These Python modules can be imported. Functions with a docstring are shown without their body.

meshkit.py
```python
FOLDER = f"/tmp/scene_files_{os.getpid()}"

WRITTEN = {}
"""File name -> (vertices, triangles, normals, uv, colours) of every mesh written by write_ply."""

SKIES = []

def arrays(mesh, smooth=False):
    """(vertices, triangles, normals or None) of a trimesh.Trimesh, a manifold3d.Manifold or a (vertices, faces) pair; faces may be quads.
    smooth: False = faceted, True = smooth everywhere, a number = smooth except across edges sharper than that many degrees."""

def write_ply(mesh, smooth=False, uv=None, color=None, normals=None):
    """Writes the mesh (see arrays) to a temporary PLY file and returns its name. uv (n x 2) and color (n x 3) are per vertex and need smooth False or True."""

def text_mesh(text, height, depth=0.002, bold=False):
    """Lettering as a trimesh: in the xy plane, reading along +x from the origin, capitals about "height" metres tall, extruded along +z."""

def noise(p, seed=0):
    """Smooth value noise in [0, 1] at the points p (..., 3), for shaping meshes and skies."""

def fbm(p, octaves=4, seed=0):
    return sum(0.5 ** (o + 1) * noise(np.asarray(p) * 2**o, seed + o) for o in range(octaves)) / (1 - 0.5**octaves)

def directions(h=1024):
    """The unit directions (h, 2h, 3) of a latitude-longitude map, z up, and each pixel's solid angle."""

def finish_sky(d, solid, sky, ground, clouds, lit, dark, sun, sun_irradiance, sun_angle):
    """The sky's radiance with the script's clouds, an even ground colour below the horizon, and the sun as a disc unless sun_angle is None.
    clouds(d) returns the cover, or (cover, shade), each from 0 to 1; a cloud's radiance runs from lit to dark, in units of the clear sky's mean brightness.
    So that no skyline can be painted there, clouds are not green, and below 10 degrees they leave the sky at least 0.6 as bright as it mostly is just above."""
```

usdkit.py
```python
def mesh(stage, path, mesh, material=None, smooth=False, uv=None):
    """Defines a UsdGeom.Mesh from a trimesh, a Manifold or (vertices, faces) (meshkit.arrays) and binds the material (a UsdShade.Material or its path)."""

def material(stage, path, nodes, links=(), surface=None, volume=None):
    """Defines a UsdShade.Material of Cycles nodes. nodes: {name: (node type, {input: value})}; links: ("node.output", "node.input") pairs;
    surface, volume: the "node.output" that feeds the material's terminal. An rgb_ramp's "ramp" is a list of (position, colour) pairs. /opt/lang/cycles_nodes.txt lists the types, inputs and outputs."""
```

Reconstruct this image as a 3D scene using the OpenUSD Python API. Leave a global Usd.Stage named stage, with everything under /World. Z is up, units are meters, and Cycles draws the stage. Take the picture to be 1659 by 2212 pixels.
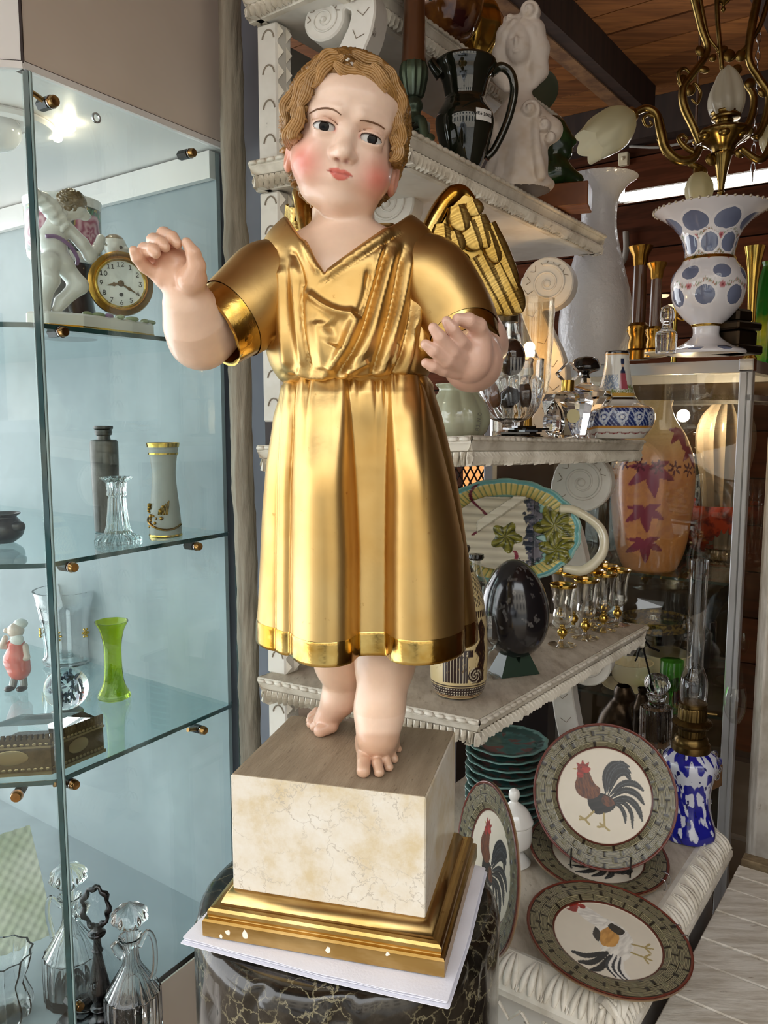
import math, random
import numpy as np, trimesh, manifold3d as m3, usdkit, meshkit
from shapely.geometry import Polygon, LineString, Point, box as sbox
from shapely.ops import unary_union
from pxr import Usd, UsdGeom, UsdLux, UsdShade, Gf, Sdf, Vt
from meshkit import fbm, noise

stage = Usd.Stage.CreateInMemory()
UsdGeom.SetStageUpAxis(stage, 'Z'); UsdGeom.SetStageMetersPerUnit(stage, 1.0)
UsdGeom.Xform.Define(stage, '/World')
PI = math.pi

# ---------------------------------------------------------------- camera, light, exposure
IW, IH, FPX = 1659, 2212, 1750.0
TILT = math.atan(203.0 / FPX); CAMZ = 1.5
cam = UsdGeom.Camera.Define(stage, '/World/camera')
cam.CreateHorizontalApertureAttr(36.0); cam.CreateVerticalApertureAttr(48.0)
cam.CreateFocalLengthAttr(36.0 * FPX / IW)
cam.CreateClippingRangeAttr(Gf.Vec2f(0.05, 200.0))
cam.AddTranslateOp().Set(Gf.Vec3d(0, 0, CAMZ)); cam.AddRotateXOp().Set(90 - math.degrees(TILT))
cam.CreateFStopAttr(0.0)
cam.CreateExposureAttr(0.30)
sky = UsdLux.DomeLight.Define(stage, '/World/sky'); sky.CreateIntensityAttr(1.0); sky.CreateColorAttr(Gf.Vec3f(0.95, 0.975, 1.0))

CT, ST = math.cos(TILT), math.sin(TILT)
def ray(px, py):
    x, y = (px - 829.5) / FPX, (1106 - py) / FPX
    return np.array([x, CT + y * ST, -ST + y * CT])
def at(px, py, Y):            # the point seen at a pixel of the photograph, Y metres in front of the camera
    d = ray(px, py); p = d * (Y / d[1]); p[2] += CAMZ; return p
def onz(px, py, z):           # the point seen there on the level z
    d = ray(px, py); p = d * ((z - CAMZ) / d[2]); p[2] += CAMZ; return p
def onplane(px, py, p0, n):
    d = ray(px, py); o = np.array([0, 0, CAMZ]); n = np.asarray(n, float)
    return o + d * (((np.asarray(p0, float) - o) @ n) / (d @ n))
def scale_at(p):              # metres per photograph pixel at a point
    return (p[1] * CT - (p[2] - CAMZ) * ST) / FPX

# ---------------------------------------------------------------- prims
_names = set()
def numbered(parent, name):
    p, k = f'{parent}/{name}', 0
    while p in _names:
        k += 1; p = f'{parent}/{name}_{k:03d}'
    _names.add(p); return p
def path_of(o): return '/World' if o is None else str(o.GetPath())
def tag(o, label=None, cat=None, group=None, kind=None):
    o = o.GetPrim() if hasattr(o, 'GetPrim') else o
    for k, v in (('label', label), ('category', cat), ('group', group), ('kind', kind)):
        if v: o.SetCustomDataByKey(k, v)
    return o
def thing(name, label, cat, loc=(0, 0, 0), rz=0.0, group=None):
    x = UsdGeom.Xform.Define(stage, numbered('/World', name))
    x.AddTranslateOp().Set(Gf.Vec3d(*map(float, loc)))
    if rz: x.AddRotateZOp().Set(math.degrees(rz))
    return tag(x, label, cat, group)
def part(name, mesh, mat, parent=None, smooth=35, label=None, color=None, kind=None):
    path = numbered(path_of(parent), name)
    m = usdkit.mesh(stage, path, mesh, MATS[mat], smooth=True if color is not None else smooth)
    if color is not None:
        c = np.clip(np.asarray(color, np.float32), 0, 1)
        UsdGeom.PrimvarsAPI(m).CreatePrimvar('tint', Sdf.ValueTypeNames.Float3Array, 'vertex').Set(Vt.Vec3fArray.FromNumpy(c))
    if label: m.GetPrim().SetCustomDataByKey('label', label)
    if kind: m.GetPrim().SetCustomDataByKey('kind', kind)
    return m.GetPrim()
def single(name, label, cat, mesh, mat, group=None, smooth=35, kind=None):
    return tag(part(name, mesh, mat, None, smooth), label, cat, group, kind)
def struct(name, mesh, mat, smooth=35, label=None):
    o = part(name, mesh, mat, None, smooth); o.SetCustomDataByKey('kind', 'structure')
    if label: o.SetCustomDataByKey('label', label)
    return o
def dup(root, loc, rz=0.0, label=None):
    was = root.GetCustomData()
    base = root.GetName()
    r = UsdGeom.Xform.Define(stage, numbered('/World', base))
    r.GetPrim().GetReferences().AddInternalReference(root.GetPath()); r.GetPrim().SetInstanceable(True)
    r.ClearXformOpOrder() if False else None
    x = UsdGeom.XformCommonAPI(r)
    r.GetPrim().CreateAttribute('xformOp:translate', Sdf.ValueTypeNames.Double3).Set(Gf.Vec3d(*map(float, loc)))
    r.GetPrim().CreateAttribute('xformOp:rotateZ', Sdf.ValueTypeNames.Float).Set(math.degrees(rz))
    r.GetPrim().CreateAttribute('xformOpOrder', Sdf.ValueTypeNames.TokenArray, False, Sdf.VariabilityUniform).Set(['xformOp:translate', 'xformOp:rotateZ'])
    for k in ('label', 'category', 'group'):
        if k in was: r.GetPrim().SetCustomDataByKey(k, was[k])
    if label: r.GetPrim().SetCustomDataByKey('label', label)
    return r.GetPrim()

# ---------------------------------------------------------------- meshes: everything is (v, f) arrays
def cat_(*ms):
    vs, fs, n = [], [], 0
    for m in ms:
        if hasattr(m, 'to_mesh') or hasattr(m, 'vertices'):
            v, f, _ = meshkit.arrays(m)
        else:
            v, f = np.asarray(m[0], float), np.asarray(m[1], int)
            if len(f) and f.shape[1] == 4: f = np.vstack([f[:, [0, 1, 2]], f[:, [0, 2, 3]]])
        vs.append(v); fs.append(f + n); n += len(v)
    return np.vstack(vs), np.vstack(fs)
def mv(m, t=(0, 0, 0), rz=0.0, rx=0.0, ry=0.0, s=1.0):
    v, f = cat_(m); v = v * np.asarray(s, float)
    for a, i, j in ((rx, 1, 2), (ry, 2, 0), (rz, 0, 1)):
        if a:
            c, sn = math.cos(a), math.sin(a); p, q = v[:, i].copy(), v[:, j].copy()
            v[:, i], v[:, j] = c * p - sn * q, sn * p + c * q
    return v + np.asarray(t, float), f
def frame(m, o, X, Y, Z):     # maps local axes on world vectors
    v, f = cat_(m); M = np.stack([X, Y, Z]).astype(float)
    v = v @ M + np.asarray(o, float)
    if np.linalg.det(M) < 0: f = f[:, ::-1]
    return v, f
def bx(cx, cy, cz, sx, sy, sz, b=0.0):
    if b <= 0:
        m = trimesh.creation.box([sx, sy, sz]); return mv(m, (cx, cy, cz))
    pts = []
    for a in (-1, 1):
        for c in (-1, 1):
            for d in (-1, 1):
                x, y, z = a * sx / 2, c * sy / 2, d * sz / 2
                pts += [(x - a * b, y, z - 0 * d), (x, y - c * b, z), (x - a * b, y - c * b, z)] if False else [(x - a * b, y - c * b, z), (x, y - c * b, z - d * b), (x - a * b, y, z - d * b)]
    return mv(m3.Manifold.hull_points(np.array(pts)), (cx, cy, cz))
def lathe(prof, n=40, flute=None, arc=None):
    """prof: [(r, z)...] bottom to top. flute(theta, t)->factor"""
    prof = np.asarray(prof, float); k = len(prof)
    th = np.arange(n) / n * 2 * PI
    R = np.repeat(prof[:, :1], n, 1); Z = np.repeat(prof[:, 1:], n, 1)
    if flute is not None: R = R * flute(th[None, :], np.linspace(0, 1, k)[:, None])
    v = np.stack([R * np.cos(th), R * np.sin(th), Z], -1).reshape(-1, 3)
    i, j = np.meshgrid(np.arange(k - 1), np.arange(n), indexing='ij')
    a, b = i * n + j, i * n + (j + 1) % n
    f = np.stack([a, b, b + n, a + n], -1).reshape(-1, 4)
    return cat_((v, f))
def smooth_prof(pts, m=6):    # Catmull-Rom through profile points
    p = np.asarray(pts, float)
    if len(p) < 3: return p
    q = np.vstack([2 * p[0] - p[1], p, 2 * p[-1] - p[-2]]); out = []
    for i in range(1, len(q) - 2):
        t = np.linspace(0, 1, m, endpoint=False)[:, None]
        a, b, c, d = q[i - 1], q[i], q[i + 1], q[i + 2]
        out.append(0.5 * ((2 * b) + (c - a) * t + (2 * a - 5 * b + 4 * c - d) * t ** 2 + (3 * b - a - 3 * c + d) * t ** 3))
    out = np.vstack(out + [p[-1:]])
    return out
def rprof(pts, m=6):
    o = smooth_prof(pts, m); o[:, 0] = np.maximum(o[:, 0], 0); return o
def hollow(outer, wall=0.004, floor_=0.008):   # closed vessel profile from an outer profile
    o = np.asarray(outer, float); inner = [(max(r - wall, 0.0005), z) for r, z in (o[::-1][::max(len(o) // 24, 1)] if len(o) > 40 else o[::-1]) if z > o[0, 1] + floor_]
    return [(0.0, o[0, 1])] + [tuple(x) for x in o] + inner + [(0.0, o[0, 1] + floor_)]
def tube(pts, r, n=8, closed=False, caps=True):
    p = np.asarray(pts, float); k = len(p); r = np.broadcast_to(np.asarray(r, float), (k,))
    t = np.roll(p, -1, 0) - np.roll(p, 1, 0) if closed else np.gradient(p, axis=0)
    t /= np.maximum(np.linalg.norm(t, axis=1, keepdims=True), 1e-12)
    up = np.array([0, 0, 1.0]) if abs(t[0][2]) < 0.9 else np.array([1.0, 0, 0])
    u = np.cross(t[0], up); u /= np.linalg.norm(u); U = []
    for i in range(k):
        u = u - t[i] * (u @ t[i]); u /= max(np.linalg.norm(u), 1e-9); U.append(u)
    U = np.array(U); V = np.cross(t, U); th = np.arange(n) / n * 2 * PI
    v = p[:, None] + r[:, None, None] * (U[:, None] * np.cos(th)[None, :, None] + V[:, None] * np.sin(th)[None, :, None])
    v = v.reshape(-1, 3); m = k if closed else k - 1
    i, j = np.meshgrid(np.arange(m), np.arange(n), indexing='ij')
    a, b = i * n + j, i * n + (j + 1) % n; c, d = ((i + 1) % k) * n + (j + 1) % n, ((i + 1) % k) * n + j
    f = np.stack([a, b, c, d], -1).reshape(-1, 4)
    v, f = cat_((v, f))
    if caps and not closed:
        v = np.vstack([v, p[:1], p[-1:]]); j = np.arange(n); a = (k - 1) * n
        f = np.vstack([f, np.stack([np.full(n, len(v) - 2), (j + 1) % n, j], 1), np.stack([np.full(n, len(v) - 1), a + j, a + (j + 1) % n], 1)])
    return v, f
def curve(pts, m=8): return smooth_prof(pts, m)
def prism(poly, h, z0=0.0, bevel=0.0):       # poly: shapely or list of xy
    if not hasattr(poly, 'exterior'): poly = Polygon(poly)
    if not poly.is_valid: poly = poly.buffer(0)
    if hasattr(poly, 'geoms'): return cat_(*[prism(g, h, z0, bevel) for g in poly.geoms])
    if bevel <= 0: return mv(trimesh.creation.extrude_polygon(poly, h, engine='earcut'), (0, 0, z0))
    inn = poly.buffer(-bevel, join_style=2)
    if inn.is_empty or hasattr(inn, 'geoms') or len(inn.exterior.coords) != len(poly.exterior.coords) or len(poly.interiors):
        return mv(trimesh.creation.extrude_polygon(poly, h, engine='earcut'), (0, 0, z0))
    o, i = np.array(poly.exterior.coords)[:-1], np.array(inn.exterior.coords)[:-1]
    k0 = np.argmin(np.linalg.norm(i - o[0], axis=1)); i = np.roll(i, -k0, 0)
    if np.linalg.norm(i[1] - o[1]) > np.linalg.norm(i[-1] - o[1]): i = np.roll(i[::-1], 1, 0)
    n = len(o); rings = [(i, z0), (o, z0 + bevel), (o, z0 + h - bevel), (i, z0 + h)]
    v = np.vstack([np.c_[q, np.full(n, z)] for q, z in rings]); f = []
    ccw = poly.exterior.is_ccw; j = np.arange(n)
    for r_ in range(3):
        a, b = r_ * n + j, r_ * n + (j + 1) % n
        q = np.stack([a, b, b + n, a + n], 1); f.append(q if ccw else q[:, ::-1])
    tv, tf = trimesh.creation.triangulate_polygon(Polygon(i), engine='earcut')
    from scipy.spatial import cKDTree
    idx = cKDTree(i).query(np.asarray(tv)[:, :2])[1]; tf = idx[np.asarray(tf)]
    a2 = np.cross(i[tf[:, 1]] - i[tf[:, 0]], i[tf[:, 2]] - i[tf[:, 0]]); tf[a2 < 0] = tf[a2 < 0][:, ::-1]
    v, F = cat_((v, np.vstack(f))); F = np.vstack([F, tf[:, ::-1], tf + 3 * n]); return v, F
def sheet(P, closed_u=False):                # grid (m, n, 3) of points -> mesh
    m, n, _ = P.shape; v = P.reshape(-1, 3); nn = n if closed_u else n - 1
    i, j = np.meshgrid(np.arange(m - 1), np.arange(nn), indexing='ij')
    a, b, c, d = i * n + j, i * n + (j + 1) % n, (i + 1) * n + (j + 1) % n, (i + 1) * n + j
    return cat_((v, np.stack([a, b, c, d], -1).reshape(-1, 4)))
def ball(c, r, k=2): return mv(trimesh.creation.icosphere(subdivisions=k), c, s=np.broadcast_to(np.asarray(r, float), (3,)))
def hull(balls, k=1):
    ico = np.asarray(trimesh.creation.icosphere(subdivisions=k).vertices)
    return cat_(m3.Manifold.hull_points(np.vstack([ico * r + np.asarray(c, float) for c, r in balls])))

# ---------------------------------------------------------------- signed distance modelling
def smin(a, b, k):
    h = np.clip(0.5 + 0.5 * (b - a) / k, 0, 1); return b + (a - b) * h - k * h * (1 - h)
def smax(a, b, k): return -smin(-a, -b, k)
def s_ball(p, c, r): return np.linalg.norm(p - np.asarray(c, np.float32), axis=1) - r
def s_ell(p, c, r, R=None):
    q = p - np.asarray(c, np.float32)
    if R is not None: q = q @ np.asarray(R, np.float32).T
    r = np.asarray(r, np.float32); k0 = np.linalg.norm(q / r, axis=1); k1 = np.linalg.norm(q / (r * r), axis=1)
    return k0 * (k0 - 1) / np.maximum(k1, 1e-6)
def s_cap(p, a, b, ra, rb=None):
    rb = ra if rb is None else rb
    a, b = np.asarray(a, np.float32), np.asarray(b, np.float32); ab = b - a
    t = np.clip(((p - a) @ ab) / max(float(ab @ ab), 1e-9), 0, 1)
    return np.linalg.norm(p - a - t[:, None] * ab, axis=1) - (ra + (rb - ra) * t)
def s_chain(p, pts, rs, k=0.004):
    d = None
    for i in range(len(pts) - 1):
        e = s_cap(p, pts[i], pts[i + 1], rs[i], rs[i + 1]); d = e if d is None else smin(d, e, k)
    return d
def s_box(p, c, h, r=0.0, R=None):
    q = p - np.asarray(c, np.float32)
    if R is not None: q = q @ np.asarray(R, np.float32).T
    q = np.abs(q) - (np.asarray(h, np.float32) - r)
    return np.linalg.norm(np.maximum(q, 0), axis=1) + np.minimum(q.max(1), 0) - r
def rot(axis, a):
    return trimesh.transformations.rotation_matrix(a, axis)[:3, :3]
def sdf_mesh(fn, lo, hi, h, B=8):
    """Surface nets of fn over the box, evaluated only in blocks near the surface."""
    lo, hi = np.asarray(lo, float), np.asarray(hi, float)
    nb = np.maximum(np.ceil((hi - lo) / (h * B)).astype(int), 1); n = nb * B + 1
    bi = np.stack(np.meshgrid(*[np.arange(k) for k in nb], indexing='ij'), -1).reshape(-1, 3)
    cen = lo + (bi + 0.5) * h * B
    d = fn(cen.astype(np.float32)); act = bi[np.abs(d) < h * B * 0.866 * 1.35 + h]
    G = np.full(n, 1e3, np.float32)
    # inside blocks get a negative fill
    ins = bi[d < -h * B * 0.5]
    for x, y, z in ins: G[x * B:x * B + B + 1, y * B:y * B + B + 1, z * B:z * B + B + 1] = -1e3
    o = np.stack(np.meshgrid(*[np.arange(B + 1)] * 3, indexing='ij'), -1).reshape(-1, 3)
    for k in range(0, len(act), 600):
        idx = (act[k:k + 600, None] * B + o[None]).reshape(-1, 3)
        key = np.ravel_multi_index(idx.T, n); key = np.unique(key); idx = np.stack(np.unravel_index(key, n), 1)
        G.reshape(-1)[key] = fn((lo + idx * h).astype(np.float32))
    S = G < 0
    cnt = np.zeros(n - 1, np.int8)
    cr = [(a, b, c) for a in (0, 1) for b in (0, 1) for c in (0, 1)]
    sl = lambda a, b, c: (slice(a, n[0] - 1 + a), slice(b, n[1] - 1 + b), slice(c, n[2] - 1 + c))
    for q in cr: cnt += S[sl(*q)]
    cell = np.argwhere((cnt > 0) & (cnt < 8))
    vid = np.full(n - 1, -1, np.int32); vid[tuple(cell.T)] = np.arange(len(cell))
    acc = np.zeros((len(cell), 3)); num = np.zeros(len(cell))
    ed = [(p, q) for p in cr for q in cr if sum(abs(i - j) for i, j in zip(p, q)) == 1 and p < q]
    for p, q in ed:
        gp, gq = G[tuple((cell + p).T)], G[tuple((cell + q).T)]; x = (gp < 0) != (gq < 0)
        t = np.where(x, gp / np.where(x, gp - gq, 1), 0)
        acc[x] += (np.array(p) + t[:, None] * (np.array(q) - np.array(p)))[x]; num += x
    V = lo + (cell + acc / num[:, None]) * h
    F = []
    for ax in range(3):
        u, w = (ax + 1) % 3, (ax + 2) % 3
        a = [slice(None)] * 3; b = [slice(None)] * 3
        a[ax] = slice(0, n[ax] - 1); b[ax] = slice(1, n[ax])
        A, Bq = S[tuple(a)], S[tuple(b)]
        for flip, msk in ((False, A & ~Bq), (True, ~A & Bq)):
            e = np.argwhere(msk); e = e[(e[:, u] > 0) & (e[:, w] > 0) & (e[:, u] < n[u] - 1) & (e[:, w] < n[w] - 1)]
            if not len(e): continue
            def g(du, dw):
                c = e.copy(); c[:, u] += du; c[:, w] += dw; return vid[tuple(c.T)]
            q = np.stack([g(-1, -1), g(0, -1), g(0, 0), g(-1, 0)], 1)
            F.append(q[:, ::-1] if flip else q)
    F = np.vstack(F); F = F[(F >= 0).all(1)]
    return cat_((V, F))
def vnorm(v, f):
    n = np.zeros_like(v); c = np.cross(v[f[:, 1]] - v[f[:, 0]], v[f[:, 2]] - v[f[:, 0]])
    for k in range(3): np.add.at(n, f[:, k], c)
    return n / np.maximum(np.linalg.norm(n, axis=1, keepdims=True), 1e-12)
def sstep(x, a, b):
    t = np.clip((x - a) / (b - a), 0, 1); return t * t * (3 - 2 * t)
def polydist(P, line):        # 2-D distance of points to a polyline, and the parameter along it
    best = np.full(len(P), 1e9); par = np.zeros(len(P)); side = np.zeros(len(P)); L = len(line) - 1
    line = np.asarray(line, float)
    for i in range(L):
        a, b = line[i], line[i + 1]; ab = b - a
        t = np.clip(((P - a) @ ab) / max(ab @ ab, 1e-9), 0, 1); q = P - a - t[:, None] * ab
        d = np.hypot(q[:, 0], q[:, 1]); m = d < best
        best[m] = d[m]; par[m] = ((i + t) / L)[m]; side[m] = np.sign(ab[0] * q[:, 1] - ab[1] * q[:, 0])[m]
    return best, par, side
# ---------------------------------------------------------------- materials
MATS = {}
def srgb(c):
    if isinstance(c, str): c = [int(c[i:i + 2], 16) / 255 for i in (0, 2, 4)]
    return tuple(x / 12.92 if x <= 0.04045 else ((x + 0.055) / 1.055) ** 2.4 for x in c)
def raw(name, nodes, links, surface='p.BSDF', volume=None):
    MATS[name] = usdkit.material(stage, '/World/Looks/' + name, nodes, links, surface=surface, volume=volume)
def mat(name, col, rough=0.5, metal=0.0, col2=None, scale=8.0, lo=0.4, hi=0.6, stretch=(1, 1, 1), bump=0.0, bscale=40.0, bdist=0.002, coat=0.0, spec=0.5,
        sss=0.0, col3=None, scale3=60.0, lo3=0.62, hi3=0.7, detail=4.0, distortion=0.0, rough2=None, transl=0.0, emit=0.0):
    """A principled surface; col2 is mixed in by a noise, col3 by a second one (wear)."""
    N, L = {'p': ('principled_bsdf', {'roughness': rough, 'metallic': metal, 'coat_weight': coat, 'specular_ior_level': spec, 'subsurface_weight': sss, 'subsurface_scale': 0.006}),
            'tc': ('texture_coordinate', {}), 'mp': ('mapping', {'scale': stretch})}, [('tc.object', 'mp.vector')]
    c1 = srgb(col)
    if col2 is None and col3 is None: N['p'][1]['base_color'] = c1
    else:
        N['n'] = ('noise_texture', {'scale': scale, 'detail': detail, 'roughness': 0.6, 'distortion': distortion})
        N['r'] = ('rgb_ramp', {'ramp': [(lo, c1), (hi, srgb(col2 or col))]})
        L += [('mp.vector', 'n.vector'), ('n.fac', 'r.fac')]; out = 'r.color'
        if rough2 is not None:
            N['rr'] = ('map_range', {'from_min': lo, 'from_max': hi, 'to_min': rough, 'to_max': rough2, 'clamp': True}); L += [('n.fac', 'rr.value'), ('rr.result', 'p.roughness')]
        if col3 is not None:
            N['n3'] = ('noise_texture', {'scale': scale3, 'detail': 5.0, 'roughness': 0.65})
            N['r3'] = ('map_range', {'from_min': lo3, 'from_max': hi3, 'to_min': 0.0, 'to_max': 1.0, 'clamp': True})
            N['m3'] = ('mix_color', {'b': srgb(col3)}); L += [('mp.vector', 'n3.vector'), ('n3.fac', 'r3.value'), ('r3.result', 'm3.fac'), (out, 'm3.a')]; out = 'm3.result'
        L.append((out, 'p.base_color'))
    if emit: N['p'][1].update(emission_color=c1, emission_strength=emit)
    if bump:
        N['bn'] = ('noise_texture', {'scale': bscale, 'detail': 4.0, 'roughness': 0.6}); N['b'] = ('bump', {'strength': bump, 'distance': bdist})
        L += [('mp.vector', 'bn.vector'), ('bn.fac', 'b.height'), ('b.normal', 'p.normal')]
    surf = 'p.BSDF'
    if transl:
        N['t'] = ('translucent_bsdf', {'color': c1}); N['mx'] = ('mix_closure', {'fac': transl}); L += [('p.BSDF', 'mx.closure1'), ('t.BSDF', 'mx.closure2')]; surf = 'mx.closure'
    raw(name, N, L, surf)
def tinted(name, rough=0.4, metal=0.0, bump=0.0, bscale=60.0, coat=0.0, bdist=0.001, var=None, spec=0.5, sss=0.0, rvar=0.0):
    """A surface whose colour is carried by the mesh (painted pieces); var: (scale, strength) of a fine mottle."""
    N = {'p': ('principled_bsdf', {'roughness': rough, 'metallic': metal, 'coat_weight': coat, 'coat_roughness': 0.15, 'specular_ior_level': spec, 'subsurface_weight': sss, 'subsurface_scale': 0.004}), 'a': ('attribute', {'attribute': 'tint'}),
         'tc': ('texture_coordinate', {})}
    L = [('a.color', 'p.base_color')]
    if var:
        N['n'] = ('noise_texture', {'scale': var[0], 'detail': 5.0, 'roughness': 0.65}); N['mr'] = ('map_range', {'from_min': 0.25, 'from_max': 0.75, 'to_min': 1 - var[1], 'to_max': 1 + var[1] * 0.6})
        N['mm'] = ('mix_color', {'blend_type': 'multiply', 'fac': 1.0}); N['cx'] = ('combine_xyz', {})
        L = [('tc.object', 'n.vector'), ('n.fac', 'mr.value'), ('mr.result', 'cx.x'), ('mr.result', 'cx.y'), ('mr.result', 'cx.z'), ('a.color', 'mm.a'), ('cx.vector', 'mm.b'), ('mm.result', 'p.base_color')]
        if rvar:
            N['rr'] = ('map_range', {'from_min': 0.3, 'from_max': 0.7, 'to_min': rough - rvar, 'to_max': rough + rvar}); L += [('n.fac', 'rr.value'), ('rr.result', 'p.roughness')]
    if bump:
        N['bn'] = ('noise_texture', {'scale': bscale, 'detail': 4.0}); N['b'] = ('bump', {'strength': bump, 'distance': bdist}); L += [('tc.object', 'bn.vector'), ('bn.fac', 'b.height'), ('b.normal', 'p.normal')]
    raw(name, N, L)
def sheer(name, col, rough, f0, power, k):
    raw(name, {'t': ('transparent_bsdf', {'color': col}), 'g': ('glossy_bsdf', {'color': (1, 1, 1), 'roughness': rough}), 'f': ('layer_weight', {'blend': 0.5}), 'pw': ('math', {'math_type': 'power', 'value2': power}), 'ma': ('math', {'math_type': 'multiply_add', 'value2': k, 'value3': f0, 'use_clamp': True}), 'm': ('mix_closure', {})},
        [('t.BSDF', 'm.closure1'), ('g.BSDF', 'm.closure2'), ('f.facing', 'pw.value1'), ('pw.value', 'ma.value1'), ('ma.value', 'm.fac')], 'm.closure')
def glass(name, col=(1, 1, 1), rough=0.0, ior=1.48, thin=0.0):
    if thin:     # thin blown glass: mostly see-through, coloured, with sharp reflections towards the rim
        sheer(name, col, rough, 0.07, 2.4, thin * 4)
    else:
        raw(name, {'p': ('principled_bsdf', {'base_color': col, 'roughness': rough, 'ior': ior, 'transmission_weight': 1.0})}, [])
def pane(name, col=(0.94, 0.98, 0.97)): sheer(name, col, 0.0, 0.040, 5.0, 0.9)
def emitter(name, col, s): raw(name, {'e': ('emission', {'color': col, 'strength': s})}, [], 'e.emission')

# setting
mat('plaster_lilac', '8d8f9b', 0.85, col2='7c7f8c', scale=2.5, lo=0.35, hi=0.65, bump=0.3, bscale=25)
mat('plaster_grey', '8a8880', 0.85, col2='7a7871', scale=3.0, bump=0.2)
mat('dark_wall', '4a3526', 0.75, col2='35261b', scale=3, stretch=(1, 1, 6))
mat('floor_tile', '8a7a66', 0.5, col2='766753', scale=5)
mat('ceiling_wood', '9a6231', 0.6, col2='7a4a22', scale=3, stretch=(1, 14, 1), col3='3c2210', scale3=9, lo3=0.6, hi3=0.75)
mat('ceiling_wood_dark', '85532a', 0.6, col2='653b1a', scale=3, stretch=(1, 14, 1))
mat('beam_dark', '35241a', 0.7, col2='281a12', scale=4, stretch=(1, 10, 1))
mat('beam_rough', '7d5a38', 0.8, col2='5d3f26', scale=14, bump=0.5, bscale=40)
mat('old_post', 'a89f90', 0.9, col2='6e675b', scale=22, stretch=(1, 1, 0.12), lo=0.3, hi=0.7, col3='a59d8e', scale3=9, bump=0.9, bscale=60, bdist=0.006)
# painted carved wood
mat('shelf_paint', 'e6dfd1', 0.55, col2='b9ae9b', scale=14, lo=0.45, hi=0.75, col3='6d5c4a', scale3=34, lo3=0.66, hi3=0.76, bump=0.25, bscale=60)
mat('shelf_top', 'c4b8a6', 0.6, col2='a29380', scale=16, stretch=(3, 1, 1), lo=0.4, hi=0.7, col3='7c6c5a', scale3=26, lo3=0.62, hi3=0.74, bump=0.15)
mat('shelf_white', 'e4e0d8', 0.5, col2='cfc9be', scale=9, lo=0.45, hi=0.7, col3='6f665c', scale3=20, lo3=0.68, hi3=0.74, bump=0.15, bscale=30)
mat('plank_paint', 'd8d1c5', 0.6, col2='b5aa99', scale=12, stretch=(1, 6, 1), lo=0.4, hi=0.68, col3='84735c', scale3=22, lo3=0.66, hi3=0.76, bump=0.3)
mat('bare_edge', '8d7a5c', 0.8, col2='6d5b42', scale=30)
# vitrine
mat('laminate', 'dccfc3', 0.35, col2='d6c8ba', scale=1.5)
mat('laminate_white', 'ebe8e6', 0.35)
mat('chipboard', 'b9a98f', 0.9, col2='8f8068', scale=120, lo=0.4, hi=0.6, bump=0.6, bscale=150)
mat('black_line', '2a1a18', 0.5)
mat('vitrine_back', 'a5b1b6', 0.6, col2='939fa4', scale=2.5)
pane('pane_clear'); pane('pane_shelf', (0.80, 0.90, 0.90)); pane('pane_case', (0.95, 0.95, 0.92))
mat('glass_edge', '2f5054', 0.08, coat=0.5, col2='24403f', scale=6)
mat('brass_knob', 'b98d57', 0.22, 1.0, col2='8e6a42', scale=20)
mat('chrome', 'c9c9cc', 0.15, 1.0)
mat('black_plastic', '1d1c1e', 0.35)
emitter('halogen', (1.0, 0.86, 0.62), 30.0)
emitter('bulb_warm', (1.0, 0.62, 0.28), 70.0)
emitter('tube_light', (0.95, 0.97, 1.0), 16.0)
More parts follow.
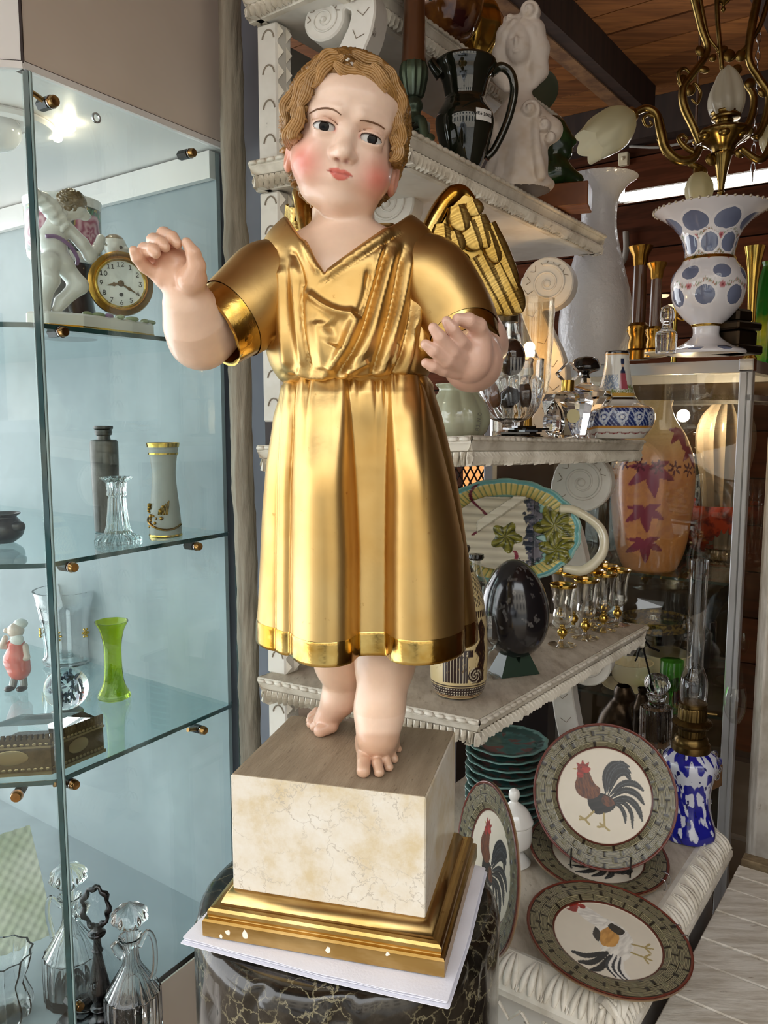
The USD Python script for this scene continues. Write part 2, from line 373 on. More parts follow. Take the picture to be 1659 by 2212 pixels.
# statue
mat('gilt_robe', 'd9b87a', 0.36, 1.0, col2='c49a56', scale=6, lo=0.35, hi=0.7, rough2=0.42, col3='9a6a34', scale3=70, lo3=0.66, hi3=0.78, bump=0.12, bscale=50, bdist=0.002)
mat('gilt_worn', '9a7038', 0.5, 0.8, col2='6f3f22', scale=40, lo=0.45, hi=0.6)
mat('gilt_burnished', 'd8b970', 0.18, 1.0, col2='b58630', scale=14, bump=0.25, bscale=40, bdist=0.002)
mat('gilt_wing', 'cdae68', 0.30, 1.0, col2='b8954c', scale=22, bump=0.1)
tinted('painted_skin', 0.34, coat=0.25, var=(45, 0.06), bump=0.06, bscale=70, sss=0.06)
tinted('painted_hair', 0.36, coat=0.3, var=(60, 0.2))
tinted('painted', 0.35, coat=0.4)
tinted('painted_gloss', 0.12, coat=0.6)
tinted('painted_matt', 0.7)
tinted('painted_wear', 0.62, var=(40, 0.2), bump=0.2)
mat('eye_white', 'c6c5c2', 0.2, spec=0.4)
mat('iris', '1a110d', 0.22, spec=0.25)
mat('pupil', '040303', 0.15, spec=0.3)
mat('brow_paint', '6d4a30', 0.5); mat('lash_paint', '3a2418', 0.5)
mat('white_chip', 'e8e2d4', 0.7); mat('crystal_flake', 'd8d4cc', 0.1, coat=1)
mat('street', '8d8c88', 0.8, col2='7c7b78', scale=2); mat('facade', 'd8cfc0', 0.8, col2='c9bfae', scale=1.5); mat('window_dark', '2a3038', 0.1); mat('car_paint', '9a9ea3', 0.2, 0.6)
mat('wall_board', '62331c', 0.8, spec=0.15, col2='4c2610', scale=3, stretch=(1, 1, 9)); mat('wall_board_dark', '522b18', 0.8, spec=0.15, col2='3c1f0e', scale=3, stretch=(1, 1, 9))
# plinth, column, cloth
def marble(name, base, veins, scale, width, rough, cloud=None, dist=1.6):
    N = {'tc': ('texture_coordinate', {}), 'dn': ('noise_texture', {'scale': scale * 0.9, 'detail': 5.0, 'roughness': 0.65}), 'ms': ('vector_math', {'math_type': 'scale', 'scale': dist / scale}), 'ad': ('vector_math', {'math_type': 'add'}),
         'v': ('voronoi_texture', {'feature': 'distance_to_edge', 'scale': scale}), 'mr': ('map_range', {'from_min': 0.0, 'from_max': width, 'to_min': 1.0, 'to_max': 0.0, 'clamp': True}),
         'pn': ('noise_texture', {'scale': scale * 0.45, 'detail': 3.0}), 'pm': ('map_range', {'from_min': 0.42, 'from_max': 0.62, 'to_min': 0.0, 'to_max': 1.0, 'clamp': True}), 'mu': ('math', {'math_type': 'multiply'}),
         'cn': ('noise_texture', {'scale': scale * 0.5, 'detail': 6.0, 'roughness': 0.7}), 'cr': ('rgb_ramp', {'ramp': [(0.38, srgb(base[0])), (0.52, srgb(base[1])), (0.66, srgb(base[2]))]}),
         'm': ('mix_color', {'b': srgb(veins)}), 'p': ('principled_bsdf', {'roughness': rough, 'coat_weight': 0.2})}
    raw(name, N, [('tc.object', 'dn.vector'), ('dn.color', 'ms.vector1'), ('ms.vector', 'ad.vector1'), ('tc.object', 'ad.vector2'), ('ad.vector', 'v.vector'), ('v.distance', 'mr.value'), ('tc.object', 'pn.vector'), ('pn.fac', 'pm.value'),
                  ('mr.result', 'mu.value1'), ('pm.result', 'mu.value2'), ('tc.object', 'cn.vector'), ('cn.fac', 'cr.fac'), ('cr.color', 'm.a'), ('mu.value', 'm.fac'), ('m.result', 'p.base_color')])
marble('plinth_marble', ('cdbb98', 'd9cfbd', 'dfd9cd'), 'b5aa9a', 26, 0.026, 0.35)
mat('plinth_top', '9b8a72', 0.55, col2='8b7a63', scale=9, stretch=(6, 1, 1), col3='6d5d49', scale3=50, lo3=0.60, hi3=0.70, bump=0.4, bscale=60)
marble('green_marble', ('12100c', '221d16', '37322a'), '857d62', 40, 0.060, 0.16)
mat('gilt_base', 'cfae74', 0.30, 1.0, col2='b08d50', scale=10, stretch=(1, 1, 3), col3='7c4a25', scale3=38, lo3=0.66, hi3=0.74)
mat('cloth_white', 'e3e2ea', 0.9, bump=0.3, bscale=300, bdist=0.0008)
# wares
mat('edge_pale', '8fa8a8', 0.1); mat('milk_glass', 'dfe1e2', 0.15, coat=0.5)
mat('pewter', '5b5a58', 0.32, 0.9, col2='474542', scale=12, bump=0.1); mat('pewter_pale', '8f8d88', 0.3, 0.6); mat('tarnish', '4a494a', 0.2, 1.0, col2='353436', scale=14)
glass('crystal', (0.97, 0.98, 0.98)); glass('green_glass', (0.62, 0.74, 0.05), 0.0, 1.35); glass('clear_thin', (0.93, 0.93, 0.91), thin=0.22); glass('clear_warm', (0.96, 0.93, 0.86), thin=0.22); glass('green_thin', (0.35, 0.85, 0.25), thin=0.2); glass('amber_thin', (0.85, 0.45, 0.12), thin=0.2); glass('purple_thin', (0.45, 0.12, 0.5), thin=0.2); glass('mint_thin', (0.45, 0.75, 0.6), thin=0.2)
mat('frosted', 'c9cac4', 0.4, transl=0.35); mat('gilt_bright', 'd9b45a', 0.15, 1.0); mat('gilt_dark', '9a7433', 0.25, 1.0, col2='7d5a22', scale=16)
mat('blue_slate', '55677a', 0.15, 0.3); mat('old_brass', '6e5d42', 0.35, 0.9, col2='54452f', scale=20); mat('old_brass_pale', '9b8864', 0.3, 0.9)
mat('porcelain_white', 'e8e5df', 0.08, coat=0.6); mat('porcelain_skin', 'e6cdbd', 0.1, coat=0.6); mat('porcelain_grey', '8b837d', 0.15, coat=0.5); mat('coral_glaze', 'e0695a', 0.1, coat=0.6); mat('pink_glaze', 'cfa89a', 0.15, coat=0.5, col2='b98d7c', scale=8); mat('pink_line', 'b5877a', 0.3)
mat('hair_glaze', '8a7350', 0.15, coat=0.5, col2='6d5a3c', scale=20); mat('lilac_glaze', '96759f', 0.15, coat=0.5); mat('leaf_glaze', '8f9c74', 0.2, coat=0.4); mat('dial_white', 'e4e6e2', 0.08, coat=0.6); mat('ink', '1c1a18', 0.5); mat('ink_gold', '5a4426', 0.35, 0.6)
mat('woven', 'e9e7d8', 0.8, col2='cdd3b8', scale=5, bump=0.4, bscale=80)
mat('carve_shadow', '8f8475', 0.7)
mat('aluminium', 'c6c7c9', 0.35, 0.55); mat('mirror_dark', '6a5a46', 0.08, 0.8); mat('glass_edge_dark', '22302c', 0.1)
tinted('painted_orange', 0.22, coat=0.4, bump=0.2, bscale=120); mat('red_bowl', 'b8452a', 0.2, coat=0.5, col2='6a1f1c', scale=30, lo=0.45, hi=0.6); mat('ribbed_grey', '8b8174', 0.2, transl=0.3); mat('cream', 'e3d8b8', 0.2, coat=0.4); mat('gilt_scroll', 'b79a4c', 0.3, 0.7, col2='4c3d1c', scale=90, lo=0.45, hi=0.55)
mat('black_glass', '14110f', 0.06, coat=0.6); mat('brown_glaze', '4a2e1c', 0.2, coat=0.4); emitter('bulb_case', (1.0, 0.78, 0.48), 300.0)
mat('porcelain_rim', 'f0eef2', 0.1, coat=0.6); mat('blue_glass', '76809d', 0.03, coat=1.0, col2='69728f', scale=6); mat('gilt_pearl', 'cfc4b0', 0.2, 0.5); mat('brown_shaft', '5a3822', 0.2, coat=0.5, col2='432716', scale=6, stretch=(1, 1, 0.2)); mat('opaline', 'f4f4f6', 0.2, transl=0.30, bump=0.8, bscale=22, bdist=0.012, coat=0.3)
mat('green_amber', '1f6b22', 0.08, coat=0.8, transl=0.4, col2='b9b02a', scale=5, lo=0.42, hi=0.58); mat('dark_bronze', '3a2c1c', 0.35, 0.8, col2='2a2015', scale=20); mat('warm_pan', 'f0d9b0', 0.2, emit=0.8)
mat('green_stone', '23382b', 0.35, coat=0.2); mat('green_stone_gloss', '1d3018', 0.15, coat=0.5, col2='2f4a22', scale=12); mat('cream_glaze', 'd8d0b4', 0.1, coat=0.6); glass('clear_goblet', (0.96, 0.94, 0.90), thin=0.26); glass('clear_chimney', (0.95, 0.94, 0.92), thin=0.20)
mat('celadon', 'b9bba2', 0.1, coat=0.6, col2='a9ac92', scale=8); mat('ink_faint', '6a6a5e', 0.5); mat('brown_stone', '3d2a20', 0.06, coat=0.8, col2='1e1512', scale=9); mat('amber_stone', '8a4f1e', 0.08, coat=0.6, col2='5c3214', scale=8); mat('brown_stone2', '4f3828', 0.08, coat=0.6, col2='2d1f18', scale=8); mat('dark_stone', '1d1817', 0.06, coat=0.8)
mat('label_cream', 'd9cf9f', 0.6); mat('label_white', 'ecebe8', 0.6); mat('verdigris', '3c463a', 0.3, 0.6, col2='54634f', scale=14, bump=0.3, bscale=60); mat('dark_glaze', '16180f', 0.05, coat=1.0, col2='20241a', scale=5); mat('orange_wood', '8a4f26', 0.45, col2='6f3d1c', scale=8, stretch=(1, 6, 1))
mat('ruby_lustre', '3d0f10', 0.1, 0.3, coat=0.8, col2='8a5a24', scale=12); mat('olive_glass', '5c6450', 0.12, coat=0.5, transl=0.3)
tinted('painted_plate', 0.30, coat=0.12, var=(30, 0.04)); mat('black_wire', '26221f', 0.35, 0.8); mat('lamp_brass', '7a6238', 0.28, 0.9, col2='574524', scale=20); mat('chand_brass', 'a38a52', 0.26, 1.0, col2='7a6234', scale=16); mat('shade_glass', 'e0d9c6', 0.15, transl=0.4, coat=0.5); mat('shade_cream', 'd9d2b2', 0.25, transl=0.5, coat=0.3); mat('wire_grey', '9a948a', 0.6)
emitter('lantern_glow', (1.0, 0.42, 0.14), 0.9)
# ---------------------------------------------------------------- the room
D1 = np.array([math.sin(math.radians(36)), math.cos(math.radians(36)), 0.0])      # away to the right
D2 = np.array([-D1[1], D1[0], 0.0])                                                # away to the left
UP = np.array([0, 0, 1.0])
def slab(a, b, t, z0, z1, off=0.0):     # an upright board from plan point a to b, thickness t away from us
    a, b = np.asarray(a, float)[:2], np.asarray(b, float)[:2]; u = (b - a) / np.linalg.norm(b - a); n = np.array([-u[1], u[0]])
    if n @ (a + b) < 0: n = -n
    q = [a + n * off, b + n * off, b + n * (off + t), a + n * (off + t)]
    return prism(Polygon(q), z1 - z0, z0)
CEIL = 2.85
struct('floor', bx(0.3, 2.3, -0.05, 6.2, 6.6, 0.1), 'floor_tile', label='brown tiled shop floor')
struct('floor', bx(0, -12.0, -0.10, 50, 22.0, 0.1), 'street', label='grey street outside')
WB = onz(1310, 250, CEIL)                                  # where the boarded back wall meets the ceiling
w0, w1 = WB + D2 * 3.0, WB - D2 * 2.6
struct('wall_back', slab(w0, w1, 0.1, 0, CEIL, 0.03), 'dark_wall', label='dark boarded back wall')
wb_par = None
wallb = part('wall_boards', slab(w0, w1, 0.012, 0, 0.02, 0.0), 'dark_wall'); wallb.SetCustomDataByKey('kind', 'structure')
for k in range(14):                                         # wide boards of the back wall
    z0 = 0.05 + k * 0.2; part('board', slab(w0 + UP * 0, w1, 0.022, z0, z0 + 0.193, 0.0), ('wall_board', 'wall_board_dark')[k % 2], wallb)
struct('wall_right', slab(w1, w1 - D1 * 3.1, 0.1, 0, CEIL), 'dark_wall')
VA = np.array([-0.335, 1.800, 0])                            # the plaster wall behind the vitrine runs away to the left
struct('wall_left', slab(VA - D2 * 0.10, VA + D2 * 2.2, 0.08, 0, CEIL), 'plaster_lilac', label='lilac grey plaster wall behind the vitrine')
# ceiling: deck of boards on two beams
deck = struct('ceiling', prism(Polygon([(-2.9, -0.45), (3.3, -0.45), (3.3, 5.6), (-2.9, 5.6)]), 0.04, CEIL + 0.03), 'beam_dark', label='boarded wooden ceiling')
rc = random.Random(3); O = WB[:2]
for k in range(26):
    t = -0.02 - k * 0.145; a, b = O + D1[:2] * (t - 0.139) + D2[:2] * 2.6, O + D1[:2] * t + D2[:2] * 2.6
    q = Polygon([a, a - D2[:2] * 5.2, b - D2[:2] * 5.2, b]).intersection(sbox(-2.9, -0.45, 3.3, 5.6))
    if q.is_empty: continue
    c = np.array([*O, 0]) + D1 * (t - 0.07)
    part('plank', prism(q, 0.02, CEIL + 0.005 * rc.random()), ('ceiling_wood', 'ceiling_wood_dark')[rc.random() < 0.4], deck)
def beam(px, py, w, h, L0, L1, m, lab):
    c = onz(px, py, CEIL - h); a, b = c - D1 * L0, c + D1 * L1; s = D2 * w / 2
    q = prism(Polygon([(a + s)[:2], (a - s)[:2], (b - s)[:2], (b + s)[:2]]), h + 0.002, CEIL - h)
    tag(part('ceiling_beam', q, m), kind='structure').SetCustomDataByKey('label', lab)
beam(1232, 101, 0.050, 0.12, 2.2, 0.80, 'beam_dark', 'dark squared ceiling beam'); beam(1187, 101, 0.056, 0.125, 2.2, 0.78, 'beam_rough', 'rough sawn batten along the dark beam'); beam(1652, 10, 0.06, 0.12, 2.0, 0.6, 'beam_dark', 'dark ceiling beam by the chandelier')
wp = slab(WB + D2 * 3.0, WB - D2 * 2.6, 0.10, CEIL - 0.16, CEIL, -0.10); tag(part('wall_plate', wp, 'beam_dark'), kind='structure')
# weathered pole between wall and shelves
pc = at(523, 1000, 1.64)
th_ = np.arange(28) / 28 * 2 * PI; zs = np.linspace(0, CEIL, 110); P = np.zeros((110, 28, 3))
for i, z in enumerate(zs):
    q = np.stack([np.cos(th_) * 2.2, np.sin(th_) * 2.2, np.full(28, z * 5.0)], 1); r = 0.0215 + 0.010 * (fbm(q, 3, 2) - 0.5) + 0.010 * (fbm(q * [2, 2, 4], 3, 5) - 0.5) + 0.006 * math.exp(-((z - 1.84) / 0.02) ** 2)
    P[i] = np.stack([pc[0] + r * np.cos(th_) + 0.006 * math.sin(z * 2.1), pc[1] + r * np.sin(th_), np.full(28, z)], 1)
struct('trim_1', sheet(P, True), 'old_post', smooth=True, label='weathered grey wooden pole in the corner')
# jamb and glass of the shop door at the right
jc = at(1652, 1500, 1.95)
struct('door_1', bx(jc[0] + 0.02, jc[1] + 0.02, 1.05, 0.055, 0.05, 2.1, 0.004), 'plank_paint', label='white painted door jamb at the right edge')
# out in the street, seen in the reflections of the glass and the gilding
struct('facade', bx(0, -11.0, 4.0, 44, 0.6, 8.0), 'facade', label='pale house front across the street')
fac = tag(UsdGeom.Xform.Define(stage, '/World/window_row'), kind='structure')
for k in range(-6, 7): part('window_pane', bx(k * 2.6, -10.66, 2.2, 1.1, 0.1, 1.7), 'window_dark', fac.GetPrim()); part('window_pane', bx(k * 2.6, -10.66, 5.2, 1.1, 0.1, 1.7), 'window_dark', fac.GetPrim())
car = thing('car', 'silver grey parked car out in the street, mirrored in the vitrine glass', 'car', (-1.9, -5.2, 0))
cs = [(-2.1, 0.35), (-2.1, 0.75), (-1.5, 0.88), (-0.9, 0.95), (-0.35, 1.42), (0.9, 1.46), (1.6, 1.02), (2.1, 0.92), (2.15, 0.4)]
part('body', frame(prism(Polygon(cs).buffer(0.06).buffer(-0.03), 1.7), (0, 0.85, 0), (1, 0, 0), (0, 0, 1), (0, -1, 0)), 'car_paint', car)
wn = [(-0.72, 0.99), (-0.28, 1.36), (0.84, 1.39), (1.34, 1.03)]
part('side_window', frame(prism(Polygon(wn), 1.76), (0, 0.88, 0), (1, 0, 0), (0, 0, 1), (0, -1, 0)), 'window_dark', car)
for x in (-1.35, 1.35):
    for y in (-0.75, 0.75): part('wheel', frame(lathe([(0, -0.1), (0.32, -0.1), (0.33, 0), (0.32, 0.1), (0, 0.1)], 28), (x, y, 0.33), (1, 0, 0), (0, 0, 1), (0, -1, 0)), 'black_plastic', car)
# ---------------------------------------------------------------- the gilded angel
ZP = 1.06                                        # top of its plinth
YS = 1.03
ROOT = np.array([-0.035, YS, ZP])
statue = thing('angel_statue', 'carved child angel statue in a gilded robe with painted face, raised hand and gold wings', 'statue', ROOT)
def J(px, py, dY=0.0): return at(px, py, YS + dY)
def proj(v):
    p = np.asarray(v, float) - [0, 0, CAMZ]
    zc = p[:, 1] * CT - p[:, 2] * ST; yc = p[:, 1] * ST + p[:, 2] * CT
    return np.stack([829.5 + FPX * p[:, 0] / zc, 1106 - FPX * yc / zc], 1)
def loc_(m): v, f = cat_(m); return v - ROOT, f
def sculpt(m, folds, front=True):
    """Pushes the surface in and out along carved fold lines: (polyline, depth, half-width, kind)."""
    v, f = cat_(m); n = vnorm(v, f); P = proj(v); d = np.zeros(len(v))
    fac = sstep(-n[:, 1], -0.15, 0.35) if front else np.ones(len(v))
    for line, amp, w, *k in folds:
        ln = curve(line, 5) if len(line) > 2 else np.asarray(line, float)
        b, par, side = polydist(P, ln); kind = k[0] if k else 'g'
        if kind == 'g': e = np.exp(-(b / w) ** 2)
        elif kind == 's': e = np.where(b < 3 * w, np.exp(-np.abs(b) / (0.6 * w)), 0)             # sharp crease
        elif kind in ('l', 'r'):                                                            # a step: full on one side of the line, fading away
            sg = side if kind == 'l' else -side
            e = np.where(sg > 0, np.exp(-(b / w) ** 2), np.exp(-(b / (0.18 * w)) ** 2))
        ends = sstep(par, 0.0, 0.1) * sstep(1 - par, 0.0, 0.1) if kind != 'n' else 1
        d += amp * e * (0.25 + 0.75 * ends)
    return v + n * (d * fac)[:, None], f

# ---- head frame: u to the viewer's right, v up, w out of the face
HC = J(748, 300, -0.070)
_d = (HC - [0, 0, CAMZ]) / np.linalg.norm(HC - [0, 0, CAMZ])
_w = -_d; _u = np.cross(_d, [0, 0, 1]); _u /= np.linalg.norm(_u); _v = np.cross(_u, _d)
pit = math.radians(6)
_w, _v = _w * math.cos(pit) + _v * math.sin(pit), _v * math.cos(pit) - _w * math.sin(pit)
rl = math.radians(-12.0)
HU, HV, HW = _u * math.cos(rl) + _v * math.sin(rl), -_u * math.sin(rl) + _v * math.cos(rl), _w
HC = HC - HW * 0.060
HM = np.stack([HU, HV, HW])
def toh(p): return ((p - HC.astype(np.float32)) @ HM.T.astype(np.float32))
def fromh(q): return np.asarray(q, float) @ HM + HC
EYE = [(-0.0265, 0.0072), (0.0270, 0.0060)]
EW = 0.0495; ER = 0.0150
def warp(q):
    q = q.copy(); v = q[:, 1]
    q[:, 1] = v + 0.207 * np.minimum(v + 0.02, 0) + 0.212 * np.maximum(v - 0.03, 0)
    return q
def skull(q):
    d = s_ell(q, (-0.004, 0.024, -0.018), (0.0675, 0.088, 0.080))
    d = smin(d, s_ell(q, (0.0015, -0.036, 0.012), (0.0555, 0.0545, 0.051)), 0.030)
    return d
def head_sdf(q):
    q = warp(q)
    d = skull(q)
    d = smin(d, s_ell(q, (0, 0.046, 0.030), (0.052, 0.036, 0.036)), 0.02)                 # forehead
    for s in (-1, 1):
        d = smin(d, s_ball(q, (s * 0.030, -0.036, 0.034), 0.0245), 0.020)                # cheeks
        d = smin(d, s_cap(q, (s * 0.012, 0.0245, 0.0655), (s * 0.040, 0.021, 0.050), 0.0034, 0.0034), 0.018)   # brow
    for s in (-1, 1): d = smin(d, s_ball(q, (s * 0.027, -0.0135, 0.0475), 0.0135), 0.012)       # fullness under the eyes
    d = smin(d, s_ball(q, (0.001, -0.043, 0.045), 0.020), 0.016)                          # muzzle
    d = smin(d, s_ball(q, (0.003, -0.0720, 0.0415), 0.0175), 0.014)                        # chin
    d = smin(d, s_ell(q, (0.003, -0.070, 0.016), (0.0445, 0.0225, 0.037)), 0.012)           # under the chin
    for (eu, ev), s in zip(EYE, (-1, 1)):                                                 # sockets
        d = smax(d, -s_ell(q, (eu - s * 0.003, ev + 0.001, 0.0758), (0.0170, 0.0108, 0.0120)), 0.010)
    d = smin(d, s_cap(q, (0, 0.014, 0.0570), (0, -0.010, 0.0690), 0.0058, 0.0078), 0.011)  # nose
    d = smin(d, s_ball(q, (0, -0.0155, 0.0735), 0.0097), 0.007)
    for s in (-1, 1): d = smin(d, s_ell(q, (s * 0.0095, -0.0188, 0.0660), (0.0064, 0.0060, 0.0075)), 0.005)
    for s in (-1, 1): d = smax(d, -s_ell(q, (s * 0.0050, -0.0248, 0.0700), (0.0030, 0.0030, 0.0036)), 0.002)
    d = smax(d, -s_cap(q, (0, -0.028, 0.0700), (0.0005, -0.0345, 0.0700), 0.0022, 0.0028), 0.004)            # philtrum
    for s in (-1, 1):                                                                     # lips
        d = smin(d, s_cap(q, (s * 0.0028, -0.0372, 0.0655), (s * 0.0140, -0.0410, 0.0585), 0.0034, 0.0014), 0.0035)
    d = smin(d, s_cap(q, (-0.0050, -0.0456, 0.0640), (0.0058, -0.0456, 0.0640), 0.0040, 0.0040), 0.0045)
    ln = s_chain(q, [(-0.0150, -0.0414, 0.0625), (-0.006, -0.0408, 0.0690), (0.0005, -0.0415, 0.0700), (0.007, -0.0410, 0.0690), (0.0155, -0.0418, 0.0625)], [0.0007, 0.0011, 0.0012, 0.0011, 0.0007], 0.001)
    d = smax(d, -ln, 0.0015)
    for (eu, ev), s in zip(EYE, (-1, 1)):                                                 # lids round the eyeball, open in an almond
        lid = s_ball(q, (eu, ev, EW), ER + 0.0016)
        lid = np.maximum(lid, -(q[:, 2] - 0.050))
        d = smin(d, lid, 0.004)
        fl = np.maximum(np.maximum(s_ball(q, (eu, ev, EW), ER + 0.0045), -s_ball(q, (eu, ev, EW), ER + 0.0002)), np.abs(q[:, 1] - (ev + 0.0092 - 22.0 * (q[:, 0] - eu) ** 2)) - 0.0007)
        d = smax(d, -np.maximum(fl, np.abs(q[:, 0] - eu) - 0.0150), 0.0014)
        x = (q[:, 0] - eu) / 0.0128; y = q[:, 1] - (ev - 0.0006) + s * 0.05 * (q[:, 0] - eu)
        hgt = np.where(y > 0, 0.0048, 0.0040) * np.sqrt(np.clip(1 - x * x, 0, 1))
        al = np.where(np.abs(x) < 1, np.abs(y) - hgt, 0.004)
        al = np.maximum(al, s_ball(q, (eu, ev, EW), ER + 0.008)); al = np.maximum(al, 0.05 - q[:, 2])
        d = smax(d, -al, 0.0010)
    for s in (-1, 1):                                                                     # ears
        c = (s * 0.0645, -0.026, -0.010)
        e = s_ell(q, c, (0.0075, 0.025, 0.015)); e = smax(e, -s_ell(q, (s * 0.0705, -0.024, -0.004), (0.006, 0.017, 0.009)), 0.003)
        d = smin(d, e, 0.005)
    return d
NECK0, NECK1 = J(742, 415, 0.02), J(745, 560, 0.005)
def bust_sdf(p):
    d = head_sdf(toh(p))
    d = smin(d, s_cap(p, J(742, 360, 0.050), J(741, 530, 0.018), 0.039, 0.0395), 0.003)
    d = smin(d, s_ell(p, J(750, 630, 0.0), (0.088, 0.064, 0.088)), 0.022)
    return smin(d, s_cap(p, J(650, 575, 0.01), J(850, 575, 0.01), 0.036, 0.036), 0.024)
b0, b1 = np.array([-0.16, 0.93, 1.62]), np.array([0.09, 1.16, 1.95])
# ---- hands, arms, legs
def hand_mesh(fn, pts, h=0.0013, pad=0.02):
    pts = np.array(pts); return sdf_mesh(fn, pts.min(0) - pad, pts.max(0) + pad, h)
AL = dict(el=J(433, 728, -0.045), mid=J(420, 690, -0.07), wr=J(403, 632, -0.095), palm=J(383, 580, -0.105), pt=J(352, 555, -0.10))
def f3(*a): return [J(*x) for x in a]
LF = [  # raised hand: pinky, ring, middle, index curl towards us over the top of the palm, thumb stands
    (f3((345, 598, -0.105), (312, 575, -0.115), (296, 556, -0.125), (289, 542, -0.130)), [0.0078, 0.0072, 0.0066, 0.0054]),
    (f3((352, 575, -0.098), (322, 552, -0.100), (313, 540, -0.118), (330, 540, -0.136), (336, 547, -0.138)), [0.0082, 0.0080, 0.0080, 0.0068, 0.0058]),
    (f3((365, 560, -0.093), (345, 532, -0.090), (332, 520, -0.104), (348, 525, -0.126), (357, 534, -0.130)), [0.0084, 0.0082, 0.0080, 0.0068, 0.0056]),
    (f3((383, 552, -0.090), (368, 522, -0.085), (354, 506, -0.096), (372, 513, -0.118), (383, 526, -0.122)), [0.0084, 0.0082, 0.0080, 0.0068, 0.0056]),
    (f3((412, 605, -0.118), (424, 575, -0.122), (418, 548, -0.128), (403, 524, -0.128)), [0.0150, 0.0105, 0.0080, 0.0056])]
def arm_l(p):
    d = s_chain(p, [J(560, 620, 0), AL['el'], AL['mid'], J(405, 650, -0.09), AL['wr']], [0.040, 0.0345, 0.0315, 0.0215, 0.0185], 0.02)
    d = smin(d, s_ell(p, J(384, 588, -0.103), (0.0235, 0.0130, 0.0270), rot([0, 1, 0], math.radians(-28)).T), 0.012)
    d = smin(d, s_cap(p, AL['wr'], J(365, 570, -0.100), 0.0165, 0.0130), 0.008)
    d = smin(d, s_ball(p, J(418, 600, -0.114), 0.0150), 0.010)
    d = smin(d, s_ball(p, J(352, 596, -0.104), 0.0120), 0.008)
    d = smax(d, -s_chain(p, f3((392, 572, -0.124), (377, 592, -0.124), (378, 618, -0.118)), [0.0015, 0.0018, 0.0012], 0.002), 0.004)
    d = smax(d, -s_chain(p, f3((367, 572, -0.122), (360, 590, -0.122), (349, 606, -0.118)), [0.001, 0.0014, 0.0010], 0.002), 0.004)
    for pts, r in LF: d = smin(d, s_chain(p, pts, r, 0.002), 0.0026)
    return d
RF = [
    (f3((1036, 728, -0.108), (1032, 705, -0.122), (1012, 693, -0.134), (989, 689, -0.140)), [0.0130, 0.0100, 0.0086, 0.0062]),
    (f3((1008, 756, -0.118), (993, 738, -0.134), (976, 710, -0.144), (965, 694, -0.146)), [0.0098, 0.0086, 0.0072, 0.0056]),
    (f3((1000, 778, -0.122), (976, 760, -0.140), (950, 728, -0.152), (936, 708, -0.155)), [0.0100, 0.0086, 0.0072, 0.0056]),
    (f3((992, 790, -0.120), (966, 778, -0.138), (937, 757, -0.150), (919, 744, -0.152)), [0.0098, 0.0082, 0.0070, 0.0056]),
    (f3((985, 802, -0.114), (958, 797, -0.128), (935, 790, -0.136), (920, 784, -0.138)), [0.0096, 0.0078, 0.0068, 0.0054])]
def arm_r(p):
    d = s_chain(p, [J(985, 640, 0.01), J(1030, 745, -0.01), J(1020, 782, -0.075), J(1014, 785, -0.105)], [0.038, 0.034, 0.0305, 0.0200], 0.02)
    d = smin(d, s_ell(p, J(1012, 768, -0.112), (0.0240, 0.0160, 0.0215)), 0.012)
    d = smin(d, s_ball(p, J(1030, 745, -0.104), 0.0150), 0.010)
    for k, (pts, r) in enumerate(RF): d = smin(d, s_chain(p, pts, r, 0.002), 0.0030 if k else 0.006)
    return d
TB = onz(790, 1672, ZP)[1] - YS                   # depth of the standing foot's toes
G1, G2 = onz(700, 1572, ZP), onz(672, 1568, ZP)
def Zf(px, py, z): return onz(px, py, ZP + z)
def legs(p):
    d = s_chain(p, [J(850, 1330, 0.0), J(832, 1430, -0.01), J(820, 1530, -0.03), J(816, 1588, -0.04)], [0.046, 0.035, 0.0285, 0.0275], 0.02)
    hl = Zf(818, 1572, 0.022)
    d = smin(d, s_chain(p, [hl, Zf(815, 1604, 0.020), Zf(813, 1622, 0.013)], [0.027, 0.0265, 0.0195], 0.012), 0.014)
    d = smin(d, s_cap(p, Zf(797, 1618, 0.014), Zf(838, 1602, 0.012), 0.0150, 0.0125), 0.008)
    for (a, b, r) in (((786, 1630), (785, 1665), 0.0088), ((811, 1632), (819, 1668), 0.0067), ((827, 1624), (840, 1657), 0.0060), ((840, 1612), (852, 1640), 0.0055), ((849, 1598), (860, 1618), 0.0052)):
        d = smin(d, s_chain(p, [Zf(*a, 0.014), Zf((a[0] + b[0]) / 2, (a[1] + b[1]) / 2, 0.0125), Zf(*b, r * 0.95)], [r * 1.1, r * 0.95, r], 0.002), 0.0016)
    d2 = s_chain(p, [J(725, 1340, 0.03), J(737, 1430, 0.05), J(744, 1482, 0.062)], [0.043, 0.033, 0.0235], 0.02)
    an = J(746, 1486, 0.064); bl = Zf(705, 1556, 0.016)
    d2 = smin(d2, s_chain(p, [an, J(733, 1508, 0.058), bl], [0.0225, 0.0225, 0.0180], 0.012), 0.012)
    d2 = smin(d2, s_cap(p, J(768, 1506, 0.080), J(738, 1490, 0.06), 0.017, 0.020), 0.012)
    for (a, b, r) in (((716, 1568), (692, 1578), 0.0095), ((700, 1558), (680, 1570), 0.0075), ((692, 1549), (672, 1564), 0.0068), ((688, 1542), (670, 1556), 0.0062), ((685, 1535), (671, 1548), 0.0056)):
        d2 = smin(d2, s_chain(p, [Zf(*a, 0.013), Zf(*b, r * 0.95)], [r * 1.05, r], 0.002), 0.0035)
    d = np.minimum(d, d2)
    return smax(d, -(p[:, 2] - ZP - 0.0006), 0.002)
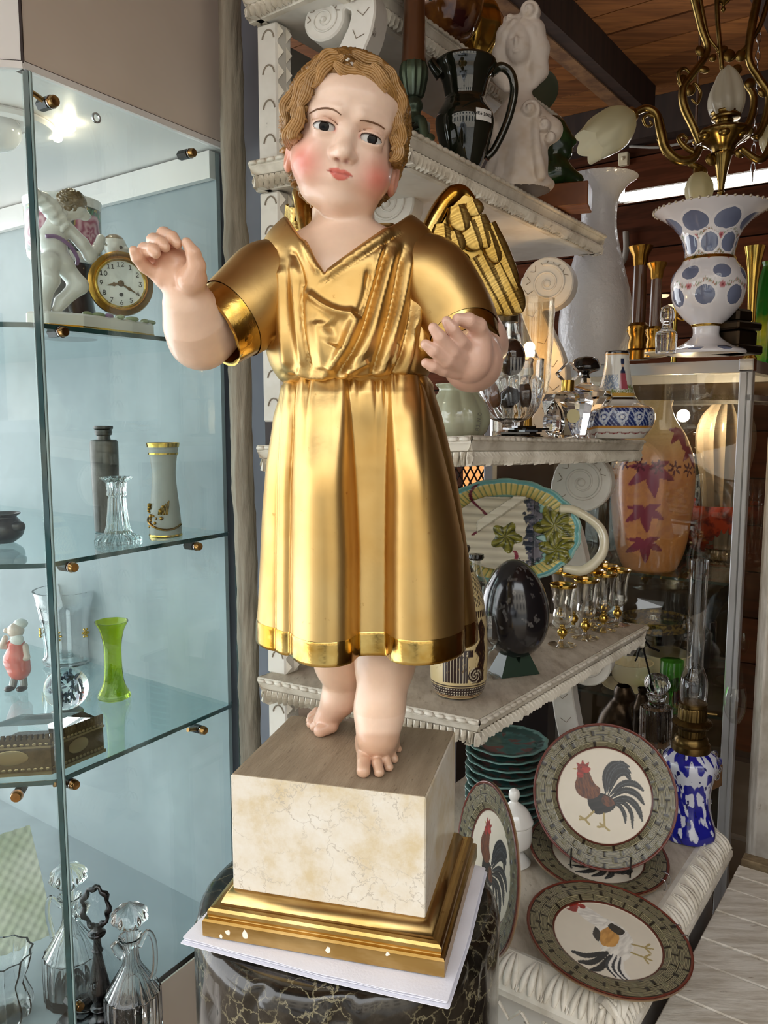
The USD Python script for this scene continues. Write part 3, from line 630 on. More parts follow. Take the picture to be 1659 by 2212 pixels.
def torso(p):
    d = s_cap(p, J(750, 650, 0.0), J(765, 1000, 0.0), 0.052, 0.045); d = np.minimum(d, s_cap(p, J(750, 650, 0.0), J(565, 622, 0.0), 0.03, 0.028)); d = np.minimum(d, s_cap(p, J(750, 650, 0.0), J(983, 642, 0.01), 0.03, 0.028))
    d = np.minimum(d, s_cap(p, J(765, 1000, 0.0), J(848, 1320, 0.0), 0.04, 0.026)); return np.minimum(d, s_cap(p, J(765, 1000, 0.0), J(727, 1330, 0.03), 0.04, 0.026))
def reach(pts, pad): pts = np.array(pts); return pts.min(0) - pad, pts.max(0) + pad
PARTS = [(bust_sdf, b0, b1), (arm_l, *reach([AL['el'], AL['palm'], J(560, 620, 0)] + [x for q, _ in LF for x in q], 0.05)), (arm_r, *reach([J(985, 640, 0.01), J(1030, 745, 0), J(1014, 790, -0.1)] + [x for q, _ in RF for x in q], 0.05)),
         (legs, np.array([-0.135, YS - 0.20, ZP - 0.02]), np.array([0.065, YS + 0.17, ZP + 0.30])), (torso, np.array([-0.30, YS - 0.12, ZP + 0.10]), np.array([0.20, YS + 0.12, 1.80]))]
def whole(p):
    d = np.full(len(p), 0.5, np.float32)
    for fn, lo, hi in PARTS:
        k = ((p > lo) & (p < hi)).all(1)
        if k.any(): d[k] = np.minimum(d[k], fn(p[k]))
    return d
lo_, hi_ = np.min([q[1] for q in PARTS], 0), np.max([q[2] for q in PARTS], 0); lo_[2] = ZP - 0.004
body = sdf_mesh(whole, lo_, hi_, 0.00165)
# ---- the painting of the flesh
def paint_body(v):
    base = np.array(srgb('e6c5ac')); c = np.tile(base, (len(v), 1)); q = warp(toh(v))
    def blend(col, w): c[:] = c * (1 - w[:, None]) + np.array(srgb(col)) * w[:, None]
    isH = sstep(q[:, 1], -0.12, -0.09) * (v[:, 2] > 1.66)
    blend('ebcbb6', isH * 0.7 * sstep(q[:, 2], 0.02, 0.05))
    for s in (-1, 1):
        g = np.exp(-(((q[:, 0] - s * 0.0445) / 0.022) ** 2 + ((q[:, 1] + 0.036) / 0.025) ** 2)) * isH
        blend('dc6f5e', np.clip(g * 0.80, 0, 1))
        e = np.exp(-(((q[:, 0] - s * 0.027) / 0.016) ** 2 + ((q[:, 1] - 0.014) / 0.006) ** 2)) * isH; blend('d9a48b', e * 0.5)
        blend('dd9b84', isH * sstep(np.abs(q[:, 0]), 0.060, 0.066) * (q[:, 1] < 0.005) * 0.55)
        nn = np.exp(-(((q[:, 0] - s * 0.005) / 0.0030) ** 2 + ((q[:, 1] + 0.0245) / 0.0028) ** 2)) * (q[:, 2] > 0.05); blend('9a4f42', nn * 0.8)
        cn = np.exp(-(((q[:, 0] - s * 0.0145) / 0.0022) ** 2 + ((q[:, 1] - 0.006) / 0.003) ** 2)) * (q[:, 2] > 0.03); blend('d9776a', cn * 0.7)
    x = q[:, 0] - 0.0003
    up = -0.0412 + 0.0066 * np.clip(1 - (x / 0.0152) ** 2, 0, 1) ** 0.8 - 0.0016 * np.exp(-(x / 0.002) ** 2)
    lo = -0.0414 - 0.0088 * np.clip(1 - (x / 0.0120) ** 2, 0, 1) ** 0.8
    lip = sstep(up - q[:, 1], -0.0005, 0.0007) * sstep(q[:, 1] - lo, -0.0005, 0.0008) * (np.abs(x) < 0.0158) * (q[:, 2] > 0.045)
    blend('cf5a4c', lip * 0.9)
    lin = np.exp(-((q[:, 1] + 0.0412) / 0.0011) ** 2) * (np.abs(x) < 0.0150) * (q[:, 2] > 0.045); blend('9c3a30', lin * 0.6)
    # hands and feet are a little darker and ruddier, soiled in the dips
    P = proj(v); hl = (P[:, 0] < 470) * sstep(660 - P[:, 1], 0, 60); blend('d8a88a', hl * 0.75)
    hr = (P[:, 0] > 900) * (v[:, 2] < 1.72) * (v[:, 2] > 1.4) * 1.0; blend('d2a692', hr * 0.8)
    ft = sstep(ZP + 0.075 - v[:, 2], 0, 0.02) * (P[:, 0] > 755) * sstep(P[:, 1], 1578, 1592); blend('c79c7e', ft * 0.8)
    f2 = sstep(ZP + 0.07 - v[:, 2], 0, 0.04) * (P[:, 0] <= 760); blend('cfa38a', f2 * 0.7)
    lg = (v[:, 2] > ZP + 0.07) * (v[:, 2] < 1.4); blend('d9b292', lg * 0.4)
    return c
bv, bf = cat_(body)
body_o = part('body', (bv - ROOT, bf), 'painted_skin', statue, color=paint_body(bv))
# ---- eyes, brows, lashes
for (eu, ev), s in zip(EYE, (-1, 1)):
    c = np.array([eu, ev, EW])
    e = part('eye', loc_((fromh(cat_(ball(c, ER, 4))[0]), cat_(ball(c, ER, 4))[1])), 'eye_white', body_o, smooth=True)
    look = np.array([0.055 + 0.07 * s, -0.03, 1.0]); look /= np.linalg.norm(look)
    def cap(r0, r1, off, n=28):
        a = np.linspace(0, 1, 6); X = np.cross([0, 1, 0], look); X /= np.linalg.norm(X); Y = np.cross(look, X); th = np.arange(n) / n * 2 * PI
        P = []
        for t in a:
            rr = r1 * t; P.append([c + look * (math.sqrt(ER ** 2 - rr ** 2) + off) + rr * (math.cos(k) * X + math.sin(k) * Y) for k in th])
        return sheet(np.array(P), True)
    v, f = cap(0, 0.0057, 0.0004); part('iris', loc_((fromh(v), f)), 'iris', e, smooth=True)
    v, f = cap(0, 0.0030, 0.0008); part('pupil', loc_((fromh(v), f)), 'pupil', e, smooth=True)
from scipy.spatial import cKDTree
_hd = toh(bv); _kt = cKDTree(_hd[:, :2][(_hd[:, 2] > 0.035)]); _hw = _hd[_hd[:, 2] > 0.035]
def onface(uv, lift=0.0):
    out = []
    for a, b in uv:
        i = _kt.query([a, b], k=3)[1]; out.append((a, b, np.max(_hw[i, 2]) + lift))
    return np.array(out)
def hp(px, py):        # photo pixel on the face -> (u, v)
    return tuple(((onplane(px, py, HC + HW * 0.058, HW) - HC) @ HM.T)[:2])
for line in ([(668, 244), (685, 237), (705, 236), (722, 241), (737, 252)], [(777, 263), (790, 264), (805, 267), (820, 272), (832, 279)]):
    uv = curve([hp(*p) for p in line], 6); r = 0.0010 * np.sin(np.linspace(0.12, 0.88, len(uv)) * PI) ** 0.7
    v, f = tube(onface(uv, 0.0000), r, 6); part('eyebrow', loc_((fromh(v), f)), 'brow_paint', body_o, smooth=True)
for (eu, ev), s in zip(EYE, (-1, 1)):
    x = np.linspace(-0.0130, 0.0130, 22); y = ev - 0.0006 - s * 0.05 * x + 0.0048 * np.sqrt(np.clip(1 - (x / 0.0130) ** 2, 0, 1)) + 0.0002
    z = EW + np.sqrt(np.maximum((ER + 0.0015) ** 2 - x ** 2 - (y - ev) ** 2, 1e-6))
    v, f = tube(np.stack([eu + x, y, z], 1), 0.00065 * np.sin(np.linspace(0.15, 0.9, 22) * PI) ** 0.5, 6); part('eyelash_line', loc_((fromh(v), f)), 'lash_paint', body_o, smooth=True)
# ---- hair
def hair_sdf(q):
    q = warp(q)
    d = skull(q) - 0.0095
    d = smin(d, s_ell(q, (-0.003, -0.022, -0.036), (0.064, 0.056, 0.052)), 0.02)
    # open over the face; the hairline runs lower at the temples
    wob = 0.006 * np.sin(q[:, 0] * 160 + 1.0) + 0.004 * np.sin(q[:, 1] * 210 + q[:, 0] * 90)
    fc = np.sqrt(((q[:, 0] - 0.002) / (0.0585 + wob)) ** 2 + ((q[:, 1] + 0.018) / (0.098 + wob)) ** 2) - 1.0
    fc = np.maximum(fc * 0.055, -(q[:, 2] - 0.006))
    d = smax(d, -np.maximum(q[:, 1] + 0.010, -0.016 - q[:, 2]), 0.006)
    ear = np.minimum(s_ell(q, (-0.070, -0.036, -0.004), (0.022, 0.034, 0.026)), s_ell(q, (0.070, -0.038, -0.004), (0.020, 0.030, 0.024)))
    return smax(smax(d, -fc, 0.008), -ear, 0.004)
hv, hf = sdf_mesh(lambda p: hair_sdf(p), (-0.105, -0.095, -0.115), (0.105, 0.135, 0.085), 0.0017)
hn = vnorm(hv, hf)
crown = np.array([0.0, 0.085, -0.075]); axc = crown / np.linalg.norm(crown); e1 = np.cross(axc, [1, 0, 0]); e1 /= np.linalg.norm(e1); e2 = np.cross(axc, e1)
dirs = hv / np.linalg.norm(hv, axis=1, keepdims=True)
rho = np.arccos(np.clip(dirs @ axc, -1, 1)); phi = np.arctan2(dirs @ e2, dirs @ e1)
nz = fbm(hv * 34 + 5, 3, 3) - 0.5; nz2 = fbm(hv * 60 + 9, 2, 7) - 0.5
ph = phi + 0.34 * np.sin(rho * 11 + 7 * nz) + 1.1 * nz
lock = 1 - np.abs(np.sin(ph * 9.5 + 2.0 * np.sin(rho * 7 + 3 * nz)))
fine = 1 - np.abs(np.sin(ph * 33 + rho * 4))
edge = sstep(rho, 0.9, 1.55)
dis = (lock ** 1.4 * 0.0046 + fine * 0.0014 + nz2 * 0.003) * (0.45 + 0.75 * edge) - 0.0015
hv = hv + hn * dis[:, None]
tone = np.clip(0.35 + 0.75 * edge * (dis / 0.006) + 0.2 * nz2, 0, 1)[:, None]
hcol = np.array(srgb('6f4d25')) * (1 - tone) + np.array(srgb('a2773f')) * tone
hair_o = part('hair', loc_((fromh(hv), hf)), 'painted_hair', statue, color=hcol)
rg = random.Random(5); hkt = cKDTree(hv)
def on_hair(u_, v_):
    c = [i for i in hkt.query_ball_point([u_, v_, 0.04], 0.065) if abs(hv[i, 0] - u_) < 0.004 and abs(hv[i, 1] - v_) < 0.004]
    return max((hv[i, 2] for i in c), default=None)
def lock_of(line, n=5, wid=0.0095, wav=0.0030, seed=0):
    """A wavy lock of carved hair: n strands side by side along a line of photo pixels, curling in at the end."""
    g = random.Random(seed); uv = curve([hp(*p) for p in line], 8); t = np.linspace(0, 1, len(uv)); tg = np.gradient(uv, axis=0); tg /= np.linalg.norm(tg, axis=1, keepdims=True); nn = np.stack([-tg[:, 1], tg[:, 0]], 1)
    L = np.linalg.norm(np.diff(uv, axis=0), axis=1).sum(); w = [on_hair(*p) for p in uv]; w0 = [x for x in w if x is not None]
    w = np.array([x if x is not None else (w0[-1] if w0 else 0.04) for x in w]); w = np.convolve(np.pad(w, 3, mode='edge'), np.ones(7) / 7, 'valid'); ms = []
    for k in range(n):
        o = (k / (n - 1) - 0.5) * wid; off = o * (0.35 + 0.65 * np.sin(np.clip(t * 1.15, 0, 1) * PI) ** 0.6) + wav * np.sin(t * L / 0.016 * PI + seed)
        P = np.c_[uv + nn * off[:, None], w + 0.0012 + 0.0016 * (1 - (2 * k / (n - 1) - 1) ** 2)]
        ms.append(tube(P, 0.0017 * np.sin(np.clip(0.08 + 0.92 * t, 0, 0.97) * PI) ** 0.4, 6))
    v, f = cat_(*ms); tc = np.tile(np.array(srgb('a87d45')) * g.uniform(0.85, 1.1), (len(v), 1))
    part('curl', loc_((fromh(v), f)), 'painted_hair', hair_o, color=tc, kind='stuff')
LOCKS = [[(742, 118), (720, 128), (700, 150), (684, 170), (676, 190)], [(700, 135), (680, 160), (664, 190), (652, 220), (655, 240)], [(720, 140), (745, 150), (770, 160), (798, 164)], [(765, 135), (790, 150), (815, 172), (835, 198)],
         [(670, 175), (650, 205), (640, 240), (642, 265)], [(655, 230), (642, 260), (634, 290), (640, 318)], [(640, 250), (626, 275), (622, 300), (632, 330)], [(800, 140), (828, 168), (846, 205), (850, 240)], [(835, 190), (852, 225), (858, 260), (852, 290)],
         [(858, 235), (866, 270), (864, 305), (850, 325)], [(850, 280), (860, 310), (858, 335), (846, 350)], [(690, 128), (665, 158), (640, 200), (622, 240)], [(830, 135), (852, 170), (868, 215), (874, 260)], [(632, 180), (615, 225), (612, 270)], [(760, 112), (800, 122), (832, 142)], [(730, 108), (700, 120), (670, 145)]]
for k, l in enumerate(LOCKS): lock_of(l, 5, 0.0105, 0.0018, k)
for k, (px, py, r) in enumerate([(762, 106, 6), (782, 113, 5), (744, 118, 4), (729, 121, 4), (772, 131, 7), (738, 108, 3), (755, 118, 3)]):
    u_, v_ = hp(px, py); cand = [i for i in hkt.query_ball_point([u_, v_, 0.03], 0.07) if abs(hv[i, 0] - u_) < 0.005 and abs(hv[i, 1] - v_) < 0.005]
    if not cand: continue
    i = max(cand, key=lambda i: hv[i, 2]); c, n_ = hv[i], hn[i]; X = np.cross([0, 0, 1.0], n_); X /= np.linalg.norm(X) + 1e-9; Y = np.cross(n_, X)
    a = np.sort(np.array([rg.uniform(0, 6.28) for _ in range(6)])); poly = [(r * 0.0006 * rg.uniform(0.7, 1.2) * math.cos(t), r * 0.0005 * rg.uniform(0.7, 1.2) * math.sin(t)) for t in a]
    v, f = prism(Polygon(poly).convex_hull, 0.0012); v = c + n_ * 0.0012 + v[:, :1] * X + v[:, 1:2] * Y + v[:, 2:3] * n_
    part('paint_chip', loc_((fromh(v), f)), 'crystal_flake' if k == 4 else 'white_chip', hair_o, smooth=False, label='chip of bare white gesso')
# ---- robe: skirt
def row(py): return J(760, py)[2]
prof = [(814, 628, 926), (830, 612, 936), (842, 608, 937), (860, 605, 941), (900, 594, 953), (1000, 578, 976), (1100, 571, 993), (1200, 567, 1008), (1300, 561, 1021), (1345, 557, 1029), (1372, 557, 1029)]
rows = np.interp(np.linspace(0, 1, 110), np.linspace(0, 1, len(prof)), [p[0] for p in prof])
rows = np.linspace(814, 1378, 120)
hw = np.interp(rows, [p[0] for p in prof], [(p[2] - p[1]) / 2 for p in prof]); cx_ = np.interp(rows, [p[0] for p in prof], [(p[2] + p[1]) / 2 for p in prof])
dep = np.interp(rows, [814, 850, 1000, 1200, 1384], [0.066, 0.074, 0.080, 0.084, 0.086])
NT = 620; th = np.linspace(-PI, PI, NT, endpoint=False)          # 0 is the front
bul = [(604, 618, 556, 617, 0.010), (616, 645, 612, 648, 0.016), (648, 756, 644, 775, 0.046), (754, 842, 773, 840, -0.008), (840, 903, 836, 993, 0.044), (903, 922, 990, 1031, 0.008)]
V = np.zeros((len(rows), NT, 3)); rs_ = np.random.RandomState(4)
for i, y in enumerate(rows):
    t = max(y - 826, 0) / 552; z = row(y); c = J(cx_[i], y); s = scale_at(c)
    h, d = hw[i] * s, dep[i]
    X0 = np.sin(th); px = cx_[i] + hw[i] * X0; fr = np.cos(th) > -0.05
    b = np.zeros(NT)
    for tl, tr, bl_, br, a in bul:
        l, r = tl + (bl_ - tl) * min(t * 1.6, 1) ** 0.8, tr + (br - tr) * min(t * 1.6, 1) ** 0.8
        q = (px - (l + r) / 2) / ((r - l) / 2); k = np.clip(1 - q * q, 0, 1) ** 0.5
        b += a * k * (0.30 + 0.70 * sstep(np.array(t), 0.0, 0.42)) * fr
    g = np.exp(-t / 0.10)                                        # gathers under the waist
    gl = np.exp(-t / (0.09 + 0.06 * np.sin(px * 0.057 + 1.0) * np.sin(px * 0.023))); b += fr * gl * 0.0075 * (np.abs(np.sin(px * 0.105 + 1.1 * np.sin(px * 0.031) + 0.8 * np.sin(px * 0.083))) ** 0.8 - 0.62) + fr * 0.003 * math.exp(-((t - 0.10) / 0.07) ** 2)
    b += (~fr) * 0.010 * np.sin(th * 11) * (0.3 + 0.7 * t)
    b = np.convolve(np.pad(b, 6, mode='wrap'), np.exp(-(np.arange(-6, 7) / 1.5) ** 2) / np.exp(-(np.arange(-6, 7) / 1.5) ** 2).sum(), 'valid')
    n = np.stack([np.sin(th) / h, -np.cos(th) / d], 1); n /= np.linalg.norm(n, axis=1, keepdims=True)
    V[i, :, 0] = c[0] + h * np.sin(th) + n[:, 0] * b * 0.35; V[i, :, 1] = YS + 0.005 - d * np.cos(th) + n[:, 1] * b; V[i, :, 2] = z
m = sheet(V, True)
sk = [([(690, 1180), (716, 1215), (768, 1236)], -0.0050, 16), ([(680, 1200), (700, 1262), (760, 1330)], 0.0035, 22), ([(700, 900), (708, 960), (716, 1010)], -0.006, 20),
      ([(655, 1330), (700, 1352), (765, 1345)], 0.003, 14), ([(760, 840), (752, 960), (770, 1120), (774, 1300)], -0.007, 5, 's'), ([(836, 840), (854, 960), (845, 1150), (838, 1390)], -0.007, 5, 's'),
      ([(648, 850), (645, 1000), (642, 1200), (646, 1390)], -0.008, 6, 's'), ([(617, 870), (600, 1000), (604, 1200), (614, 1380)], -0.006, 5, 's'), ([(900, 845), (930, 960), (955, 1100), (990, 1390)], -0.007, 6, 's'),
      ([(880, 860), (905, 950), (925, 1080), (930, 1250)], 0.003, 14), ([(800, 870), (795, 980), (800, 1150)], 0.003, 18), ([(700, 850), (690, 900)], -0.004, 9), ([(905, 850), (915, 910), (930, 960)], 0.004, 8),
      ([(690, 1000), (680, 1120), (676, 1180)], 0.003, 20), ([(625, 900), (620, 1000), (628, 1200), (640, 1370)], 0.002, 8)]
v, f = sculpt(m, sk)
V = v.reshape(len(rows), NT, 3)
nh = 110                                                           # rows below this are the burnished hem
def shell(W, wall=0.005):                                         # outer surface, turned under and up inside
    c = W.mean(1, keepdims=True); dirn = W - c; dirn[..., 2] = 0; dirn /= np.linalg.norm(dirn, axis=2, keepdims=True)
    e = W[-1]; L = [e - dirn[-1] * 0.0015 - [0, 0, 0.0020], e - dirn[-1] * wall - [0, 0, 0.001]]
    for k in (2, 8, 20, 40): L.append(W[max(len(W) - 1 - k, 0)] - dirn[max(len(W) - 1 - k, 0)] * wall)
    return np.concatenate([W, np.array(L)], 0)
robe = part('robe', loc_(sheet(V[:nh + 1], True)), 'gilt_robe', statue, smooth=True, label='gilded short-sleeved robe')
H = V[nh:].copy(); c = H.mean(1, keepdims=True); dn = H - c; dn[..., 2] = 0; dn /= np.linalg.norm(dn, axis=2, keepdims=True)
H += dn * 0.0012; lip = V[nh:nh + 1] + dn[:1] * 0.0002 + np.array([0, 0, 0.0015])
part('hem_band', loc_(sheet(shell(np.concatenate([lip, H], 0)), True)), 'gilt_burnished', robe, smooth=50, label='burnished gold hem band')
# ---- bodice
def bodice_sdf(p):
    d = s_ell(p, J(752, 640, 0.005), (0.104, 0.086, 0.125))
    d = smin(d, s_ell(p, J(764, 765, 0.0), (0.100, 0.086, 0.062)), 0.045)
    d = smin(d, s_cap(p, J(640, 560, 0.012), J(872, 556, 0.012), 0.041, 0.043), 0.035)
    d = smin(d, s_cap(p, J(668, 522, 0.03), J(838, 508, 0.03), 0.020, 0.020), 0.035)
    P = proj(p); x, y = P[:, 0], P[:, 1]; s = 0.00058
    l1 = ((x - 641) * (592 - 500) - (y - 500) * (702 - 641)) / math.hypot(92, 61) * s
    l2 = (-(y - 592) * (852 - 702) + (x - 702) * (486 - 592)) / math.hypot(150, 106) * s
    vcut = np.minimum(l1, l2); vcut = np.minimum(vcut, (YS + 0.050) - p[:, 1])
    neck = np.minimum(-s_cap(p, J(744, 400, 0.01), J(744, 540, 0.01), 0.052, 0.052), (y < 560) * 1.0)
    d = smax(d, vcut, 0.004); d = np.maximum(d, neck)
    return smax(d, row(834) - p[:, 2], 0.010)
bm = sdf_mesh(bodice_sdf, (-0.165, 0.90, row(840) - 0.004), (0.105, 1.15, row(470)), 0.0021)
bd = [([(594, 540), (590, 640), (588, 745)], -0.006, 7, 's'), ([(606, 570), (608, 690), (622, 800)], 0.006, 10), ([(632, 560), (640, 680), (655, 800)], 0.004, 9), ([(650, 600), (653, 700), (671, 806)], -0.0055, 6, 's'),
      ([(662, 632), (698, 660), (735, 676), (768, 677)], 0.0065, 9), ([(768, 677), (758, 715), (736, 760), (708, 806)], 0.0075, 10), ([(712, 694), (728, 724), (722, 748)], -0.0065, 17), ([(686, 690), (694, 750), (700, 800)], 0.004, 15),
      ([(702, 600), (770, 545), (850, 492)], 0.0045, 11), ([(690, 615), (780, 556), (868, 503)], -0.003, 4, 's'),
      ([(800, 580), (790, 640), (770, 690)], -0.005, 8), ([(838, 530), (806, 640), (772, 740), (724, 820)], -0.0070, 7), ([(828, 520), (797, 630), (768, 720)], 0.003, 7), ([(852, 530), (824, 640), (796, 740), (742, 822)], 0.0062, 12),
      ([(872, 535), (850, 650), (820, 760), (805, 815)], -0.0065, 7), ([(888, 540), (868, 650), (842, 750), (818, 815)], 0.0060, 11), ([(896, 580), (890, 680), (868, 770), (848, 815)], -0.006, 6), ([(908, 560), (904, 680), (888, 760), (868, 815)], 0.0055, 10),
      ([(925, 590), (915, 690), (912, 760)], -0.008, 7, 's'), ([(900, 700), (895, 770), (885, 815)], -0.004, 5), ([(640, 800), (670, 812), (710, 812)], 0.005, 10), ([(655, 512), (672, 560), (690, 590)], 0.004, 7), ([(630, 540), (650, 585), (656, 620)], -0.004, 6),
      ([(740, 800), (780, 790), (795, 780)], 0.004, 7), ([(860, 740), (850, 790)], 0.004, 5), ([(612, 806), (660, 826), (720, 830), (800, 822), (880, 818), (925, 826)], -0.006, 7)]
bod = sculpt(bm, bd); part('bodice', loc_(bod), 'gilt_robe', robe, smooth=60)
_bn = vnorm(*bod); _k = _bn[:, 1] < 0.1; _bv = bod[0][_k]; _bt = cKDTree(proj(_bv))
def on_bodice(px, py):                              # the front of the bodice at a place of the photograph
    i = _bt.query([px, py], k=5)[1]; return float(np.min(_bv[i, 1]))
def band(line, w, lift, mat_, nm, lab, n=40, m=9):
    c = curve(line, 8)[:, :2]; t = np.linspace(0, len(c) - 1, n); c = np.stack([np.interp(t, np.arange(len(c)), c[:, k]) for k in (0, 1)], 1); tg = np.gradient(c, axis=0); tg /= np.linalg.norm(tg, axis=1, keepdims=True); nm_ = np.stack([-tg[:, 1], tg[:, 0]], 1); G = np.zeros((n, m, 3)); D = np.zeros((n, m))
    for i in range(n):
        for j in range(m): q = c[i] + nm_[i] * w * (j / (m - 1)); D[i, j] = on_bodice(*q)
    from scipy.ndimage import gaussian_filter
    D = gaussian_filter(D, (2.0, 1.2), mode='nearest')
    for i in range(n):
        for j in range(m):
            u = j / (m - 1); q = c[i] + nm_[i] * w * u; G[i, j] = at(q[0], q[1], D[i, j] - lift * (math.sin(min(max(u, 0.04), 0.96) * PI) ** 0.35) * (1 if i < n - 2 else 0.3))
    v, f = sheet(G); n2 = vnorm(v, f); sg = -1 if n2[:, 1].mean() > 0 else 1; f = f if sg > 0 else f[:, ::-1]; n2 *= sg
    part(nm, loc_((np.vstack([v, v - n2 * 0.004]), np.vstack([f, f[:, ::-1] + len(v)]))), mat_, robe, smooth=70, label=lab)
# ---- sleeves
def loft(secs, n=72, m=10):
    """secs: (centre, axis, up radius, across radius)"""
    C = smooth_prof(np.array([np.r_[s[0], s[1], s[2], s[3]] for s in secs]), m) if len(secs) > 2 else np.array([np.r_[s[0], s[1], s[2], s[3]] for s in secs])
    th_ = np.arange(n) / n * 2 * PI; P = []
    for r in C:
        a = r[3:6] / np.linalg.norm(r[3:6]); up = np.array([0, 0, 1.0]); u = up - a * (a @ up); u /= np.linalg.norm(u); w = np.cross(a, u)
        P.append(r[:3] + r[6] * np.cos(th_)[:, None] * u + r[7] * np.sin(th_)[:, None] * w)
    return np.array(P)
def sleeve(secs, folds, band, flip=False):
    G = loft(secs); k = int(len(G) * band)
    e = G[-1]; c = e.mean(0); inn = [c + (e - c) * 0.93, c + (e - c) * 0.86, G[-4].mean(0) + (G[-4] - G[-4].mean(0)) * 0.86, G[-10].mean(0) + (G[-10] - G[-10].mean(0)) * 0.84, G[-20].mean(0) + (G[-20] - G[-20].mean(0)) * 0.8]
    G2 = np.concatenate([G, np.array(inn)], 0); v, f = sheet(G2, True)
    v, f = sculpt((v, f[:, ::-1]), folds)
    v2 = v.reshape(G2.shape); A = sheet(v2[:k + 1], True); B = sheet(v2[k:], True)
    part('sleeve', loc_((A[0], A[1][:, ::-1])), 'gilt_robe', robe, smooth=60)
    q = B[0]; n = vnorm(q, B[1][:, ::-1]); part('sleeve_cuff', loc_((q + n * 0.0010, B[1][:, ::-1])), 'gilt_burnished', robe, smooth=60, label='burnished cuff of the sleeve')
ax = lambda a, b: (np.asarray(b) - np.asarray(a)) / np.linalg.norm(np.asarray(b) - np.asarray(a))
s0, s1, s2, s3 = J(648, 590, 0.02), J(588, 625, 0.0), J(525, 672, -0.030), J(464, 716, -0.055)
sleeve([(s0, ax(s0, s1), 0.048, 0.058), (s1, ax(s0, s2), 0.060, 0.056), (s2, ax(s1, s3), 0.053, 0.050), (s3, ax(s2, s3) + [0, 0, 0.10], 0.0465, 0.043)],
       [([(514, 640), (535, 690), (528, 740), (506, 775)], 0.007, 8), ([(560, 640), (560, 700), (570, 740)], -0.006, 18), ([(545, 620), (560, 660)], -0.004, 12), ([(492, 660), (498, 720), (503, 780)], -0.0025, 3, 's'), ([(585, 560), (592, 650), (590, 740)], -0.007, 10)], 0.80)
s0, s1, s2, s3 = J(862, 580, 0.02), J(925, 610, 0.0), J(980, 680, -0.015), J(1018, 762, -0.045)
sleeve([(s0, ax(s0, s1), 0.050, 0.060), (s1, ax(s0, s2), 0.056, 0.060), (s2, ax(s1, s3), 0.048, 0.055), (s3, ax(s2, s3) + np.array([0.0, -0.6, 0]), 0.0400, 0.0385)],
       [([(946, 665), (958, 620), (962, 550)], 0.004, 10), ([(935, 650), (940, 600), (938, 540)], -0.004, 9), ([(968, 672), (990, 640), (1008, 590)], 0.004, 10), ([(955, 600), (935, 650), (925, 700)], -0.007, 6, 's'), ([(990, 600), (955, 650), (932, 710)], 0.006, 9), ([(1005, 625), (965, 655), (938, 720)], -0.005, 7), ([(1015, 650), (975, 665), (945, 700)], 0.006, 8), ([(1040, 690), (1000, 680), (955, 700)], -0.004, 8), ([(920, 560), (915, 640), (918, 720)], -0.005, 8)], 0.86)
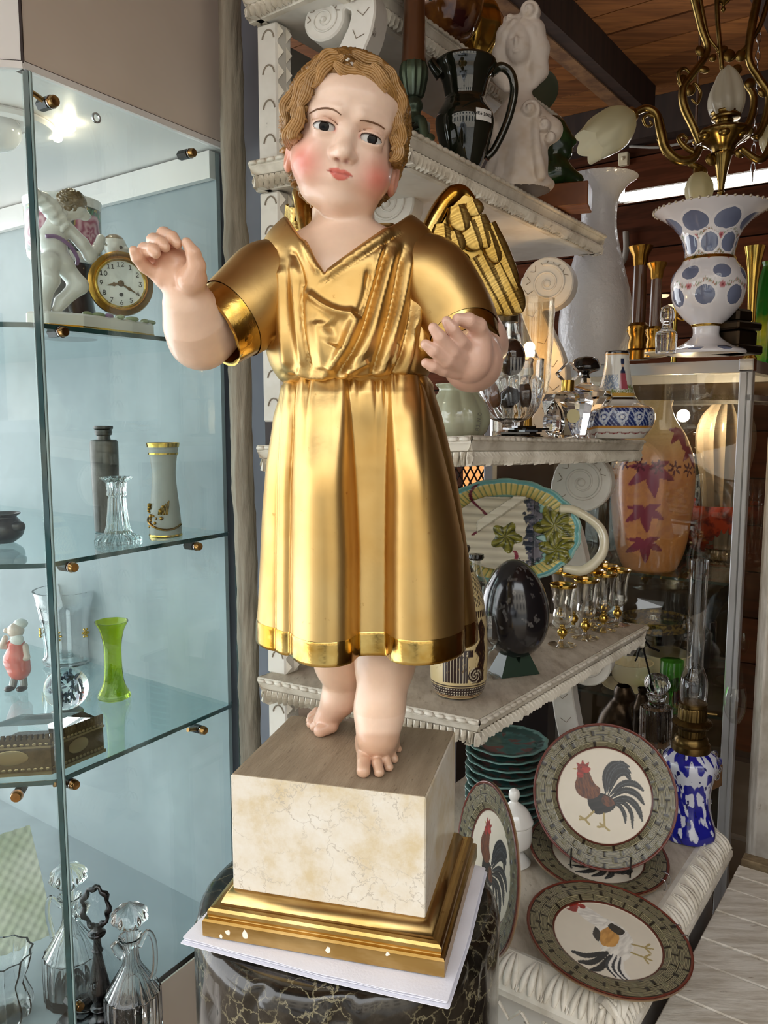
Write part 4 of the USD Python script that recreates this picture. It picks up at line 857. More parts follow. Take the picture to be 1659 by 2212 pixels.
# ---- wings: plate with feathers laid over it, all in the wing's own plane (a outwards, z up)
FEA = [(1007, 580, 1061, 664, 42), (1015, 553, 1084, 664, 44), (1037, 545, 1106, 666, 42), (1074, 560, 1128, 660, 40), (1055, 480, 1117, 612, 30), (985, 560, 1030, 640, 34),
       (980, 545, 1001, 580, 36), (1050, 497, 1071, 560, 32), (1028, 467, 1047, 532, 38), (1007, 480, 1029, 536, 42), (972, 501, 986, 542, 36), (950, 488, 953, 532, 38), (1011, 439, 1025, 468, 32), (980, 450, 995, 501, 40)]
WOUT = [(915, 520), (935, 485), (958, 445), (978, 420), (1000, 414), (1022, 428), (1045, 470), (1075, 530), (1108, 590), (1134, 638), (1130, 660), (1100, 664), (1062, 662), (1020, 620), (970, 570), (925, 545)]
W0 = J(905, 520, 0.075); sw = 0.000645
def wing(dirv, nrm, root):
    d_, n_ = np.array(dirv) / np.linalg.norm(dirv), np.array(nrm) / np.linalg.norm(nrm); Z = np.array([0, 0, 1.0])
    def put(v): return root + v[:, :1] * d_ + v[:, 1:2] * Z + v[:, 2:3] * n_
    A = lambda x, y: ((x - 905) * sw, (520 - y) * sw)
    pl = Polygon([tuple(p) for p in curve([A(*p) for p in WOUT] + [A(*WOUT[0])], 5)]).buffer(0)
    v, f = prism(pl, 0.0160, -0.010, 0.0035); flip = np.linalg.det(np.stack([d_, Z, n_])) < 0
    fx = lambda f: f[:, ::-1] if flip else f
    wg = part('wing', loc_((put(v), fx(f))), 'gilt_wing', statue, smooth=50, label='carved gilded wing')
    le = curve([A(*p) for p in ((912, 528), (932, 490), (957, 448), (980, 424), (1002, 420), (1026, 446), (1046, 482))], 6)
    r = np.interp(np.linspace(0, 1, len(le)), [0, 0.25, 0.5, 0.75, 1], [0.011, 0.013, 0.013, 0.008, 0.003])
    v, f = tube(np.c_[le, np.zeros(len(le)) - 0.002], r, 14); part('wing_edge', loc_((put(v), fx(f))), 'gilt_burnished', wg, smooth=True)
    for k, (x0, y0, x1, y1, w) in enumerate(FEA):
        a, b = np.array(A(x0, y0)), np.array(A(x1, y1)); L = np.linalg.norm(b - a); t = (b - a) / L; s = np.array([-t[1], t[0]]); w *= sw * 0.66
        nl, nw = max(int(L / 0.0008), 16), 15; P = np.zeros((nl, nw, 3))
        for i in range(nl):
            q = i / (nl - 1); ww = w * min(0.70 + 0.8 * q, 1.0) * (math.sqrt(max(1 - ((q - 0.62) / 0.38) ** 2, 0.0)) if q > 0.62 else 1.0) + 0.0004
            for j in range(nw):
                c = j / (nw - 1) * 2 - 1
                h = 0.0062 + k * 0.00042 + 0.0034 * (1 - c * c) + 0.0011 * math.exp(-(c / 0.09) ** 2) - 0.0022 * (abs(c) > 0.97) + 0.00020 * math.sin(q * L * 1500 - abs(c) * 5.5 + 2.2 * math.sin(q * L * 330 + k * 2)) * (0.14 < abs(c) < 0.90) + 0.001 * q
                P[i, j] = (*(a + t * L * q + s * ww * c), h)
        m = sheet(P); part('feather', loc_((put(m[0]), fx(m[1][:, ::-1]))), 'gilt_wing', wg, smooth=True)
    return wg
wing((0.97, 0.24, 0), (0.24, -0.97, 0), W0)
wing((-0.30, 0.95, 0), (-0.95, -0.30, 0), J(664, 506, 0.072))
# ---------------------------------------------------------------- plinth, cloth and marble column under the statue
_c = [onz(*q, ZP)[:2] for q in ((498, 1672), (920, 1722), (998, 1582), (645, 1548))]
_e = _c[1] - _c[0]; PX = np.array([*(_e / np.linalg.norm(_e)), 0]); PY = np.array([-PX[1], PX[0], 0])
pw = np.linalg.norm(_c[1] - _c[0]); pd = 0.208
PC = np.array([*_c[0], 0]) + PX * pw / 2 + PY * pd / 2; prz = math.atan2(PX[1], PX[0])
zb = 0.846                                     # top of the column
pl = thing('plinth', 'cream marbled square plinth with gilded moulded base under the angel', 'plinth', (PC[0], PC[1], zb + 0.010), prz)
b0_ = 0.052; hp_ = ZP - (zb + 0.010)
part('block', bx(0, 0, (b0_ + hp_) / 2 - 0.0005, pw, pd, hp_ - b0_ - 0.001, 0.0015), 'plinth_marble', pl, smooth=False)
part('top_board', bx(0, 0, hp_ - 0.0006, pw - 0.0035, pd - 0.0035, 0.0012), 'plinth_top', pl, smooth=False, label='grained brown top of the plinth')
def frame_mould(prof):                          # [(outset, z)] swept round the rectangle
    P = []
    for o, z in prof:
        x, y = pw / 2 + o, pd / 2 + o; P.append([(-x, -y, z), (x, -y, z), (x, y, z), (-x, y, z)])
    return sheet(np.array(P), True)
part('base_moulding', frame_mould([(0.027, 0.001), (0.0290, 0.003), (0.0290, 0.022), (0.0275, 0.025), (0.024, 0.026), (0.0235, 0.027), (0.0245, 0.030), (0.0240, 0.034), (0.0215, 0.037), (0.0175, 0.0385), (0.0135, 0.0375), (0.0115, 0.0385), (0.0100, 0.0425), (0.0075, 0.047), (0.004, 0.0505), (0.0, 0.0520), (-0.01, 0.052)]), 'gilt_base', pl, smooth=25, label='gilded stepped base moulding')
rb = random.Random(8)
for (x, z, r) in ((-0.118, 0.013, 0.0042), (-0.095, 0.014, 0.006), (0.012, 0.013, 0.004), (0.085, 0.020, 0.003), (-0.128, 0.006, 0.003)):
    poly = Polygon([(r * rb.uniform(0.5, 1.1) * math.cos(t), r * rb.uniform(0.5, 1.2) * math.sin(t)) for t in np.linspace(0, 6.28, 8)[:-1]]).convex_hull
    part('worn_spot', frame(prism(poly, 0.0008), (x, -pd / 2 - 0.0288, z), (1, 0, 0), (0, 0, 1), (0, -1, 0)), 'white_chip', pl, smooth=False)
# cloth, folded in layers
cc = [onz(*q, zb + 0.006)[:2] for q in ((397, 2030), (700, 2110), (965, 2168), (1010, 2030), (1047, 1880))]
PX2, PY2 = PX[:2], PY[:2]
cl_poly = Polygon([cc[0], cc[1], cc[2], cc[3], cc[4], cc[4] - PX2 * 0.10 + PY2 * 0.02, cc[0] + PY2 * 0.245 + PX2 * 0.02])
cl = thing('cloth', 'folded white cloth laid between plinth and marble column', 'cloth', (PC[0], PC[1], zb))
for k in range(3):
    q = cl_poly.buffer(-0.0035 * k if k < 2 else -0.002, join_style=1).buffer(0.003)
    xy = np.array(q.segmentize(0.012).exterior.coords)[:-1]; n = len(xy); cen = xy.mean(0); R = []
    for t, z in ((0.0, 0.0), (0.35, 0.0004), (1.0, 0.0016), (1.004, 0.0022), (1.0, 0.0030), (0.35, 0.0032), (0.0, 0.0032)):
        w = 0.0012 * np.sin(xy[:, 0] * 90 + k * 2 + xy[:, 1] * 60) * (t > 0.5)
        R.append(np.c_[cen + (xy - cen) * t * (1 + 0.006 * math.sin(k * 3)) - PC[:2], np.full(n, 0.0002 + k * 0.0032 + z) + w * (k > 0) * 0.4])
    m = sheet(np.array(R), True); part('fold', m, 'cloth_white', cl, smooth=60)
# column
c0 = at(752, 2000, PC[1] + 0.02); rcol = 0.2085
prof = [(rcol - 0.004, 0), (rcol, 0.004)] + [(rcol, z) for z in np.linspace(0.02, zb - 0.030, 40)] + [(rcol + 0.0005, zb - 0.026), (rcol - 0.0015, zb - 0.016), (rcol - 0.006, zb - 0.007), (rcol - 0.012, zb - 0.002), (rcol - 0.02, zb), (rcol * 0.5, zb), (0.0, zb)]
v, f = lathe([(0, 0)] + prof, 220)
a = np.arctan2(v[:, 1], v[:, 0]); q = np.stack([np.cos(a) * 5, np.sin(a) * 5, v[:, 2] * 22], 1); rr = np.hypot(v[:, 0], v[:, 1])
ch = np.clip(fbm(q, 4, 3) - 0.56, 0, 1) * sstep(v[:, 2], zb - 0.11, zb - 0.04) * (rr > rcol * 0.95) * (v[:, 2] < zb - 0.0005)
v[:, :2] *= (1 - ch * 0.22)[:, None]; v[:, 2] -= ch * 0.02
tag(part('marble_column', (v + [c0[0], c0[1], 0], f), 'green_marble', None, smooth=50), 'dark veined marble column carrying the angel and its plinth', 'column')
# ---------------------------------------------------------------- glass vitrine at the left
ZV = 2.05
A = onz(50, 152, ZV)[:2]; B = onz(497, 331, ZV)[:2]
ld = np.array([-math.sin(math.radians(81)), -math.cos(math.radians(81))]); A2 = A + ld * 0.62
Wp = B + D2[:2] * 1.10; Vpoly = Polygon([A2, A, B, Wp])
vit = thing('glass_vitrine', 'tall octagonal glass vitrine with cream laminate cornice and glass shelves', 'display case', (A[0], A[1], 0))
def vl(m): v, f = cat_(m); return v - [A[0], A[1], 0], f
def zat(px, py): # height on the chamfered pane
    n = np.array([(B - A)[1], -(B - A)[0], 0]); return onplane(px, py, [*A, 0], n)[2]
ZS = [zat(75, 695), 0.5 * (zat(95, 1215) + zat(467, 1160)), 0.5 * (zat(95, 1697) + zat(467, 1545))]
ZB0 = 0.34
inn = Vpoly.buffer(-0.004, join_style=2); outp = Vpoly.buffer(0.006, join_style=2)
def edge_board(a, b, t, z0, z1, off, m, nm, lab=None): return part(nm, vl(slab(a, b, t, z0, z1, off)), m, vit, smooth=False, label=lab)
edge_board(A, B, 0.018, ZV + 0.012, ZV + 0.330, 0.0, 'laminate', 'cornice_panel'); edge_board(A2, A, 0.018, ZV + 0.012, ZV + 0.330, 0.0, 'laminate_white', 'cornice_panel', 'white cornice panel')
edge_board(A, B, 0.022, ZV + 0.002, ZV + 0.013, -0.003, 'laminate_white', 'cornice_edge'); edge_board(A2, A, 0.022, ZV + 0.002, ZV + 0.013, -0.003, 'laminate_white', 'cornice_edge')
edge_board(A, B, 0.004, ZV + 0.0125, ZV + 0.0150, -0.0008, 'black_line', 'joint_line'); edge_board(A2, A, 0.004, ZV + 0.0125, ZV + 0.0150, -0.0008, 'black_line', 'joint_line')
edge_board(A, B, 0.004, ZV + 0.327, ZV + 0.3305, -0.0008, 'black_line', 'joint_line'); edge_board(A, B, 0.10, ZV + 0.3305, ZV + 0.362, 0.001, 'chipboard', 'top_board', 'raw chipboard edge of the top board')
part('corner_line', vl(bx(A[0], A[1], ZV + 0.17, 0.004, 0.004, 0.318)), 'black_line', vit, smooth=False)
part('ceiling_board', vl(prism(inn, 0.016, ZV + 0.004)), 'laminate_white', vit, smooth=False)
part('roof_board', vl(prism(Polygon([A2, A, B, Wp]).buffer(-0.03), 0.012, ZV + 0.338)), 'chipboard', vit, smooth=False)
ba, bb = B + D2[:2] * 0.02, Wp
part('back_panel', vl(slab(ba, bb, 0.010, ZB0, ZV, -0.022)), 'vitrine_back', vit, smooth=False, label='pale blue grey back panel')
part('top_rail', vl(slab(ba, bb, 0.016, ZV - 0.055, ZV, -0.040)), 'laminate_white', vit, smooth=False)
part('glass_pane', vl(slab(A, B, 0.006, ZB0, ZV, 0.0)), 'pane_clear', vit, smooth=False); part('glass_pane', vl(slab(A2, A, 0.006, ZB0, ZV, 0.0)), 'pane_clear', vit, smooth=False)
def vedge(p, w, d): 
    part('glass_edge', vl(bx(p[0], p[1], (ZB0 + ZV) / 2, w, d, ZV - ZB0)), 'glass_edge', vit, smooth=False)
vedge(A + np.array([0.003, 0.004]), 0.009, 0.008); vedge(B + np.array([-0.004, -0.002]), 0.007, 0.008)
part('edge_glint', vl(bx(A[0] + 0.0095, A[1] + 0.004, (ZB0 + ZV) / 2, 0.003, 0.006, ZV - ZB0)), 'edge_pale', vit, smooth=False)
spoly = Vpoly.buffer(-0.010, join_style=2).buffer(-0.02).buffer(0.02)
for z in ZS:
    sh = part('glass_shelf', vl(prism(spoly, 0.008, z - 0.008)), 'pane_shelf', vit, smooth=False)
    ring = np.array(spoly.segmentize(0.3).exterior.coords)
    part('shelf_edge', vl(prism(spoly.buffer(0.0012).difference(spoly.buffer(-0.0012)), 0.0082, z - 0.0081)), 'glass_edge', sh, smooth=False)
part('bottom_board', vl(prism(inn, 0.02, ZB0 - 0.02)), 'vitrine_back', vit, smooth=False)
part('base_panel', vl(slab(A, B, 0.018, 0, ZB0, 0.0)), 'laminate', vit, smooth=False); part('base_panel', vl(slab(A2, A, 0.018, 0, ZB0, 0.0)), 'laminate_white', vit, smooth=False)
nAB = np.array([(B - A)[1], -(B - A)[0]]); nAB /= np.linalg.norm(nAB); uAB = (B - A) / np.linalg.norm(B - A); nLA = np.array([-ld[1], ld[0]]); nLA = nLA if nLA[1] < 0 else -nLA
def knob(px, py, n2, r=0.0100, blk=True, arm=None):
    n3 = np.array([*n2, 0]); p = onplane(px, py, [*A, 0], n3); z = n3; x = np.cross(UP, z)
    k = part('clamp', vl(frame(prism(Polygon([(r * 1.1 * math.cos(t), r * 1.1 * math.sin(t)) for t in np.arange(6) / 6 * 6.283]), 0.024), p - z * 0.030, x, UP, z)), 'black_plastic', vit, smooth=False)
    part('knob', vl(frame(lathe([(0, 0), (r, 0), (r, 0.007), (r * 0.85, 0.0095), (0, 0.0098)], 24), p + z * 0.0005, x, UP, z)), 'brass_knob', k, smooth=40)
    part('washer', vl(frame(lathe([(0, -0.0015), (r * 1.15, -0.0015), (r * 1.15, 0.0005), (0, 0.0005)], 20), p, x, UP, z)), 'chrome', k, smooth=40)
    if arm is not None: part('arm', vl(tube([p - z * 0.012, p - z * 0.012 + np.array([*(arm[0] * uAB), arm[1]])], 0.0045, 8)), 'brass_knob', k)
for px, py in ((134, 717), (425, 1180), (155, 1225), (437, 1577), (158, 1694), (168, 2172), (412, 331)): knob(px, py, nAB, 0.0085, arm=(-0.03, 0.008) if (px, py) in ((158, 1694), (437, 1577)) else None)
knob(112, 220, nAB, 0.0095, arm=(-0.035, 0.010)); knob(37, 1718, nLA, 0.0095)
part('lock_hole', vl(frame(lathe([(0.006, 0), (0.009, 0), (0.009, 0.003), (0.006, 0.003), (0.006, 0)], 20), onplane(205, 256, [*A, 0], [*nAB, 0]) + 0.001, np.cross(UP, [*nAB, 0]), UP, np.array([*nAB, 0]))), 'chrome', vit)
# lamp let into the vitrine's ceiling
lc = onz(-5, 268, ZV)
lamp = thing('ceiling_spot', 'round white spot lamp let into the vitrine ceiling', 'lamp', (lc[0], lc[1], ZV))
part('ring', lathe([(0.060, 0.002), (0.100, 0.003), (0.104, -0.002), (0.098, -0.008), (0.078, -0.010), (0.060, 0.000), (0.060, 0.002)], 48), 'laminate_white', lamp); part('bulb', ball((0, 0, -0.012), (0.042, 0.042, 0.038), 3), 'milk_glass', lamp, smooth=True)
for k, (px, py) in enumerate(((124, 296), (152, 274))):
    p = onz(px, py, ZV - 0.006); single('halogen_bulb', ('lit halogen bulb in the vitrine ceiling, nearer the pane edge', 'lit halogen bulb in the vitrine ceiling, farther from the pane edge')[k], 'bulb', ball(p, 0.010, 2), 'halogen', smooth=True)
# ---- what stands on the vitrine's shelves
def base_on(px, py, z): return onz(px, py, z)
def lathed(name, label, cat, px, py, z, parts, group=None, p=None, rz=0.0, multi=False):
    """parts: (name, [(half width px, height px)...], material, options); the profile is in pixels of the photograph at the thing's place."""
    p = base_on(px, py, z) if p is None else np.asarray(p, float); s = scale_at(p)
    only = len(parts) == 1 and not multi
    o = None if only else thing(name, label, cat, p, rz, group); last = None
    for nm, pr, m, *op in parts:
        op = op[0] if op else {}
        pr = np.array(pr, float); pr = rprof(pr, op.get('m', 5)) if op.get('smooth', True) else pr
        pr = pr * s
        if op.get('hollow'): pr = np.array(hollow(pr, op['hollow'] * s, op.get('floor', 8) * s))
        else:
            if pr[0, 0] > 1e-6: pr = np.vstack([[0, pr[0, 1]], pr])
            if pr[-1, 0] > 1e-6 and op.get('cap', True): pr = np.vstack([pr, [0, pr[-1, 1]]])
        g = lathe(pr, op.get('n', 48), op.get('flute'))
        g = mv(g, (op.get('dx', 0) * s, op.get('dy', 0) * s, op.get('dz', 0) * s))
        if only:
            g = mv(g, p, rz=0.0)
            col = op['paint'](g[0] - p, s) if 'paint' in op else None
            return tag(part(name, g, m, None, op.get('sm', 40), color=col), label, cat, group), p, s
        col = op['paint'](g[0], s) if 'paint' in op else None
        last = part(nm, g, m, last if op.get('sub') else o, op.get('sm', 40), color=col, label=op.get('label'))
    return o, p, s
fl = lambda n, a: (lambda th, t: 1 + a * np.abs(np.sin(th * n / 2)) + 0 * t)
def fl_part(n, a, lo, hi): return lambda th, t: 1 + a * np.abs(np.sin(th * n / 2)) * ((t > lo) & (t < hi))
z = ZS[1]
lathed('pewter_flask', 'tall dark pewter flask with ringed neck behind the crystal candlestick', 'flask', 232, 1148, z, [('body', [(22, 0), (26, 3), (27, 60), (29, 150), (29, 192), (26, 197), (14, 198), (13, 206), (17, 208), (18, 214), (17, 218), (20, 221), (20, 226), (14, 227)], 'pewter', {'smooth': False})])
lathed('crystal_candlestick', 'clear pressed crystal candlestick with petal rim and fluted stem', 'candlestick', 256, 1172, z, [('body', [(50, 0), (50, 8), (44, 14), (30, 20), (24, 40), (20, 80), (19, 95), (17, 100), (22, 104), (20, 112), (22, 130), (36, 140), (34, 142), (18, 136), (14, 120)], 'crystal', {'flute': fl(14, -0.10), 'n': 112, 'smooth': False, 'sm': 30})])
o, p, s = lathed('frosted_vase', 'slender frosted glass vase with gilt bands and a gilt flower mount', 'vase', 358, 1158, z, [('body', [(33, 0), (34, 20), (31, 60), (26, 110), (25, 140), (29, 175), (34, 200)], 'frosted', {'hollow': 2.2}), ('gilt_rim', [(33.6, 192), (34.6, 198), (34.8, 201), (33.4, 201)], 'gilt_bright', {'cap': False}), ('gilt_band', [(31.2, 176), (31.9, 180), (31.0, 180)], 'gilt_bright', {'cap': False, 'smooth': False}), ('gilt_foot', [(34.5, 0), (35.5, 3), (34.5, 6)], 'gilt_bright', {'cap': False})])
rv = random.Random(2); mt = []
for k in range(22):
    a = -2.3 + rv.uniform(-0.9, 0.9); hgt = rv.uniform(15, 70); mt.append(ball(((33) * s * math.cos(a), 33 * s * math.sin(a), hgt * s), (rv.uniform(2, 5) * s,) * 3, 1))
for k in range(7):
    a = -1.75 + k * 0.10; mt.append(tube([(32 * s * math.cos(a), 32 * s * math.sin(a), 50 * s), (35 * s * math.cos(a + 0.1), 35 * s * math.sin(a + 0.1), (62 + 3 * k) * s)], 1.4 * s, 5))
mt.append(tube([(36 * s * math.cos(a), 36 * s * math.sin(a), (30 + 12 * math.sin(a * 1.3)) * s) for a in np.linspace(-3.3, -0.2, 16)], 2.5 * s, 6))
part('flower_mount', cat_(*mt), 'gilt_dark', o, kind='stuff', label='gilt flower mount')
lathed('dark_bowl', 'squat dark pewter bowl with flared rim at the left pane', 'bowl', 6, 1172, z, [('body', [(22, 0), (40, 14), (44, 30), (36, 48), (30, 56), (38, 62), (37, 64), (28, 57)], 'pewter', {'n': 40}), ('lobe', [(0, -14), (13, -8), (16, 0), (12, 9), (0, 13)], 'pewter', {'dx': 38, 'dz': 36, 'dy': -10})])
z = ZS[2]
lathed('green_glass_vase', 'slim lime green glass vase with flared rim', 'vase', 247, 1508, z, [('body', [(30, 0), (36, 5), (34, 12), (26, 28), (21, 50), (19, 90), (20, 120), (26, 150), (36, 170)], 'green_glass', {'hollow': 2.5, 'floor': 10, 'flute': fl(8, -0.04), 'n': 64})])
o, p, s = lathed('crystal_beaker', 'large cut crystal beaker with gilt flowers and lens cuts', 'vase', 150, 1428, z, [('vessel', [(52, 0), (56, 10), (50, 22), (52, 60), (58, 110), (64, 140), (68, 158)], 'crystal', {'hollow': 5, 'flute': fl_part(10, -0.07, 0.03, 0.40), 'n': 120})], multi=True)
for a0 in np.arange(6) * PI / 3 - PI / 2:
    e = np.array([math.cos(a0), math.sin(a0), 0]); w = np.array([-e[1], e[0], 0]); part('gilt_flower', cat_(*[ball((e * 55.5 + w * 7 * math.cos(t) * k_ + UP * (70 + 9 * math.sin(t) * k_)) * s, 2.6 * s, 1) for k_ in (0.4, 1.0) for t in np.arange(6) * 1.047 + k_]), 'gilt_bright', o, kind='stuff')
p = base_on(146, 1545, z); s = scale_at(p)
g = thing('glass_paperweight', 'round glass paperweight with blue grey crystal tangle on a low foot', 'paperweight', p)
part('foot', lathe(rprof([(0, 0), (26, 0), (34, 5), (30, 12), (18, 16), (0, 17)]) * s, 32), 'pewter_pale', g); part('ball', ball((0, 0, 60 * s), 46 * s, 4), 'crystal', g, smooth=True)
rk = np.random.RandomState(3); d = rk.normal(size=(70, 3)); d /= np.linalg.norm(d, axis=1, keepdims=True); tg = [bx(0, 0, 0, 11 * s, 2.5 * s, 2.5 * s) for _ in d]
part('inclusion', cat_(*[mv(m, (0, 0, 60 * s) + q * s * 25 * rk.uniform(0.3, 1) ** 0.4, rz=rk.uniform(0, 3), rx=rk.uniform(0, 3), ry=rk.uniform(0, 3)) for m, q in zip(tg, d)]), 'blue_slate', g, smooth=False, kind='stuff')
# jewel casket
p = base_on(95, 1655, z); s = scale_at(p)
u3 = np.array([*uAB, 0]); l3 = np.array([*ld, 0]); cor = base_on(112, 1672, z)
cq = thing('jewel_casket', 'gilt metal casket with a sloping glass lid on the lowest glass shelf', 'casket', cor)
w1_, w2_, h_ = 0.115, 0.150, 0.066
def fr(m): return frame(m, (0, 0, 0), u3, l3, UP)
CB = Polygon([(0, 0), (w1_, 0), (w1_, w2_), (0, w2_)])
part('body', fr(prism(CB, h_, 0.002, 0.002)), 'old_brass', cq, smooth=False)
part('glass_lid', fr(cat_(m3.Manifold.hull_points(np.array([(0.004, 0.004, h_ + 0.003), (w1_ - 0.004, 0.004, h_ + 0.003), (0.004, w2_ - 0.004, h_ + 0.003), (w1_ - 0.004, w2_ - 0.004, h_ + 0.003), (0.02, 0.02, h_ + 0.022), (w1_ - 0.02, 0.02, h_ + 0.022), (0.02, w2_ - 0.02, h_ + 0.022), (w1_ - 0.02, w2_ - 0.02, h_ + 0.022)])))), 'crystal', cq, smooth=False)
part('frieze', fr(prism(CB.buffer(0.002, join_style=2), 0.006, 0.0)), 'old_brass_pale', cq, smooth=False); part('frieze', fr(prism(CB.buffer(0.0015, join_style=2), 0.004, h_ - 0.016)), 'old_brass_pale', cq, smooth=False)
gal = []
for k in range(16): t = (k + 0.5) / 16; gal += [bx(w1_ * t, 0, h_ + 0.005, 0.004, 0.003, 0.010), bx(0, w2_ * t, h_ + 0.005, 0.003, 0.005, 0.010)]
part('gallery', fr(cat_(*gal)), 'old_brass', cq, smooth=False, kind='stuff')
orn = []
for k in range(14):
    t = (k + 0.5) / 14
    for zz in (0.011, h_ - 0.009): orn += [ball((w1_ * t, -0.001, zz), (0.003, 0.0015, 0.003), 1), ball((-0.001, w2_ * t, zz), (0.0015, 0.0035, 0.003), 1)]
orn += [ball((w1_ * 0.5, -0.001, 0.034), (0.022, 0.002, 0.014), 2), ball((-0.001, w2_ * 0.45, 0.034), (0.002, 0.03, 0.014), 2)]
part('ornament', fr(cat_(*orn)), 'old_brass_pale', cq, kind='stuff')
# porcelain figure in a red tunic
p = base_on(40, 1490, z); s = scale_at(p)
fg = thing('porcelain_figure', 'small porcelain figure of a bearded old man in a coral tunic', 'figurine', p)
def Lp(x, h, y=0): return (x * s, y * s, h * s)
def skf(q): return smin(smin(s_ball(q, Lp(2, 132, -2), 17 * s), s_ball(q, Lp(-16, 133, -8), 6 * s), 4 * s), smin(s_chain(q, [Lp(-14, 98), Lp(-26, 100, -8), Lp(-17, 118, -12)], [9 * s, 7 * s, 6 * s], 3 * s), s_chain(q, [Lp(18, 96), Lp(24, 74, -6), Lp(8, 66, -14)], [8 * s, 7 * s, 6 * s], 3 * s), 0.001), 2 * s)
part('head', sdf_mesh(skf, Lp(-45, 50, -35), Lp(45, 160, 30), 1.6 * s), 'porcelain_skin', fg, smooth=True)
part('tunic', sdf_mesh(lambda q: smin(s_ell(q, Lp(-2, 66), (27 * s, 22 * s, 27 * s)), s_cap(q, Lp(0, 100), Lp(4, 46), 18 * s, 24 * s), 8 * s), Lp(-45, 15, -35), Lp(45, 130, 35), 2 * s), 'coral_glaze', fg, smooth=True)
part('beard', sdf_mesh(lambda q: smin(s_ell(q, Lp(6, 114, -9), (15 * s, 10 * s, 14 * s)), s_ell(q, Lp(10, 145, 4), (15 * s, 14 * s, 11 * s)), 3 * s), Lp(-30, 85, -30), Lp(40, 170, 30), 1.8 * s), 'porcelain_white', fg, smooth=True)
for sx in (-1, 1): part('leg', tube([Lp(sx * 9 + 2, 30), Lp(sx * 12, 8)], 8 * s, 10), 'porcelain_grey', fg); part('shoe', ball(Lp(sx * 13 - 3, 5, -6), (11 * s, 15 * s, 6 * s), 2), 'pewter', fg, smooth=True)
# bottom of the vitrine
z = ZB0
def decanter(name, lab, px, py, hdl):
    o, p, s = lathed(name, lab, 'decanter', px, py, z, [('body', [(56, 0), (60, 5), (60, 95), (56, 104), (34, 140), (20, 165), (16, 190), (18, 215), (26, 228)], 'crystal', {'flute': fl_part(16, -0.05, 0.02, 0.62), 'n': 128, 'hollow': 5, 'sm': 30, 'm': 4}), ('stopper', [(8, 205), (9, 235), (12, 245), (34, 262), (40, 275), (30, 290), (12, 298), (0, 299)], 'crystal', {'flute': fl(10, -0.12), 'n': 80})])
    part('handle', tube(curve([(18 * s, 0, 205 * s), (36 * s * hdl, 0, 238 * s), (50 * s * hdl, 0, 215 * s), (50 * s * hdl, 0, 160 * s), (42 * s * hdl, 0, 128 * s)] if hdl > 0 else [(-18 * s, 0, 205 * s), (-40 * s, 0, 225 * s), (-48 * s, 0, 190 * s), (-40 * s, 0, 135 * s)], 6), 5.5 * s, 10), 'crystal', o, smooth=True)
    part('spout', tube(curve([(-14 * s * np.sign(hdl), 0, 185 * s), (-26 * s * np.sign(hdl), 0, 195 * s), (-36 * s * np.sign(hdl), 0, 212 * s)], 5), np.linspace(14, 9, 11) * s, 12), 'crystal', o, smooth=True)
decanter('crystal_decanter', 'crystal decanter with frilled stopper and handle right of the silver cruet stand', 290, 2235, 1)
decanter('crystal_decanter', 'crystal decanter with mushroom stopper behind the vitrine edge, left of the cruet stand', 160, 2150, -1)
o, p, s = lathed('cruet_stand', 'tarnished silver cruet stand with baluster stem and twig ring handle', 'cruet stand', 218, 2215, z, [('base', [(95, 0), (97, 4), (92, 9), (40, 12), (30, 18)], 'tarnish', {'smooth': False, 'n': 64}), ('stem', [(30, 14), (18, 24), (14, 36), (20, 44), (12, 52), (22, 80), (21, 100), (13, 140), (9, 165), (10, 172), (12, 175), (9, 180), (8, 205), (17, 210), (18, 216), (10, 222), (7, 232)], 'tarnish', {'n': 36})])
t = np.linspace(0.25, 2 * PI - 0.25, 40); wv = 2.6 * np.sin(t * 9)
rg_ = np.stack([(27 + wv) * np.sin(t), 2 * np.sin(t * 7), 272 - (44 + wv) * np.cos(t)], 1) * s
part('handle_ring', tube(rg_, (5.5 + 1.6 * np.sin(np.linspace(0, 40, 40))) * s, 9), 'tarnish', o, smooth=True)
for k, (a, r) in enumerate(((-0.9, 60), (0.6, 62), (2.4, 60))): part('cup_ring', mv(tube([(30 * s * math.cos(q), 30 * s * math.sin(q), 0) for q in np.arange(32) / 32 * 6.283], 4 * s, 8, closed=True), (r * s * math.cos(a), r * s * math.sin(a), 22 * s)), 'tarnish', o, smooth=True)
lathed('crystal_jug', 'cut crystal jug with gold flecks in the bottom left corner of the vitrine', 'jug', 10, 2200, z, [('body', [(40, 0), (56, 12), (60, 40), (50, 70), (46, 90), (58, 120), (66, 150)], 'crystal', {'hollow': 5, 'flute': fl(12, -0.08), 'n': 96})])
# folded cloth and a napkin leaning inside
q = [onz(-60, 2090, z + 0.03), onz(120, 2015, z + 0.03)]; u_ = (q[1] - q[0]); L_ = np.linalg.norm(u_); u_ /= L_
back = np.array([-u_[1], u_[0], 0]); back = back if back[1] > 0 else -back; upv = back * 0.55 + UP * 0.83; upv /= np.linalg.norm(upv)
G = []
for i in range(46):
    r_ = []
    for j in range(60):
        a_, b_ = j / 59, i / 45; r_.append(q[0] + u_ * (a_ * L_ * 1.0) + upv * (b_ * 0.24) + np.cross(u_, upv) * (0.0022 * (math.sin(a_ * 44) * math.sin(b_ * 60)) + 0.004 * math.sin(a_ * 5)))
    G.append(r_)
v, f = sheet(np.array(G)); n_ = vnorm(v, f); single('woven_mat', 'cream woven table mat with green tinge leaning inside the vitrine', 'mat', (np.vstack([v, v - n_ * 0.003]), np.vstack([f, f[:, ::-1] + len(v)])), 'woven', smooth=True)
